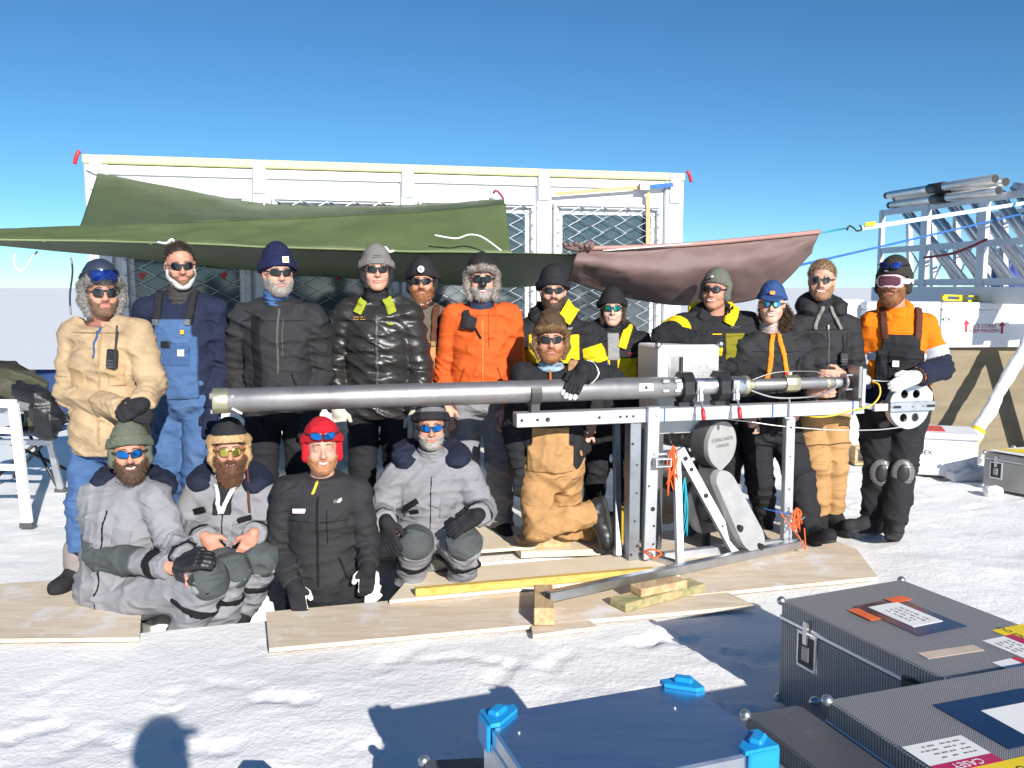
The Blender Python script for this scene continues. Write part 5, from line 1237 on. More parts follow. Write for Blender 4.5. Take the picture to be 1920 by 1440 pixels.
    # -- clothes (children)
    def glove(s, q, mat, cuff=.05, tips=None, back=None):
        hd = dict(s.hands.get(q, {})); hd['t'] = .0035; pr = s.hand_prims(q, **hd); w_, e_ = s.j['wr' + q], s.j['el' + q]; d = nrm(w_ - e_)
        g = solid('glove', pr + [cone(w_ - d * cuff, w_ + d * .02, .043, .036, .015)], .0052, mat, s.root)
        if tips is not None:
            hd2 = dict(hd); hd2['t'] = .0052; p2 = s.hand_prims(q, **hd2); k_ = 0
            for i in range(4): solid('fingertip', [p2[2 + i * 3 + 2]], .0045, tips, g)
        if back is not None:
            dd = nrm(hd.get('d') if hd.get('d') is not None else d); n_ = np.asarray(hd.get('n') if hd.get('n') is not None else s.F, float); n_ = nrm(n_ - dd * (n_ @ dd))
            hd2 = dict(hd); hd2['t'] = .0052
            solid('palm_patch', s.hand_prims(q, **hd2), .0055, back, g, cuts=(half(w_ + dd * .135, dd), half(w_ + dd * .02, -dd), half(w_ - n_ * .002, n_)))
        return g
    def top(s, name, mat, t=.022, hem=-.12, seed=1, amp=.007, wl=.075, vox=.0095, collar=.06, sleeves='AB', hood=None, disp=None, bulk=0.0, cuff=None, neckr=.078):
        """jacket, sweater or shirt: torso and sleeves cut cleanly at hem, cuffs and neck"""
        j = s.j; pr = s.torso(t + bulk) + s.arms(t, sleeves); P_ = j['pel']
        pr.append(ell(P_ + s.up * (hem + .10), (.158 * s.w + t + bulk, .118 * s.w + t + bulk, .22), s.B, .06))
        if collar: pr.append(cone(s.neck - s.up * .03, s.neck + s.up * collar + s.F * .008, neckr + t * .3, neckr - .006 + t * .2, .02))
        f = folds(seed, amp, wl); dsp = (lambda X, Y, Z: f(X, Y, Z) + disp(X, Y, Z)) if disp else f
        cuts = [half(P_ + s.up * hem, -s.up), s.neckcut(collar if collar else .03)]
        for q in sleeves:
            w_, e_ = j['wr' + q], j['el' + q]; d = nrm(w_ - e_); far = half(w_ - d * .005, d)
            cuts.append((lambda far, w_: lambda X, Y, Z: np.where((X - w_[0]) ** 2 + (Y - w_[1]) ** 2 + (Z - w_[2]) ** 2 < .085 ** 2, far(X, Y, Z), -1))(far, w_))
        s.seed = seed; s.tp = pr; s.td = dsp; s.tcuts = cuts; s.tt = t; na = 2 * len(sleeves); tor = pr[:6] + pr[6 + na:]; gr_ = [(tor, cuts[:2], dsp)]
        for i, q in enumerate(sleeves):
            rg_ = s.rings(q, seed + i); gr_.append((pr[6 + 2 * i:8 + 2 * i], [cuts[2 + i]], (lambda rg_: lambda X, Y, Z: dsp(X, Y, Z) + rg_(X, Y, Z))(rg_)))
        o = solid(name, pr, vox, mat, s.root, groups=gr_); s.topo = o
        if hood is not None:
            hd = []
            for a0 in range(-125, 126, 25):
                a = R(a0); c = s.neck + s.up * (.035 - .02 * abs(math.sin(a)) + .03 * math.cos(a)) - s.F * math.cos(a) * .098 + s.L * math.sin(a) * .115; c2 = c
                hd.append(ell(c, (.055, .055, .058), s.B, .04))
            solid('hood', hd, .0115, hood, o, (), folds(seed + 5, .008, .06))
        return o
    def rings(s, q, seed, amp=.010, wl=.045, names=('sh', 'el', 'wr')):
        """creases bunching round the elbow or knee and above the cuff"""
        rs_ = np.random.RandomState(seed + 50); a, e, w_ = (s.j[n_ + q] for n_ in names); d1 = nrm(e - a); d2 = nrm(w_ - e); tl = nrm(rs_.normal(size=3)) * .45; k1 = nrm(d1 + tl); k2 = nrm(d2 - tl); p1, p2 = rs_.uniform(0, 6, 2)
        def f(X, Y, Z):
            x = X - e[0]; y = Y - e[1]; z = Z - e[2]; r2 = x * x + y * y + z * z
            u1 = x * k1[0] + y * k1[1] + z * k1[2]; u2 = x * k2[0] + y * k2[1] + z * k2[2]; wv = .8 * np.sin(x * 23 + z * 17 + p1) + .6 * np.sin(y * 31 - x * 11 + p2)
            m1 = np.exp(-r2 / .018); xw = X - w_[0]; yw = Y - w_[1]; zw = Z - w_[2]; m2 = .7 * np.exp(-(xw * xw + yw * yw + zw * zw) / .012)
            return amp * (m1 * (.3 - (1 - np.abs(np.sin(u1 * math.pi / wl + wv + p1))) ** 1.8) * 1.6 + m2 * (.3 - (1 - np.abs(np.sin(u2 * math.pi / wl + wv + p2))) ** 1.8) * 1.6)
        return f
    def neckcut(s, c):
        f = half(s.neck + s.up * c, s.up * .93 + s.F * .25); n_ = s.neck
        return lambda X, Y, Z: np.where((X - n_[0]) ** 2 + (Y - n_[1]) ** 2 + (Z - n_[2] - .05) ** 2 < .125 ** 2, f(X, Y, Z), -1)
    def tb(s, x0, x1, z0, z1, front=True, rot=0.0, y0=0.0):
        """region on the chest: x from the middle towards picture right, z above the pelvis"""
        z0 = z0 * s.zk * s.t / .47; z1 = z1 * s.zk * s.t / .47
        c = s.j['pel'] + s.L * (x0 + x1) / 2 + s.up * (z0 + z1) / 2 + s.F * (.2 + y0) * (1 if front else -1); L2 = s.L * math.cos(rot) + s.up * math.sin(rot); U2 = s.up * math.cos(rot) - s.L * math.sin(rot)
        return rbox(c, ((x1 - x0) / 2, .2, (z1 - z0) / 2), basis(L2, s.F, U2), .003)
    def patch(s, name, region, mat, off=.005, vox=.0075, parent=None, prims=None, disp=None, limb=False):
        pr = [p.grow(off) for p in (prims or (s.tp[:6] + s.tp[10:]))]; rg = region if isinstance(region, list) else [region]
        lo = np.max([np.min([r_.lo for r_ in rg], 0), bounds(pr)[0]], 0); hi = np.min([np.max([r_.hi for r_ in rg], 0), bounds(pr)[1]], 0)
        cut = [lambda X, Y, Z: evalp(rg, X, Y, Z)]
        if prims is None and not limb: cut += list(s.tcuts[:2])
        return solid(name, pr, vox, mat, parent or s.topo, cut, disp or s.td, (lo, hi))
    def strap(s, name, pts, wd, mat, off=.010, vox=.007, parent=None, prims=None):
        """band lying on the clothes: pts are (x, z) on the chest"""
        rg = []
        for (x0, z0), (x1, z1) in zip(pts[:-1], pts[1:]):
            ln = math.hypot(x1 - x0, z1 - z0); a = math.atan2(z1 - z0, x1 - x0); cx, cz = (x0 + x1) / 2, (z0 + z1) / 2
            rg.append(s.tb(cx - ln / 2 - wd * .1, cx + ln / 2 + wd * .1, cz - wd / 2, cz + wd / 2, True, a))
        return s.patch(name, rg, mat, off, vox, parent, prims)
    def limb_patch(s, name, a, b, t0, t1, mat, off=.005, rad=.13, vox=.0075, side=None):
        nm = a; a, b = np.asarray(s.j[a]), np.asarray(s.j[b]); d = nrm(b - a); L_ = np.linalg.norm(b - a); x = nrm(np.cross(d, (0, .3, 1) if abs(d[2]) < .9 else (0, 1, 0))); y = np.cross(d, x); c = a + d * L_ * (t0 + t1) / 2
        rg = [rbox(c, (rad, rad, L_ * (t1 - t0) / 2), basis(x, y, d), .003)]
        pl = None
        if side is not None: c2 = c + nrm(side) * rad; z = nrm(side); x2 = nrm(np.cross(d, z)); rg = [rbox(c2, (rad, rad * .97, L_ * (t1 - t0) / 2), basis(x2, z, np.cross(x2, z)), .02)]
        q = nm[-1]; i = 'AB'.index(q)
        rg_ = s.rings(q, s.seed + i); return s.patch(name, rg, mat, off, vox, prims=s.arms(s.tt, q), disp=lambda X, Y, Z: s.td(X, Y, Z) + rg_(X, Y, Z))
    def trousers(s, name, mat, t=.024, seed=3, amp=.007, wl=.08, top=.06, vox=.0105, ankle=.02, bib=None, flare=0.0):
        j = s.j; P_ = j['pel']; w = s.w
        pr = [ell(P_ - s.up * .02, (.165 * w + t, .122 * w + t, .14 + t), s.B, .06)] + s.legs(t)
        if top > .08: pr.append(ell(P_ + s.up * top * .6, (.155 * w + t, .116 * w + t, .19), s.B, .06))
        cuts = [half(P_ + s.up * top, s.up)]
        for q in 'AB':
            a, k_ = j['an' + q], j['kn' + q]; d = nrm(a - k_); far = half(a + d * ankle, d)
            cuts.append((lambda far, a: lambda X, Y, Z: np.where((X - a[0]) ** 2 + (Y - a[1]) ** 2 + (Z - a[2]) ** 2 < .14 ** 2, far(X, Y, Z), -1))(far, a))
        f = folds(seed, amp, wl, (0, 0, 1)); gr_ = [([x for i, x in enumerate(pr) if not 1 <= i <= 4], cuts[:1], f)]
        for i, q in enumerate('AB'):
            rg_ = s.rings(q, seed + i, .009, .06, ('hp', 'kn', 'an')); gr_.append((pr[1 + 2 * i:3 + 2 * i], [cuts[1 + i]], (lambda rg_: lambda X, Y, Z: f(X, Y, Z) + rg_(X, Y, Z))(rg_)))
        o = solid(name, pr, vox, mat, s.root, groups=gr_); s.trp = pr; s.trf = f; s.trc = cuts[1:]; s.tro = o; return o
    def bib(s, mat, x=.125, top=.40, straps=None, pocket=None, name='bib', off=.012):
        """bib of the overalls on top of the shirt, straps over the shoulders"""
        o = s.patch(name, [s.tb(-x, x, -.08, top - .1), s.tb(-x * .8, x * .8, top - .15, top)], mat, off, .0085, s.tro)
        if straps is not None:
            for sg in (-1, 1): s.strap('strap', [(sg * x * .68, top - .03), (sg * (x * .70 + .01), s.t + .10)], .042, straps, off + .004, .0075, s.tro)
        return o
    def boots(s, mat, sole, shaft=.20, r=.060, ln=.27, gait=None):
        for q in 'AB':
            a, k_ = s.j['an' + q], s.j['kn' + q]; d = nrm(k_ - a); f = s.footdir(q); dn = -d if abs(f @ d) < .8 else np.array([0, 0, -1.]); f = nrm(f - d * (f @ d)); lat = np.cross(f, d)
            bt_ = a - d * .085
            pr = [cone(a - d * .02, a + d * shaft, r, r + .008, .03), cone(bt_ + d * .045 - f * .045, bt_ + d * .038 + f * (ln - .105), .048, .043, .04), ell(bt_ + d * .04 + f * (ln - .12), (.046, .075, .038), basis(lat, f, d), .03), cone(a + d * .01, a - d * .04 + f * .10, .056, .044, .03)]
            b = solid('boot', pr, .0095, mat, s.root, (half(a + d * shaft, d), half(bt_ + d * .008, -d)), folds(11, .003, .05))
            solid('sole', [cone(bt_ + d * .012 - f * .045, bt_ + d * .012 + f * (ln - .115), .050, .049, .02)], .0085, sole, b, (half(bt_ + d * .026, d), half(bt_ - d * .008, -d)))
    def roll(s, mat, r=.10, tube=.022, gap=35, z=.0, name='collar', drop=.05, seed=3):
        """turned-down collar open at the throat"""
        pr = []; prev = None
        for a0 in range(-180 + gap, 181 - gap, 18):
            a = R(a0); c = s.neck + s.up * (z + .028 * math.cos(a) - drop * max(0, -math.cos(a))) - s.F * math.cos(a) * (r * .95) + s.L * math.sin(a) * r
            if prev is not None: pr.append(cone(prev, c, tube, tube, .02))
            prev = c
        return solid(name, pr, .008, mat, s.topo, (), folds(seed, .006, .05))
    # -- headgear
    def cap_prims(s, t=.012, zt=.012): return [s.hell((0, -.018, .037 + zt * .5), (.077 + t, .097 + t, .090 + t + zt), .02), s.hell((0, .0, .0), (.074 + t, .082 + t, .08), .03), s.hcone((-.070, -.012, -.01), (-.070, -.012, .03), .018 + t, .02 + t, .03), s.hcone((.070, -.012, -.01), (.070, -.012, .03), .018 + t, .02 + t, .03)]
    def hcut(s, z0, slope=0.0, sgn=1):
        """plane through the head: keeps what lies above z0 (sgn 1); slope lowers it at the back"""
        return half(s.hp(0, .08, z0), -sgn * nrm(s.HU - s.HF * slope))
    def beanie(s, mat, brow=.036, t=.012, cuff=None, cuffh=.05, slope=.30, zt=.014, ribs=True, seed=1, low=-.03):
        rib = (lambda X, Y, Z: .0012 * np.sin(((X - s.h[0]) * s.HL[0] + (Y - s.h[1]) * s.HL[1]) * 420)) if ribs else None
        o = solid('hat', s.cap_prims(t, zt), .0065, mat, s.root, (s.hcut(brow, slope),), folds(seed, .003, .05) if not ribs else rib)
        if cuff is not None: solid('hat_cuff', s.cap_prims(t + .007, zt), .0065, cuff, o, (s.hcut(brow - .004, slope), s.hcut(brow - .004 + cuffh, slope, -1)), rib)
        s.hat = o; return o
    def flaps(s, mat, parent, bottom=-.085, t=.02, front=.030):
        """ear flaps down both cheeks"""
        for sg in (-1, 1):
            pr = [s.hcone((sg * .080, -.004, .03), (sg * .078, .012, -.05), .026, .024, .02), s.hcone((sg * .078, .012, -.05), (sg * .060, .030, bottom), .024, .018, .02)]
            solid('ear_flap', pr, .0065, mat, parent, (), folds(4, .002, .03))
    def trapper(s, crown, furm, seed=1, flap_bottom=-.10, brim=True, ln=.016, strands=2600, fs=1.0):
        o = solid('hat', s.cap_prims(.018, .02), .007, crown, s.root, (s.hcut(.040, .25),), folds(seed, .004, .06)); s.hat = o
        pr = []
        if brim: pr += [s.hcone((-.062, .070, .066), (0, .094, .072), .024, .026, .02), s.hcone((0, .094, .072), (.062, .070, .066), .026, .024, .02)]
        for sg in (-1, 1):
            pr += [s.hcone((sg * .066, .062, .062), (sg * .090, .010, .035), .024, .026, .02), s.hcone((sg * .090, .010, .03), (sg * .092, .020, -.045), .026, .027, .02), s.hcone((sg * .092, .020, -.045), (sg * .072, .040, flap_bottom), .026, .020, .02)]
        pr = [p_.grow(-(1 - fs) * .025) for p_ in pr]
        nz = lambda X, Y, Z: .004 * (np.sin(X * 190) * np.sin(Y * 170 + 1) * np.sin(Z * 180 + 2))
        b, V, Q = solid('fur_trim', pr, .007, furm, o, (), nz, want=True)
        fur('fur', V, Q, furm, b, strands, ln, .0014, (0, 0, -.25), seed); return o
    def cap(s, mat, brim_len=.065):
        o = solid('cap', s.cap_prims(.010, .016), .0065, mat, s.root, (s.hcut(.040, .12),), None); s.hat = o
        pr = [ell(s.hp(0, .110, .043), np.array((.076, .078, .011)) * s.hs, basis(s.HL, nrm(s.HF - s.HU * .25), nrm(s.HU + s.HF * .25)), .01)]
        solid('brim', pr, .005, mat, o, (half(s.hp(0, .05, 0), -s.HF),)); return o
    def hair(s, mat, brow=.06, slope=.55, t=.010, seed=2, sides=-.03, strands=2400, ln=.018):
        b, V, Q = solid('hair', [s.hell((0, -.022, .040), (.077 + t, .095 + t, .090 + t), .02)], .0065, mat, s.root, (s.hcut(brow, slope),), lambda X, Y, Z: .0035 * np.sin(X * 150 + 3 * np.sin(Z * 60)) * np.sin(Y * 110), want=True)
        fur('hair_strands', V, Q, mat, b, strands, ln, .0015, tuple(s.HF * .2 - s.HU * .15), seed); return b
    def longhair(s, mat, pts, r=.03, strands=2500, ln=.03):
        pr = [s.hcone(a, b, r, r * .9, .02) for a, b in zip(pts[:-1], pts[1:])]
        b, V, Q = solid('hair', pr, .008, mat, s.root, (), lambda X, Y, Z: .006 * np.sin(X * 120 + 4 * np.sin(Z * 70)) * np.sin(Y * 120 + Z * 60), want=True)
        fur('hair_strands', V, Q, mat, b, strands, ln, .0014, (0, 0, -.5), 4); return b
    def beard(s, mat, t=.008, length=0.0, top=-.030, strands=1800, ln=.012, seed=3, wide=.0):
        pr = [p.grow(t * s.hs) for p in s.hprims[:-1] if p.op == '+']
        if length: pr += [s.hell((0, .055, -.105 - length * .5), (.046 + wide, .036, .035 + length * .55), .03)]
        mouth = s.hell((0, .105, -.0705), (.033, .035, .0125), .004)
        cut = [s.hcut(top, -.10, -1), half(s.hp(0, .012, 0), -s.HF), lambda X, Y, Z: -mouth.f(X, Y, Z)]
        nose = s.hell((0, .10, -.03), (.021, .04, .024), .004); cut.append(lambda X, Y, Z: -nose.f(X, Y, Z))
        chk = [s.hell((sg * .034, .085, -.030), (.022, .05, .026), .004) for sg in (-1, 1)]
        for c in chk: cut.append((lambda c: lambda X, Y, Z: -c.f(X, Y, Z))(c))
        lo, hi = bounds(pr); lo2 = s.hp(0, .03, -.09) - .16 * s.hs; hi2 = s.hp(0, .03, -.09) + .16 * s.hs
        b, V, Q = solid('beard', pr, .0055, mat, s.root, cut, lambda X, Y, Z: .0018 * np.sin(X * 300) * np.sin(Z * 260 + Y * 200), (np.maximum(lo, lo2), np.minimum(hi, hi2)), want=True)
        if b is not None:
            c0 = s.hp(0, .03, -.09)
            fur('beard_strands', V, Q, mat, b, strands, ln, .0011, tuple(-s.HU * .6), seed, lambda C: ((C - c0) @ s.HF > -.02)); s.bd = b
        return b
    def frost(s, n=160, seed=5):
        m = MB(); rs_ = np.random.RandomState(seed); ICE = M('beard_ice', (.85, .87, .9), .4, 0, .03)
        for i in range(n):
            x = rs_.normal() * .022; z = -.100 - abs(rs_.normal()) * .022
            if z < -.15: continue
            p = s.hp(x, .075 - abs(x) * .5 + rs_.uniform(.01, .022), z); m.ball(p, rs_.uniform(.002, .0045), 3)
        m.build('ice', ICE, s.bd, True)
    def glasses(s, lens='black', frame=BLACKP, shape='wrap', z=.002, up=0.0, y=.0, parent=None, name='sunglasses', sc=1.0):
        """curved frame with two lenses and arms; up and y lift them onto the forehead"""
        Rr = .098 * sc; m = MB(); fr = MB(); par = parent or s.root; zc = z + up
        def pnt(ax, zz, r_): return s.hp(math.sin(ax) * r_ * .80, math.cos(ax) * r_ * .98 + .004 + y, zc + zz)
        def out(ax, lw, lh):
            pts = []
            for i in range(18):
                a = 2 * math.pi * i / 18; ca, sa = math.cos(a), math.sin(a); e = .62 if shape == 'wrap' else (1.0 if shape == 'round' else .75)
                pts.append((ax + math.copysign(abs(ca) ** e, ca) * lw, math.copysign(abs(sa) ** e, sa) * lh - (.004 if shape == 'aviator' else 0) - (.0035 * ca * (1 if ax > 0 else -1) * -1 if shape == 'wrap' else 0)))
            return pts
        lw, lh = {'wrap': (.37, .0195), 'round': (.31, .0235), 'aviator': (.33, .0235), 'square': (.34, .0215)}[shape]
        objs = []
        for sg in (-1, 1):
            big = out(sg * .40, lw, lh); sml = out(sg * .40, lw * .86, lh * .82)
            o0 = [pnt(a, zz, Rr + .0085) for a, zz in big]; o1 = [pnt(a, zz, Rr + .002) for a, zz in big]; i0 = [pnt(a, zz, Rr + .010) for a, zz in sml]
            n = 18; fr.add(o0 + i0 + o1, [(i, (i + 1) % n, n + (i + 1) % n, n + i) for i in range(n)] + [(2 * n + i, 2 * n + (i + 1) % n, (i + 1) % n, i) for i in range(n)])
            c = pnt(sg * .40, 0, Rr + .013); l = MB(); l.add(i0 + [c], [(i, (i + 1) % n, n) for i in range(n)]); objs.append(l)
            fr.tube([pnt(sg * .74, .004, Rr + .004), s.hp(sg * .081, .05, zc + .006), s.hp(sg * .083, -.012, zc + .004)], .0036 * s.hs, 6)
        fr.tube([pnt(-.10, .006, Rr + .008), pnt(0, .009, Rr + .011), pnt(.10, .006, Rr + .008)], .0034 * s.hs, 6)
        g = fr.build(name, frame, par, True, 50)
        for l in objs: l.build('lens', LENS[lens], g, True)
        return g
    def goggles(s, lens='navy', frame=BLACKP, strap=BLACKP, z=.0, up=0.0, y=0.0, sc=1.0, parent=None):
        par = parent or s.root; Rr = .104 * sc; zc = z + up; n = 26
        def pnt(ax, zz, r_): return s.hp(math.sin(ax) * r_ * .80, math.cos(ax) * r_ * .98 + .004 + y, zc + zz)
        def loop(k_):
            pts = []
            for i in range(n):
                a = 2 * math.pi * i / n; ca, sa = math.cos(a), math.sin(a); ax = math.copysign(abs(ca) ** .6, ca) * .86 * k_; zz = math.copysign(abs(sa) ** .6, sa) * .038 * k_
                if sa < 0: zz += .020 * math.exp(-(ax / .20) ** 2)
                pts.append((ax, zz))
            return pts
        big, sml = loop(1.0), loop(.82); o0 = [pnt(a, q, Rr + .016) for a, q in big]; o1 = [pnt(a, q, Rr - .012) for a, q in big]; i0 = [pnt(a, q, Rr + .017) for a, q in sml]
        fr = MB(); fr.add(o0 + i0 + o1, [(i, (i + 1) % n, n + (i + 1) % n, n + i) for i in range(n)] + [(2 * n + i, 2 * n + (i + 1) % n, (i + 1) % n, i) for i in range(n)])
        g = fr.build('goggles', frame, par, True, 50); l = MB(); l.add(i0 + [pnt(0, .004, Rr + .026)], [(i, (i + 1) % n, n) for i in range(n)]); l.build('lens', LENS[lens], g, True)
        pr = [p.grow(.004) for p in s.cap_prims(.012 if up < .03 else .022, .014)]
        solid('goggle_strap', pr, .006, strap, g, (s.hcut(zc - .016 , -.0), s.hcut(zc + .016, 0, -1), half(s.hp(0, .058, 0), s.HF)))
        return g
    def gaiter(s, mat, lo=-.05, hi=.055, r=.074, amp=.004, up_chin=False, name='neck_gaiter', fwd=.01):
        pr = [cone(s.neck + s.up * lo, s.neck + s.up * hi + s.F * fwd, r + .012, r - .002, .02)]
        return solid(name, pr, .007, mat, s.root, (half(s.neck + s.up * (hi + .012), s.up * .95 + s.F * .05),), folds(9, amp, .03, (0, 0, 1.5)))
    def write(s, txt, x, z, size, mat, off=.010, rot=0.0, parent=None, prims=None):
        P_ = s.j['pel']; o = P_ + s.L * x + s.up * z * s.zk * s.t / .47 + s.F * .45; t = 0
        for _ in range(50):
            p = o - s.F * t; d_ = float(evalp(prims or s.tp, p[0], p[1], p[2])) - off; t += d_ * .8
            if d_ < .0008: break
        p = o - s.F * t; X_ = s.L * math.cos(rot) + s.up * math.sin(rot); Y_ = s.up * math.cos(rot) - s.L * math.sin(rot)
        return text('letters', txt, size, p, X_, Y_, mat, parent or s.topo, .001)
    def lines(s, x, z, w, h, rows, mat, off=.010, seed=1, parent=None):
        b = s.badge(x, z, .002, .002, mat, off, None, parent, name='print_dot'); o = np.array(b.data.vertices[0].co) + s.base; return marks(parent or s.topo, o + s.F * .002, s.L, s.up, w, h, rows, mat, seed)
    def badge(s, x, z, w, h, mat, off=.010, mark=None, parent=None, prims=None, name='badge'):
        P_ = s.j['pel']; o = P_ + s.L * x + s.up * z * s.zk * s.t / .47 + s.F * .45; t = 0
        for _ in range(50):
            p = o - s.F * t; d_ = float(evalp(prims or s.tp, p[0], p[1], p[2])) - off; t += d_ * .8
            if d_ < .0008: break
        p = o - s.F * t; b = MB().box(p, (w / 2, .003, h / 2), X=s.L, Z=s.up, bev=.001).build(name, mat, parent or s.topo)
        if mark is not None:
            m = MB()
            for i in range(7):
                a0 = R(200 - i * 40); a1 = R(200 - (i + 1) * 40); r0 = w * .20
                m.beam(p + s.F * .0035 + s.L * math.cos(a0) * r0 + s.up * math.sin(a0) * r0, p + s.F * .0035 + s.L * math.cos(a1) * r0 + s.up * math.sin(a1) * r0, .001, w * .10, up=s.F)
            m.build('emblem', mark, b)
        return b
# ================================================================ the people
BLACKC = cloth('black_cloth', (.020, .020, .023)); BLACK2 = cloth('soft_black_shell', (.026, .026, .028), .7); NAVY = cloth('navy_fleece', (.014, .019, .045)); CANVAS_TAN = cloth('tan_canvas', (.46, .33, .195), dirt=(.20, .14, .09), dirt_amt=.6, dirt_s=4, var=.12)
DENIM = cloth('blue_denim', (.06, .125, .27), dirt=(.13, .2, .34), dirt_amt=.5, dirt_s=5); DUCK = cloth('brown_duck_canvas', (.44, .25, .105), dirt=(.28, .15, .06), dirt_amt=.5, dirt_s=5); SUIT = cloth('grey_suit_cloth', (.245, .245, .262), var=.08); SUITD = cloth('dark_grey_patch', (.075, .085, .085)); SUITN = cloth('navy_lining', (.014, .018, .038)); GREYT = cloth('grey_trousers', (.26, .26, .28), var=.08)
YEL = cloth('yellow_shell', (.78, .56, .012), var=.05); ORG = cloth('orange_shell', (.66, .105, .018), var=.06); HIVIS = cloth('hi_vis_orange', (.86, .19, .004), var=.05); REFL = M('reflective_tape', (.58, .61, .68), .4, .2, .04); WHITEC = cloth('white_cloth', (.70, .69, .66)); SEAM = cloth('seam_black', (.008, .008, .009), wr=0)
WHITEG = M('white_leather', (.72, .71, .67), .6, 0, .06); LOGO_O = M('patch_orange', (.75, .30, .04), .6); BRN = cloth('brown_leather_strap', (.10, .035, .02), wr=0); ZIP = M('zip_metal', (.45, .42, .35), .4, .8)
HAIRB = M('brown_hair', (.085, .05, .028), .6, 0, .35, 40); HAIRD = M('dark_hair', (.022, .018, .016), .55, 0, .35, 40); HAIRR = M('red_brown_beard', (.26, .11, .045), .75, 0, .35, 50); HAIRG = M('grey_beard', (.33, .30, .27), .75, 0, .35, 50); HAIRF = M('fair_brown_hair', (.22, .14, .075), .6, 0, .3, 40); HAIRK = M('dark_brown_beard', (.09, .052, .032), .75, 0, .35, 50)
SOLE = RUBBER
def zipper(p, x=0.0, z0=-.1, z1=.5, mat=SEAM, wd=.012, off=.006): return p.strap('zip', [(x, z0), (x, z1)], wd, mat, off, .0065)
def seams(p, mat=None, yoke=.385):
    m = mat or cloth('seam_charcoal', (.008, .008, .009), wr=0)
    p.strap('seam', [(-.19, yoke), (.19, yoke)], .006, m, .0035, .006)
    for sg in (-1, 1): p.strap('pocket_zip', [(sg * .15, .02), (sg * .105, .15)], .009, m, .0045, .006)
def pocket(p, x0, x1, z0, z1, mat, rot=0, off=.006, name='pocket'): return p.patch(name, p.tb(x0, x1, z0, z1, True, rot), mat, off, .0075)
def radio(p, x, z, h=.11, tilt=0.0):
    P_ = p.j['pel']; o = P_ + p.L * x + p.up * z * p.zk * p.t / .47 + p.F * .45; t = 0
    for _ in range(50):
        q = o - p.F * t; d_ = float(evalp(p.tp, q[0], q[1], q[2])) - .022; t += d_ * .8
    q = o - p.F * t; u = nrm(p.up + p.L * tilt); l = nrm(p.L - p.up * tilt)
    r = MB().box(q, (.028, .016, h / 2), X=l, Z=u, bev=.006).build('radio', BLACKP, p.topo); MB().tube([q + u * h * .5 + l * .015, q + u * (h * .5 + .13) + l * .017], .005, 8).build('antenna', BLACKP, r)
    for i in range(3): MB().box(q + p.F * .017 - u * (.01 + i * .016), (.018, .002, .004), X=l, Z=u).build('speaker_slot', GREYB, r)

# 1 tan canvas jacket, far left
p = Person('standing person in tan canvas jacket with grey fur hat and goggles on top', 4.85, (190, 548), yaw=10, hs=1.04, tone='ruddy', w=1.12,
    J=dict(shA=(142, 636, .04), shB=(258, 638, -.02), elA=(130, 738, -.02), wrA=(232, 768, -.26), elB=(286, 722, -.08), wrB=(266, 758, -.28), pel=(205, 805, .0), anA=(150, 1088, 0), anB=(245, 1080, .1)))
p.hands = {'A': dict(d=np.array([.9, -.2, -.25]), curl=.7), 'B': dict(d=np.array([-.8, -.25, -.45]), curl=.8)}
p.feet = {'A': nrm(np.array([-.25, -1, 0])), 'B': nrm(np.array([.2, -1, 0]))}
p.make(smile=.3); p.trousers('jeans', DENIM, .026, 3, ankle=-.12); p.boots(BLACKC, SOLE, .16, .066)
for q in 'AB': solid('gaiter', [cone(p.j['an' + q] - np.array([0, 0, .03]), p.j['an' + q] + np.array([0, 0, .12]), .085, .078, .01)], .009, M('pinkish_gaiter', (.26, .22, .21), .8, 0, .15, 8, .4, 40), p.tro, (), folds(4, .005, .05))
p.top('jacket', CANVAS_TAN, .032, -.13, 5, .011, .09, collar=.03, neckr=.088)
seams(p, cloth('seam_tan', (.24, .16, .09)), .40); zipper(p, .05, -.12, .48, cloth('placket_tan', (.36, .25, .14))); pocket(p, -.14, -.03, .17, .27, cloth('tan_pocket', (.42, .29, .16))); pocket(p, .09, .17, .19, .28, cloth('tan_pocket', (.42, .29, .16)))
pocket(p, .015, .028, .30, .52, cloth('blue_lining', (.03, .09, .25))); p.roll(BLACKC, .105, .024)
for t0 in (.60,): p.limb_patch('sleeve_seam', 'elA', 'wrA', t0, t0 + .03, cloth('seam_tan', (.24, .16, .09)), .003); p.limb_patch('sleeve_seam', 'shA', 'elA', .72, .75, cloth('seam_tan', (.24, .16, .09)), .003)
p.gaiter(cloth('patterned_bandana', (.36, .16, .12), var=.7, wr=.9), r=.068); p.beard(M('brown_stubble', (.17, .095, .055), .8, 0, .3, 60), .003, strands=1500, ln=.006)
p.glasses('black', BLACKP, 'aviator'); p.trapper(M('navy_hat', (.02, .03, .06), .7), M('grey_fur', (.21, .195, .18), .9, 0, .45, 60), flap_bottom=-.115, ln=.014, strands=5200, fs=.9); p.goggles('navy', BLACKP, BLACKP, up=.085, y=-.004, sc=1.06, parent=p.hat)
p.glove('A', BLACKC); p.glove('B', BLACKC); radio(p, .13, .30, .10, .1)

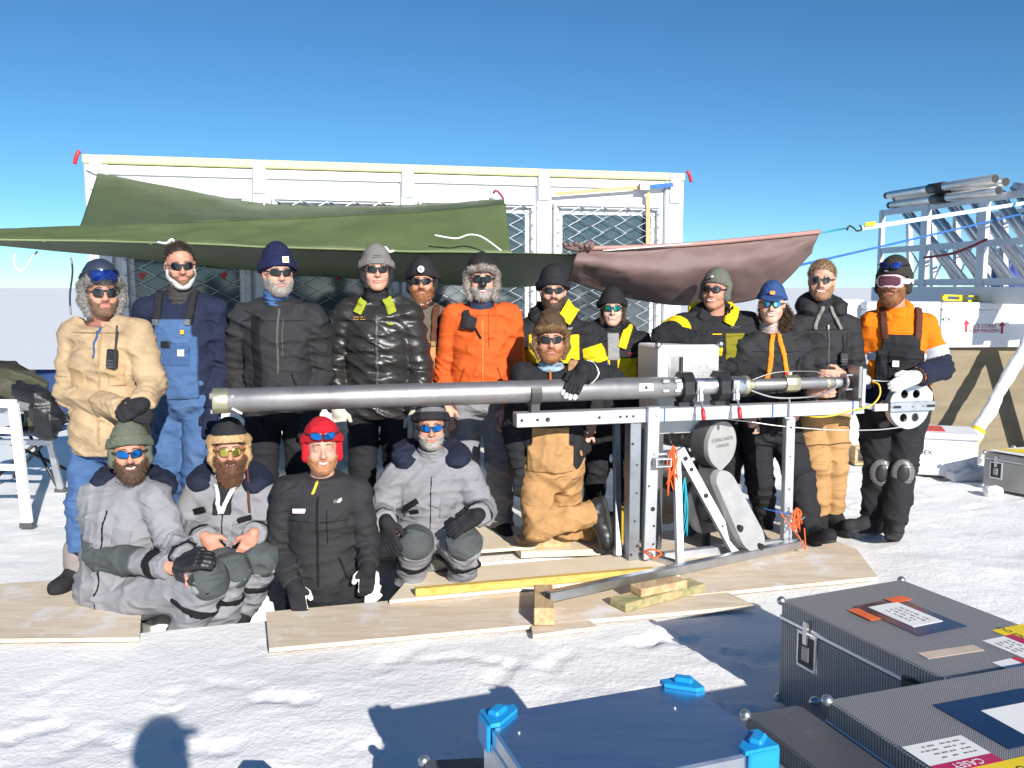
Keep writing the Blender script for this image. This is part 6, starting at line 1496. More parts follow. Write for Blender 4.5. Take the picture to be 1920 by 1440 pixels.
# 2 blue bib overalls
p = Person('bareheaded person in navy sweater and blue bib overalls with white chin band', 5.28, (338, 498), yaw=6, pitch=4, roll=-3, hs=1.02, tone='ruddy', w=1.1,
    J=dict(shA=(275, 592, .04), shB=(402, 592, .04), elA=(258, 690, .1), wrA=(282, 780, .0), elB=(414, 690, .08), wrB=(398, 770, -.05), knA=(312, 900, .02), knB=(372, 900, .0)))
p.make(); p.zk = 1.0; p.trousers('overalls', DENIM, .034, 7, .011, .1, top=.18); p.boots(BLACKC, SOLE)
p.top('sweater', NAVY, .026, -.02, 8, .006, .09, collar=.05); p.bib(DENIM, .135, .43, BLACKC, off=.020)
p.patch('bib_pocket', [p.tb(-.10, .10, .17, .29)], cloth('denim_pocket', (.05, .105, .235)), .024, .008, p.tro); p.patch('phone', [p.tb(-.065, -.005, .27, .31)], BLACKP, .028, .006, p.tro); p.badge(.055, .245, .04, .04, WHITEC, .030, LOGO_O, p.tro)
p.badge(.065, .36, .022, .025, M('yellow_tag', (.75, .45, .02), .5), .028, None, p.tro, name='tag')
for sg in (-1, 1): p.badge(sg * .092, .415, .035, .035, ALU, .034, None, p.tro, name='buckle')
p.gaiter(cloth('grey_black_gaiter', (.05, .046, .042), wr=.9), -.05, .05, .085, .006); solid('chin_band', [q.grow(.006) for q in p.hprims[:4]] + [p.hell((0, .05, -.115), (.035, .035, .02), .02)], .006, WHITEC, p.root, (half(p.hp(0, .055, -.06), p.HF * .75 + p.HU * .66), p.hcut(.05, 0, -1), half(p.hp(0, -.045, 0), -p.HF)))
p.beard(M('brown_stubble', (.17, .095, .055), .8, 0, .3, 60), .002, strands=900, ln=.005); p.glasses('black', BLACKP, 'wrap'); p.hair(M('dark_brown_hair', (.035, .024, .018), .55, 0, .5, 60), .100, .80, .005, ln=.013, strands=3600); p.glove('A', NAVY); p.glove('B', NAVY)

# 3 navy beanie
p = Person('person in black jacket with navy knitted beanie and blue patterned neck tube', 5.3, (521, 512), yaw=12, hs=1.02, tone='fair', w=1.16,
    J=dict(shA=(455, 606, .02), shB=(588, 606, .02), elA=(436, 700, .08), wrA=(468, 775, -.08), elB=(604, 700, .08), wrB=(582, 775, -.08)))
p.make(); p.trousers('trousers', BLACKC, .03, 4); p.boots(BLACKC, SOLE); p.top('jacket', BLACK2, .029, -.06, 12, .011, .10, collar=.05); p.roll(BLACK2, .10, .024, 25)
seams(p); zipper(p, .03, .1, .48, cloth('zip_grey', (.09, .09, .09))); pocket(p, .055, .063, .22, .40, cloth('zip_grey', (.09, .09, .09))); p.strap('strap', [(-.085, .0), (-.105, .45)], .045, SEAM, .008)
p.strap('waist_belt', [(-.2, .02), (.2, .02)], .055, SEAM, .008); p.badge(-.03, .03, .05, .008, M('brass_clip', (.5, .4, .1), .4, .8), .014, name='clip')
p.gaiter(cloth('blue_patterned_tube', (.05, .11, .26), var=.8, wr=1), -.02, .085, .074, .006, fwd=.02); p.beard(HAIRG, .005, strands=2000, ln=.009, top=-.035); p.glasses('black', BLACKP, 'wrap')
p.glove('A', BLACKC); p.glove('B', BLACKC); p.beanie(cloth('navy_knit', (.012, .016, .055), .9), .040, .015, cloth('navy_knit', (.012, .016, .055), .9), .062, zt=.03)
o = p.hp(.022, .112, .075); MB().box(o, (.019, .003, .019), X=p.HL, Z=p.HU + p.HF * -.2, bev=.001).build('badge', WHITEC, p.hat); MB().box(o + p.HF * .0045, (.008, .001, .009), X=p.HL, Z=p.HU + p.HF * -.2).build('emblem', LOGO_O, p.hat)

# 4 grey beanie, glossy puffer
p = Person('tall person in glossy black puffer jacket with lime lining and grey beanie', 5.62, (706, 506), yaw=4, hs=1.03, tone='fair', w=1.08,
    J=dict(shA=(652, 600, .02), shB=(764, 600, .02), elA=(628, 695, .05), wrA=(634, 768, -.12), elB=(788, 695, .05), wrB=(780, 775, -.1)))
p.hands = {'A': dict(d=np.array([.15, -.2, -1]), curl=.4)}
PUFF = M('glossy_black_nylon', (.026, .024, .023), .36, 0, .15, 9, .25, 30, spec=.5)
p.make(smile=.3); p.trousers('trousers', BLACKC, .03, 4); p.boots(BLACKC, SOLE); p.top('puffer_jacket', PUFF, .042, -.16, 14, .010, .07, collar=.02, disp=quilt(.105, .012))
zipper(p, .015, -.15, .46, GREYB, .016, .009); LIME = cloth('lime_lining', (.32, .36, .03))
for sg in (-1, 1): p.patch('lining', [p.tb(sg * .065 - .028, sg * .065 + .028, .40, .58, True, sg * .42)], LIME, .016, .0075)
p.lines(-.085, .385, .085, .028, 2, LOGO_O, .016, 3); p.strap('logo', [(.075, .36), (.115, .35)], .010, LIME, .008)
p.gaiter(BLACKC, -.06, .075, .078, .004); p.glasses('black', BLACKP, 'wrap'); p.beanie(cloth('grey_knit', (.19, .18, .165), .9), .034, .012, cloth('grey_knit', (.19, .18, .165), .9), .05, zt=.016); p.glove('A', M('pale_leather_glove', (.55, .5, .42), .7)); p.glove('B', M('pale_leather_glove', (.55, .5, .42), .7))
marks(p.hat, p.hp(0, .1215, .084), p.HL, p.HU - p.HF * .25, .055, .012, 1, SEAM, 5, th=.003)
p.flaps(BLACKC, p.hat, -.10)

# 5 black beanie with round badge, frosty beard
p = Person('person with frosty beard, black beanie with round white badge and brown bib overalls', 5.95, (792, 528), yaw=-4, hs=1.02, tone='ruddy', w=1.04,
    J=dict(shA=(742, 612, .02), shB=(845, 612, .02), elA=(735, 700, .05), wrA=(745, 770, -.05), elB=(856, 700, .04), wrB=(846, 775, -.08)))
p.make(); p.zk = 1.0; p.trousers('overalls', DUCK, .03, 6, top=.16); p.boots(BLACKC, SOLE); p.top('fleece', cloth('taupe_fleece', (.135, .115, .088), .95, bump=.8, bs=160), .028, -.02, 3, .007, .08, collar=.05); p.bib(DUCK, .12, .36, BRN, off=.020)
p.badge(.02, .20, .035, .035, WHITEC, .030, LOGO_O, p.tro); p.badge(.02, .33, .012, .055, M('blue_pen', (.03, .25, .5), .4), .032, None, p.tro, name='pen')
for sg in (-1, 1): p.badge(sg * .08, .345, .03, .03, M('brass_buckle', (.6, .48, .2), .4, .9), .034, None, p.tro, name='buckle')
p.gaiter(BLACKC, -.05, .05, .08, .004); p.beard(HAIRR, .008, .03, -.036, 2400, .009); p.frost(170); p.glasses('black', BLACKP, 'wrap'); p.beanie(BLACKC, .040, .016, BLACKC, .06, zt=.02)
MB().lathe(p.hp(0, .120, .078), p.HF, [(0, .022), (.004, .022), (.0045, .017)], 20).build('badge', WHITEC, p.hat); MB().lathe(p.hp(0, .1255, .078), p.HF, [(0, .012), (.001, .012)], 16).build('emblem', M('badge_grey', (.3, .32, .34), .6), p.hat)
p.flaps(BLACKC, p.hat, -.07)

# 6 orange jacket
p = Person('person in bright orange jacket with black nose guard and grey fur trapper hat', 5.78, (903, 524), yaw=4, hs=1.03, tone='fair', w=1.12,
    J=dict(shA=(850, 602, .02), shB=(956, 602, .02), elA=(834, 700, .06), wrA=(836, 762, -.12), elB=(968, 700, .06), wrB=(952, 765, -.08)))
p.hands = {'A': dict(d=np.array([.2, -.3, -1]), curl=.5)}
p.make(smile=.6, bare='A'); p.trousers('trousers', GREYT, .036, 9, .012, .08); p.boots(BLACKC, SOLE); p.top('jacket', ORG, .025, -.02, 10, .009, .08, collar=.03, neckr=.082)
seams(p, cloth('seam_orange', (.3, .05, .01)), .40); zipper(p, .01, .0, .42, cloth('zip_orange', (.75, .2, .05)), .010); pocket(p, .045, .052, .24, .42, cloth('seam_orange', (.3, .05, .01))); p.lines(.095, .33, .05, .014, 1, cloth('logo_orange', (.4, .12, .06)), .008, 2)
q = p.patch('clipped_glove', [p.tb(-.125, -.03, .335, .40, True, -.25), p.tb(-.11, -.07, .36, .43, True, .2)], BLACKC, .035, .008); p.strap('clip_cord', [(-.04, .35), (.0, .28)], .012, SEAM, .010)
p.gaiter(cloth('dark_blue_tube', (.03, .04, .07)), -.04, .06, .085, .007); p.beard(HAIRG, .006, .0, -.05, 1500, .010); p.glasses('black', BLACKP, 'square')
solid('nose_guard', [p.hcone((0, .105, .0), (0, .120, -.03), .018, .024, .01)], .006, BLACKP, p.root)
p.trapper(cloth('black_hat', (.02, .018, .018)), M('grey_brown_fur', (.27, .235, .20), .9, 0, .45, 60), 4, -.115, ln=.013, strands=4200, fs=.75); solid('hat_lining', p.cap_prims(.012, .022), .008, ORG, p.hat, (p.hcut(.10, 0), half(p.hp(.03, 0, 0), -p.HL)))

def mont(p, seed, hood=True, mid=True):
    """black and yellow expedition jacket"""
    p.top('jacket', BLACKC, .038, -.17, seed, .011, .09, collar=.04, neckr=.09, hood=BLACKC)
# 7 black and yellow jacket
p = Person('bearded person in black and yellow jacket with black beanie behind the kneeling man', 5.98, (1037, 545), yaw=3, hs=1.02, tone='fair', w=1.14,
    J=dict(shA=(977, 636, .02), shB=(1098, 636, .02), elA=(948, 720, .0), wrA=(948, 800, -.12), elB=(1124, 715, .0), wrB=(1112, 780, -.1)))
p.make(); p.trousers('trousers', GREYT, .034, 9); p.boots(BLACKC, SOLE); mont(p, 21); p.patch('yellow_panel', [p.tb(-.17, -.015, .25, .40), p.tb(.02, .17, .25, .40), p.tb(-.215, -.15, .25, .32)], YEL, .006); p.limb_patch('yellow_band', 'shB', 'elB', .25, .62, YEL, .005); p.limb_patch('yellow_band', 'shA', 'elA', .35, .55, YEL, .005)
p.badge(-.125, .35, .055, .045, cloth('grey_badge', (.5, .5, .52), wr=0), .016); zipper(p, .0, -.1, .44); p.write('MONT', .09, .43, .024, WHITEC, .012); p.patch('hood_lining', [p.tb(.06, .16, .46, .60, True, -.6)], YEL, .055); p.limb_patch('flag', 'shB', 'elB', .66, .76, cloth('flag_blue', (.03, .04, .2), wr=0), .007, side=-p.F * -1)
p.gaiter(cloth('pale_blue_tube', (.22, .42, .55), var=.6), -.03, .05, .076, .005); p.beard(HAIRK, .006, 0, -.04, 1800, .009); p.glasses('black', BLACKP, 'wrap'); p.beanie(BLACKC, .038, .016, BLACKC, .055, zt=.024)

# 9 woman, black and yellow jacket
p = Person('smiling person in yellow and black jacket with green mirrored sunglasses and black beanie', 6.1, (1148, 578), yaw=2, hs=.95, tone='pale', w=1.0,
    J=dict(shA=(1098, 655, .02), shB=(1198, 655, .02), elA=(1084, 740, .0), wrA=(1095, 810, -.1), elB=(1218, 740, .0), wrB=(1205, 810, -.1)))
p.make(smile=.9, female=True); p.trousers('trousers', BLACKC, .03, 9); p.boots(BLACKC, SOLE); mont(p, 31); p.patch('yellow_panel', [p.tb(-.17, -.03, .20, .34), p.tb(.02, .16, .19, .33)], YEL, .007); p.patch('hood_lining', [p.tb(.05, .11, .38, .52, True, -.35)], YEL, .022); p.limb_patch('yellow_band', 'shA', 'elA', .3, .6, YEL, .005)
p.patch('grey_shirt', [p.tb(-.045, .035, .32, .48)], cloth('grey_shirt', (.27, .27, .275)), .010); zipper(p, .0, -.1, .33); zipper(p, .10, .13, .27); p.write('MONT', .12, .355, .020, RED, .014)
p.gaiter(BLACKC, -.03, .075, .078, .006); p.glasses('teal', BLACKP, 'wrap'); p.beanie(BLACKC, .038, .013, BLACKC, .055, zt=.014); p.longhair(HAIRB, [(-.066, .01, .0), (-.066, .02, -.09)], .016, 700, .02); p.longhair(HAIRB, [(.068, .01, .0), (.070, .015, -.09)], .018, 800, .02)

# 10 olive beanie, arms folded on the box
p = Person('smiling person in olive grey beanie and black yellow jacket leaning on the control box', 6.0, (1342, 543), yaw=-16, roll=4, hs=1.03, tone='ruddy', w=1.14,
    J=dict(shA=(1283, 620, .02), shB=(1398, 618, .04), elA=(1246, 632, -.22), wrA=(1315, 640, -.36), elB=(1420, 700, .0), wrB=(1370, 690, -.28)))
p.hands = {'A': dict(d=np.array([.95, -.1, .0]), curl=.7), 'B': dict(d=np.array([-.9, -.2, -.1]), curl=.7)}
p.make(smile=.9); p.trousers('trousers', BLACKC, .03, 9); p.boots(BLACKC, SOLE); mont(p, 41); p.patch('yellow_panel', [p.tb(-.15, .01, .24, .36)], YEL, .007); p.limb_patch('yellow_band', 'shA', 'elA', .30, .62, YEL, .006); p.patch('olive_panel', [p.tb(.03, .17, .22, .36)], cloth('olive_shell', (.20, .18, .012)), .007); p.patch('hood_lining', [p.tb(.05, .13, .40, .52, True, -.5)], YEL, .03)
hl = [ell(p.neck + p.up * .06 - p.F * .09 + p.L * x, (.075, .04, .05), p.B, .03) for x in (-.10, 0, .10)]; solid('hood_edge', hl, .009, YEL, p.topo, (), folds(3, .006, .05))
p.write('MONT', .10, .39, .024, GREYB, .012); p.glasses('black', BLACKP, 'wrap'); p.beanie(cloth('olive_knit', (.12, .125, .10), .9), .042, .010, None, zt=.008, ribs=True); p.flaps(cloth('olive_knit', (.12, .125, .10), .9), p.hat, -.03); p.glove('A', BLACKC); p.glove('B', BLACKC)
MB().box(p.hp(.0, .105, .085), (.008, .003, .006), X=p.HL, Z=p.HU).build('badge', WHITEC, p.hat)

# 12 bareheaded, black hooded jacket, tan trousers
p = Person('bareheaded smiling person in black hooded jacket and tan trousers with round sunglasses', 5.98, (1541, 526), yaw=-2, hs=1.02, tone='fair', w=1.02,
    J=dict(shA=(1494, 622, .02), shB=(1590, 622, .02), elA=(1490, 715, .0), wrA=(1522, 735, -.30), elB=(1606, 700, -.02), wrB=(1580, 704, -.33), knA=(1530, 870, -.05), knB=(1565, 870, -.02), anA=(1535, 965, 0), anB=(1562, 965, .05)))
p.hands = {'A': dict(d=np.array([.5, -.5, .05]), curl=.8), 'B': dict(d=np.array([-.9, -.3, .02]), curl=.5)}
p.make(smile=1, bare='AB'); p.trousers('trousers', DUCK, .032, 16, .012, .09, ankle=-.04); p.boots(BLACKC, SOLE, .15, .058); p.top('jacket', BLACK2, .027, -.08, 51, .010, .09, collar=.05, hood=BLACK2, neckr=.086); seams(p); zipper(p, .0, -.08, .44, cloth('zip_grey', (.09, .09, .09)))
for sg in (-1, 1): p.patch('collar_lining', [p.tb(sg * .05 - .012, sg * .05 + .012, .38, .54, True, sg * .4)], cloth('grey_lining', (.24, .22, .20)), .018)
p.badge(0, .40, .012, .03, ZIP, .012, name='zip_pull'); radio(p, .10, .24, .07); p.gaiter(BLACKC, -.05, .07, .08, .005); p.beard(M('fair_stubble', (.33, .18, .10), .8, 0, .3, 60), .003, strands=1300, ln=.005); p.glasses('black', M('thin_metal_frame', (.3, .25, .2), .3, .8), 'round'); p.hair(HAIRF, .078, .55, .009, ln=.014)

# 11 woman, blue cap
p = Person('smiling person in blue cap with mirrored glasses, black jacket and orange lining', 5.92, (1447, 570), yaw=0, roll=2, hs=1.0, tone='pale', w=1.0,
    J=dict(shA=(1395, 664, .02), shB=(1502, 662, .02), elA=(1376, 735, .0), wrA=(1400, 775, -.16), elB=(1518, 738, .02), wrB=(1492, 775, -.16), knA=(1425, 905, .0), anA=(1432, 985, .15), knB=(1500, 900, -.16), anB=(1520, 990, -.26)))
p.make(smile=1, female=True); p.trousers('trousers', BLACKC, .034, 16, .011, .08); p.boots(BLACKC, SOLE, .18, .062, .30); p.top('jacket', BLACK2, .027, -.12, 61, .010, .09, collar=.02, neckr=.084)
OL = cloth('orange_lining', (.80, .26, .02))
for sg in (-1, 1): p.patch('orange_lining', [p.tb(sg * .042 - .016, sg * .042 + .016, .20, .54, True, sg * .16)], OL, .012)
seams(p); zipper(p, .0, -.1, .24); radio(p, .115, .23, .12, .25); p.badge(.055, .275, .018, .018, RED, .012); p.badge(.085, .27, .018, .03, WHITEC, .012)
p.gaiter(cloth('colourful_scarf', (.38, .30, .28), var=.9, wr=1), -.05, .06, .072, .006); p.glasses('sky', BLACKP, 'round', sc=1.02); p.cap(cloth('blue_cap', (.03, .07, .20))); MB().box(p.hp(0, .110, .075), (.016, .003, .012), X=p.HL, Z=p.HU - p.HF * .3, bev=.001).build('badge', LOGO_O, p.hat)
p.longhair(HAIRB, [(.07, -.03, -.03), (.10, -.02, -.085), (.085, -.0, -.13)], .030, 2600, .03); p.longhair(HAIRB, [(-.068, -.01, -.02), (-.062, .0, -.10)], .014, 600, .02)

# 13 hi-vis orange
p = Person('red bearded person in hi-vis orange jacket and black bib overalls with white goggles', 5.95, (1676, 527), yaw=-14, hs=1.13, tone='ruddy', w=1.2,
    J=dict(shA=(1636, 616, .08), shB=(1733, 620, .0), elA=(1620, 710, .1), wrA=(1645, 765, -.08), elB=(1764, 690, -.10), wrB=(1718, 706, -.37), knA=(1648, 880, .02), knB=(1688, 880, -.06), anA=(1636, 970, .0), anB=(1676, 990, -.18)))
p.hands = {'A': dict(d=np.array([.3, -.3, -.9]), curl=.5), 'B': dict(d=np.array([-.9, -.2, -.32]), n=np.array([0, -.8, .6]), curl=.4, sc=1.1)}
p.feet = {'A': nrm(np.array([-.9, -.45, 0])), 'B': nrm(np.array([-.35, -.9, 0]))}
p.make(); p.zk = 1.0; p.trousers('overalls', BLACKC, .042, 23, .012, .1, top=.14, ankle=-.02); p.boots(BLACK2, SOLE, .2, .064, .31); p.top('jacket', HIVIS, .031, .0, 71, .010, .10, collar=.06, neckr=.088); p.roll(HIVIS, .088, .026, 30, .045)
for q in 'AB':
    p.limb_patch('navy_sleeve', 'sh' + q, 'el' + q, .78, 1.25, SUITN, .006); p.limb_patch('navy_sleeve', 'el' + q, 'wr' + q, -.15, .98, SUITN, .006); p.limb_patch('reflective_band', 'sh' + q, 'el' + q, .55, .79, REFL, .008)
p.patch('reflective_band', [p.tb(-.30, .30, .25, .30)], REFL, .007); p.bib(BLACKC, .150, .42, BRN, off=.020); p.badge(-.035, .24, .042, .042, WHITEC, .034, LOGO_O, p.tro); p.patch('bib_pocket', [p.tb(-.08, .04, .14, .32)], cloth('black_pocket', (.014, .014, .015)), .026, .0085, p.tro)
for q in 'AB':
    kn = p.j['kn' + q]; f = p.F; kp = M('clear_grey_pad', (.16, .16, .155), .3, .2, .2); k = solid('knee_pad', [ell(kn + f * .095, (.075, .03, .095), p.B, .02)], .0075, kp, p.tro, (), lambda X, Y, Z: .003 * np.sin(Z * 300)); solid('pad_cap', [ell(kn + f * .120, (.040, .014, .062), p.B, .01)], .006, BLACKP, k)
cable_pts = [p.j['pel'] + p.L * -.12 + p.F * (.17 + .008 * math.sin(i * 1.6)) + p.up * (.30 - i * .006) + p.L * .008 * math.cos(i * 1.6) for i in range(34)]; MB().tube(cable_pts, .0035, 5).build('coiled_lead', BLACKP, p.topo, True)
p.gaiter(BLACKC, -.05, .03, .078, .004); p.beard(HAIRR, .008, .012, -.040, 2600, .008); p.beanie(cloth('charcoal_knit', (.035, .032, .028), .9), .040, .012, None, zt=.012); p.flaps(cloth('charcoal_knit', (.035, .032, .028), .9), p.hat, -.05); p.goggles('rose', M('pale_pink_frame', (.72, .58, .60), .4), M('pale_pink_strap', (.66, .60, .62), .6), z=-.002, sc=1.0); p.glasses('navy', BLACKP, 'wrap', up=.088, y=-.004, parent=p.hat, sc=1.08); marks(p.hat, p.hp(-.012, .119, .058), p.HL, p.HU, .026, .013, 1, WHITEC, 3, th=.003)
p.glove('A', BLACKC); p.glove('B', WHITEG, .03); w_, e_ = p.j['wrB'], p.j['elB']; d = nrm(w_ - e_); solid('glove_cuff', [cone(w_ - d * .16, w_ + d * .0, .066, .056, .01)], .007, BLACK2, p.root, (half(w_ - d * .16, -d), half(w_ + d * .005, d)))

# 8 kneeling, brown trapper hat
p = Person('kneeling person in brown overalls and brown fur trapper hat with a hand on the drill', 5.36, (1033, 636), yaw=2, hs=1.04, tone='ruddy', w=1.08, free=True,
    J=dict(shA=(982, 716, .04), shB=(1086, 712, .02), elA=(965, 800, .04), wrA=(975, 880, -.02), elB=(1146, 712, .06), wrB=(1094, 694, -.275), pel=(1032, 868, .05), hpA=(1005, 880, .05), hpB=(1058, 880, .10), knA=(1010, 985, -.08), anA=(1112, 962, .02), knB=(1058, 985, .14), anB=(1140, 985, .34)))
p.hands = {'A': dict(d=np.array([.0, -.2, -1]), curl=.4), 'B': dict(d=np.array([-.50, -.30, -.78]), n=np.array([-.1, -.85, .45]), curl=.15, sc=1.1, spread=1.15)}
p.feet = {'A': nrm(np.array([.35, -.15, -.9])), 'B': nrm(np.array([.35, -.1, -.9]))}
p.make(); p.zk = 1.0; p.trousers('overalls', DUCK, .036, 33, .013, .09, top=.12, ankle=.0); p.boots(M('black_rubber_boot', (.02, .02, .022), .4, 0, .1), SOLE, .14, .060, .29); p.top('jacket', BLACKC, .034, -.02, 81, .010, .09, collar=.03, neckr=.084); p.bib(DUCK, .14, .22, None, off=.020)
p.patch('leather_flash', [p.tb(.10, .16, .50, .56)], cloth('tan_leather', (.45, .26, .12), wr=0), .012); p.gaiter(cloth('pale_blue_scarf', (.28, .40, .50), var=.6, wr=1), -.12, .05, .080, .008); p.strap('chin_tie', [(-.0, .38), (-.01, .56)], .014, cloth('orange_tie', (.5, .14, .04), wr=0), .022)
p.beard(M('ginger_beard', (.36, .16, .07), .8, 0, .3, 60), .006, 0, -.036, 2000, .008); p.glasses('black', BLACKP, 'wrap'); p.trapper(cloth('brown_hat', (.085, .05, .03)), M('brown_fur', (.20, .115, .055), .9, 0, .45, 60), 6, -.11, ln=.011, strands=4200, fs=.62); p.glove('A', BLACKC, .05, None, WHITEG); p.glove('B', BLACKC, .06, WHITEG); p.limb_patch('glove_seam', 'elB', 'wrB', .80, .83, WHITEC, .006)

# ---- front row
def suit(p, seed, navy=True, hood=True):
    p.top('jacket', SUIT, .034, -.10, seed, .011, .085, collar=.045, neckr=.090)
    zipper(p, .01, -.1, .44, SEAM, .007); pocket(p, -.15, -.05, .20, .31, cloth('grey_pocket', (.215, .215, .232)), .1); pocket(p, .06, .15, .20, .31, cloth('grey_pocket', (.215, .215, .232)), -.1)
    for q in 'AB': p.limb_patch('cuff_tab', 'el' + q, 'wr' + q, .76, .86, SEAM, .006)
    if navy:
        hd = []
        for a0 in range(-115, 116, 23):
            a = R(a0); hd.append(ell(p.neck + p.up * (.012 + .03 * math.cos(a)) - p.F * math.cos(a) * .12 + p.L * math.sin(a) * .165, (.070, .062, .048), p.B, .04))
        solid('hood', hd, .010, SUITN, p.topo, (), folds(seed, .008, .06))
def knees(p):
    for q in 'AB':
        kn, hp_, an = p.j['kn' + q], p.j['hp' + q], p.j['an' + q]; pr = [x.grow(.006) for x in p.trp]; c = kn; d1 = nrm(kn - hp_); d2 = nrm(an - kn)
        rg = [ell(kn + nrm(d1 - d2) * .03, (.105, .105, .105), np.eye(3), .01)]
        lo, hi = kn - .16, kn + .16; solid('knee_patch', pr, .009, SUITD, p.tro, [lambda X, Y, Z, rg=rg: evalp(rg, X, Y, Z)] + list(p.trc), p.trf, (lo, hi))
        b = kn + d2 * .125; pr2 = [x.grow(.009) for x in p.trp]; solid('knee_strap', pr2, .008, SEAM, p.tro, (half(b + d2 * .014, d2), half(b - d2 * .014, -d2), lambda X, Y, Z: np.sqrt((X - b[0]) ** 2 + (Y - b[1]) ** 2 + (Z - b[2]) ** 2) - .14), p.trf, (b - .14, b + .14))
# 17 grey suit, centre
p = Person('seated person in grey suit with black gloves, ribbed grey cap and blue sunglasses', 5.0, (808, 799), yaw=2, hs=1.0, tone='ruddy', w=1.14, free=True,
    J=dict(shA=(745, 900, .03), shB=(874, 900, .03), elA=(712, 962, -.02), wrA=(724, 978, -.30), elB=(906, 958, -.02), wrB=(896, 966, -.30), pel=(808, 1015, .10), hpA=(788, 1025, .06), hpB=(832, 1025, .06), knA=(778, 1020, -.26), anA=(770, 1090, -.12), knB=(868, 1020, -.26), anB=(866, 1085, -.12)))
p.hands = {'A': dict(d=np.array([.30, -.35, -.9]), n=np.array([-.5, -.8, .2]), curl=.3, sc=1.12), 'B': dict(d=np.array([-.85, -.25, -.45]), n=np.array([.1, -.7, .7]), curl=.3, sc=1.12)}
p.make(smile=.2); p.trousers('trousers', SUIT, .038, 43, .012, .08, ankle=.0); p.boots(BLACKC, SOLE, .1, .06); suit(p, 91); knees(p); p.gaiter(cloth('grey_collar_lining', (.2, .2, .21)), -.03, .055, .078, .006); p.strap('velcro', [(-.14, .245), (-.065, .30)], .03, SEAM, .012); p.strap('velcro', [(-.11, .225), (-.06, .24)], .03, SEAM, .011)
p.beard(HAIRG, .003, 0, -.04, 1200, .005); p.glasses('blue', BLACKP, 'wrap'); p.beanie(cloth('grey_rib_knit', (.15, .15, .15), .9), .05, .016, BLACKC, .05, zt=.02, slope=.2); p.flaps(BLACKC, p.hat, -.05); p.glove('A', BLACKC); p.glove('B', BLACKC)

# 16 red hat, standing in the trench
p = Person('smiling person in red fleece hat and black soft shell jacket standing in the trench', 4.6, (604, 838), yaw=3, hs=1.02, tone='fair', w=1.06, ground=-.86,
    J=dict(shA=(540, 932, .03), shB=(668, 932, .03), elA=(520, 1030, .03), wrA=(552, 1098, -.14), elB=(690, 1022, .02), wrB=(690, 1062, -.10)))
p.hands = {'A': dict(d=np.array([.25, -.3, -.9]), curl=.4), 'B': dict(d=np.array([-.05, -.15, -1]), n=np.array([.5, -.8, 0]), curl=.5)}
p.make(smile=1, eyes=True); p.trousers('trousers', BLACKC, .03, 4); p.boots(BLACKC, SOLE); p.top('soft_shell', BLACK2, .024, -.03, 95, .008, .10, collar=.05, neckr=.080); seams(p, None, .29); zipper(p, .0, -.03, .44, SEAM); zipper(p, .05, .18, .36, SEAM, .006)
p.badge(-.095, .335, .068, .024, cloth('white_label', (.75, .72, .72), wr=0), .010); p.lines(-.095, .335, .056, .018, 2, RED, .0135, 6)
m = MB(); P_ = p.j['pel']; lg = p.badge(.115, .375, .002, .002, WHITEC, .008, name='logo'); o = np.array(lg.data.vertices[0].co) + p.base
for r0, r1 in ((.010, .014), (.016, .020), (.022, .026)):
    a = [R(x) for x in range(0, 91, 15)]
    for i in range(len(a) - 1): m.prism([o + p.F * .001 + p.L * (.012 - math.cos(q) * rr_) + p.up * (math.sin(q) * rr_ - .010) for q, rr_ in ((a[i], r0), (a[i], r1), (a[i + 1], r1), (a[i + 1], r0))], p.F * .001)
m.build('logo_arcs', WHITEC, p.topo); p.lines(.094, .374, .018, .02, 3, WHITEC, .009, 2)
p.strap('zip_pull', [(-.004, .46), (-.028, .395)], .012, M('yellow_pull', (.72, .52, .04), .5), .018); p.beard(M('ginger_stubble', (.42, .20, .09), .8, 0, .3, 60), .004, 0, -.040, 1700, .007)
REDK = cloth('red_fleece', (.48, .012, .022), .9); p.beanie(REDK, .046, .013, REDK, .05, zt=.012, ribs=False, slope=.25); p.flaps(REDK, p.hat, -.05); p.glasses('blue', BLACKP, 'wrap', up=.072, y=.008, parent=p.hat, sc=1.05)
p.glove('A', BLACKC, .09, None, WHITEG); p.glove('B', BLACKC, .06, None, WHITEG)

# 15 sheepskin hat, big beard
p = Person('seated person with huge frosty beard, sheepskin hat and gold aviator glasses', 4.82, (430, 842), yaw=2, hs=1.03, tone='ruddy', w=1.16, free=True,
    J=dict(shA=(372, 938, .03), shB=(488, 938, .03), elA=(346, 1000, -.02), wrA=(386, 1008, -.25), elB=(506, 1000, -.02), wrB=(474, 1002, -.29), pel=(432, 1065, .10), hpA=(412, 1072, .06), hpB=(455, 1072, .06), knA=(418, 1066, -.28), anA=(428, 1150, -.22), knB=(487, 1052, -.26), anB=(455, 1140, -.2)))
p.hands = {'A': dict(d=np.array([.62, -.25, -.55]), n=np.array([-.3, -.8, .5]), curl=.45), 'B': dict(d=np.array([-.42, -.30, -.85]), n=np.array([.3, -.85, .4]), curl=.35)}
p.make(smile=.7, bare='AB'); p.trousers('trousers', SUIT, .042, 45, .012, .08, ankle=.0); p.boots(BLACKC, SOLE, .1, .06); suit(p, 101); knees(p)
p.patch('shirt', [p.tb(-.045, .055, .34, .50)], BLACKC, .012); p.strap('collar', [(-.045, .48), (.0, .34)], .022, WHITEC, .020); p.strap('collar', [(.065, .50), (.005, .34)], .022, WHITEC, .020); p.strap('velcro', [(-.16, .33), (-.09, .36)], .03, SEAM, .012); p.strap('velcro', [(.09, .31), (.16, .33)], .025, SEAM, .012)
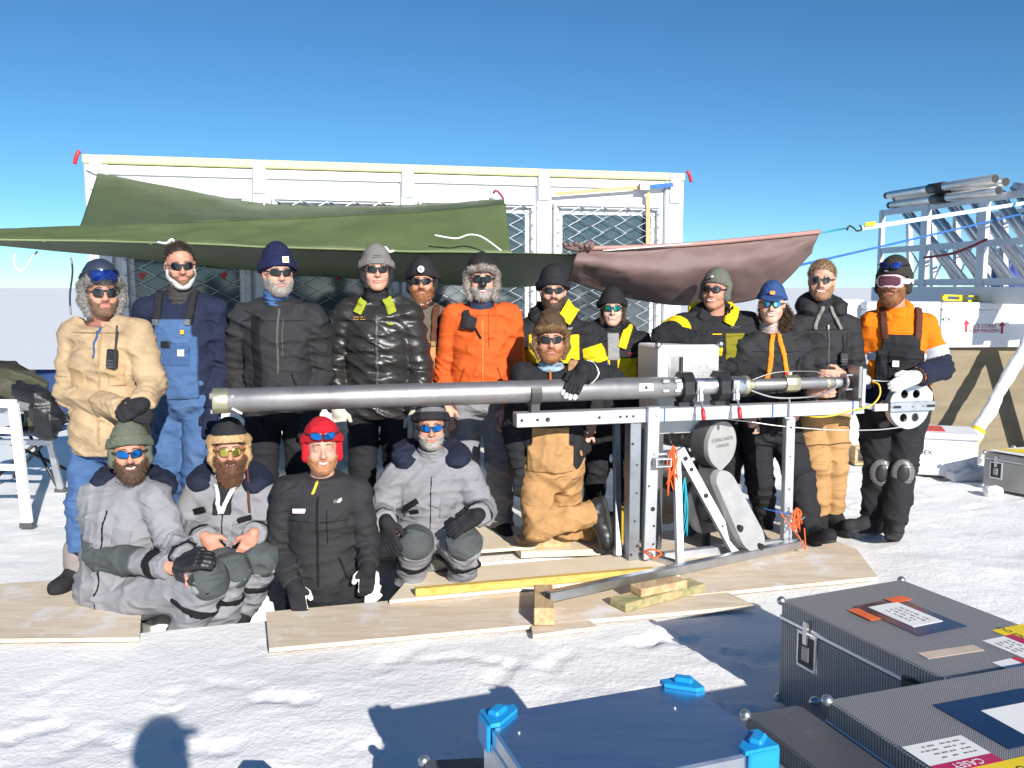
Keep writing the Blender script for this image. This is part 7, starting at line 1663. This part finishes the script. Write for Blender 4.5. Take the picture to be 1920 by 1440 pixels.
p.gaiter(BLACKC, -.05, .02, .076, .004); p.beard(M('dark_red_beard', (.13, .058, .03), .75, 0, .4, 50), .013, .06, -.034, 4200, .014, wide=.010); p.frost(190, 8); p.glasses('gold', M('gold_frame', (.5, .38, .1), .3, .9), 'aviator')
SHEEP = M('sheepskin', (.46, .30, .15), .9, 0, .3, 60); p.trapper(BLACKC, SHEEP, 9, -.105, False, .007, 2800, fs=.6)
b, V, Q = solid('hat_band', p.cap_prims(.026, .0), .007, SHEEP, p.hat, (p.hcut(.046, .1), p.hcut(.088, .1, -1)), None, want=True); fur('fur', V, Q, SHEEP, b, 1200, .008, .0013, (0, 0, -.2), 3)
MB().tube(smooth_path([p.hp(.085, .03, -.09), p.hp(.088, .07, -.16), p.hp(.085, .10, -.26), p.hp(.088, .11, -.33)], 6), .007, 6).build('hat_tie', BRN, p.hat, True)

# 14 olive beanie, front left
p = Person('seated person in grey suit with olive beanie and blue sunglasses holding black gloves', 4.58, (244, 846), yaw=-2, roll=-2, hs=1.04, tone='ruddy', w=1.2, free=True,
    J=dict(shA=(180, 942, .05), shB=(292, 946, -.05), elA=(190, 1042, -.06), wrA=(318, 1062, -.30), elB=(322, 1015, -.14), wrB=(350, 1046, -.30), pel=(222, 1105, .05), hpA=(218, 1128, -.02), hpB=(262, 1112, .08), knA=(386, 1092, -.30), anA=(334, 1218, -.12), knB=(428, 1075, -.14), anB=(402, 1215, -.08)))
p.hands = {'A': dict(d=np.array([.9, -.15, -.1]), n=np.array([0, -.8, .6]), curl=.6), 'B': dict(d=np.array([.35, -.5, -.4]), n=np.array([.4, -.5, .7]), curl=.6)}
p.make(smile=.8, bare='AB'); p.trousers('trousers', SUIT, .044, 47, .013, .085, ankle=.0); p.boots(BLACKC, SOLE, .1, .06); suit(p, 111); knees(p)
p.limb_patch('elbow_patch', 'shA', 'elA', .58, 1.05, SUITD, .006); p.limb_patch('elbow_patch', 'elA', 'wrA', -.05, .58, SUITD, .006); p.gaiter(cloth('grey_collar_lining', (.2, .2, .21)), -.04, .045, .08, .006)
p.beard(HAIRK, .008, .02, -.036, 2600, .012); p.glasses('blue', BLACKP, 'wrap'); OLK = cloth('olive_marl_knit', (.13, .145, .105), .9, bump=.9, bs=200); p.beanie(OLK, .046, .014, OLK, .055, zt=.016, slope=.28); p.flaps(OLK, p.hat, -.06)
w_ = p.j['wrA']; gl = Person.__new__(Person); gl.j = {'wrA': w_ + np.array([.075, -.05, .0]), 'elA': w_ + np.array([-.1, -.05, .0])}; gl.F = p.F
hb = thing('glove_pair', 'pair of black gloves held by the seated person in the olive beanie', 'gloves', w_ + np.array([.1, -.05, -.06]))
solid('glove', gl.hand_prims('A', d=np.array([.85, -.2, -.35]), n=np.array([.1, -.7, .7]), curl=.25, t=.006, sc=1.1), .0055, M('black_leather', (.016, .016, .017), .45, 0, .2, 9, .4, 60), hb)
gl.j['wrA'] = w_ + np.array([.085, -.06, .035]); solid('glove', gl.hand_prims('A', d=np.array([.75, -.3, .25]), n=np.array([-.2, -.7, .7]), curl=.55, t=.006, sc=1.1), .0055, M('black_leather', (.016, .016, .017), .45, 0, .2, 9, .4, 60), hb)

# the photographer, whose shadow lies on the snow
p = Person('photographer in a cap behind the camera, known from the shadow on the snow', 1, (.10, -.34, 1.64), yaw=-25, hs=1.05, tone='fair', w=1.1, group='photographer',
    J=dict(shA=('w', .31, -.34, 1.40), shB=('w', -.10, -.46, 1.40), pel=('w', .11, -.42, .95), elA=('w', .42, -.42, 1.12), elB=('w', -.16, -.56, 1.12), wrA=('w', .40, -.34, .90), wrB=('w', -.16, -.45, .90)))
p.make(); p.trousers('trousers', BLACKC, .03, 4, vox=.016); p.boots(BLACKC, SOLE); p.top('jacket', BLACKC, .035, -.1, 5, vox=.016); p.cap(BLACKC)

# ---- jackets thrown over the camp chair
OLJ = cloth('olive_down_jacket', (.075, .075, .05), .6); BKJ = M('black_down_jacket', (.014, .015, .018), .45, 0, .2, 9, .5, 14)
jk = thing('draped_jacket', 'olive jacket with black hood heaped over the camp chair', 'jacket', chp(0, .1, .5))
f_ = folds(77, .02, .12)
def blob(px, py, D, r): return ell(at(px, py, D), r, np.eye(3), .06)
solid('olive_shell', [blob(5, 712, 6.75, (.24, .20, .10)), blob(45, 728, 6.75, (.17, .2, .10)), blob(-30, 745, 6.8, (.22, .2, .10)), blob(64, 770, 6.7, (.06, .12, .14))], .014, OLJ, jk, (), f_); solid('dark_collar', [blob(0, 693, 6.8, (.15, .14, .06)), blob(30, 700, 6.8, (.10, .12, .05))], .012, cloth('brown_black_lining', (.03, .026, .022)), jk, (), f_)
j2 = thing('draped_jacket', 'black down jacket hanging off the side of the camp chair', 'jacket', chp(.25, 0, .2))
solid('sleeve', [cone(at(35, 730, 6.62), at(72, 745, 6.6), .07, .085, .05), cone(at(72, 745, 6.6), at(98, 785, 6.6), .09, .10, .05), cone(at(80, 765, 6.6), at(88, 808, 6.6), .09, .08, .05), ell(at(58, 806, 6.65), (.09, .1, .04), np.eye(3), .05)], .012, BKJ, j2, (), folds(78, .016, .07))
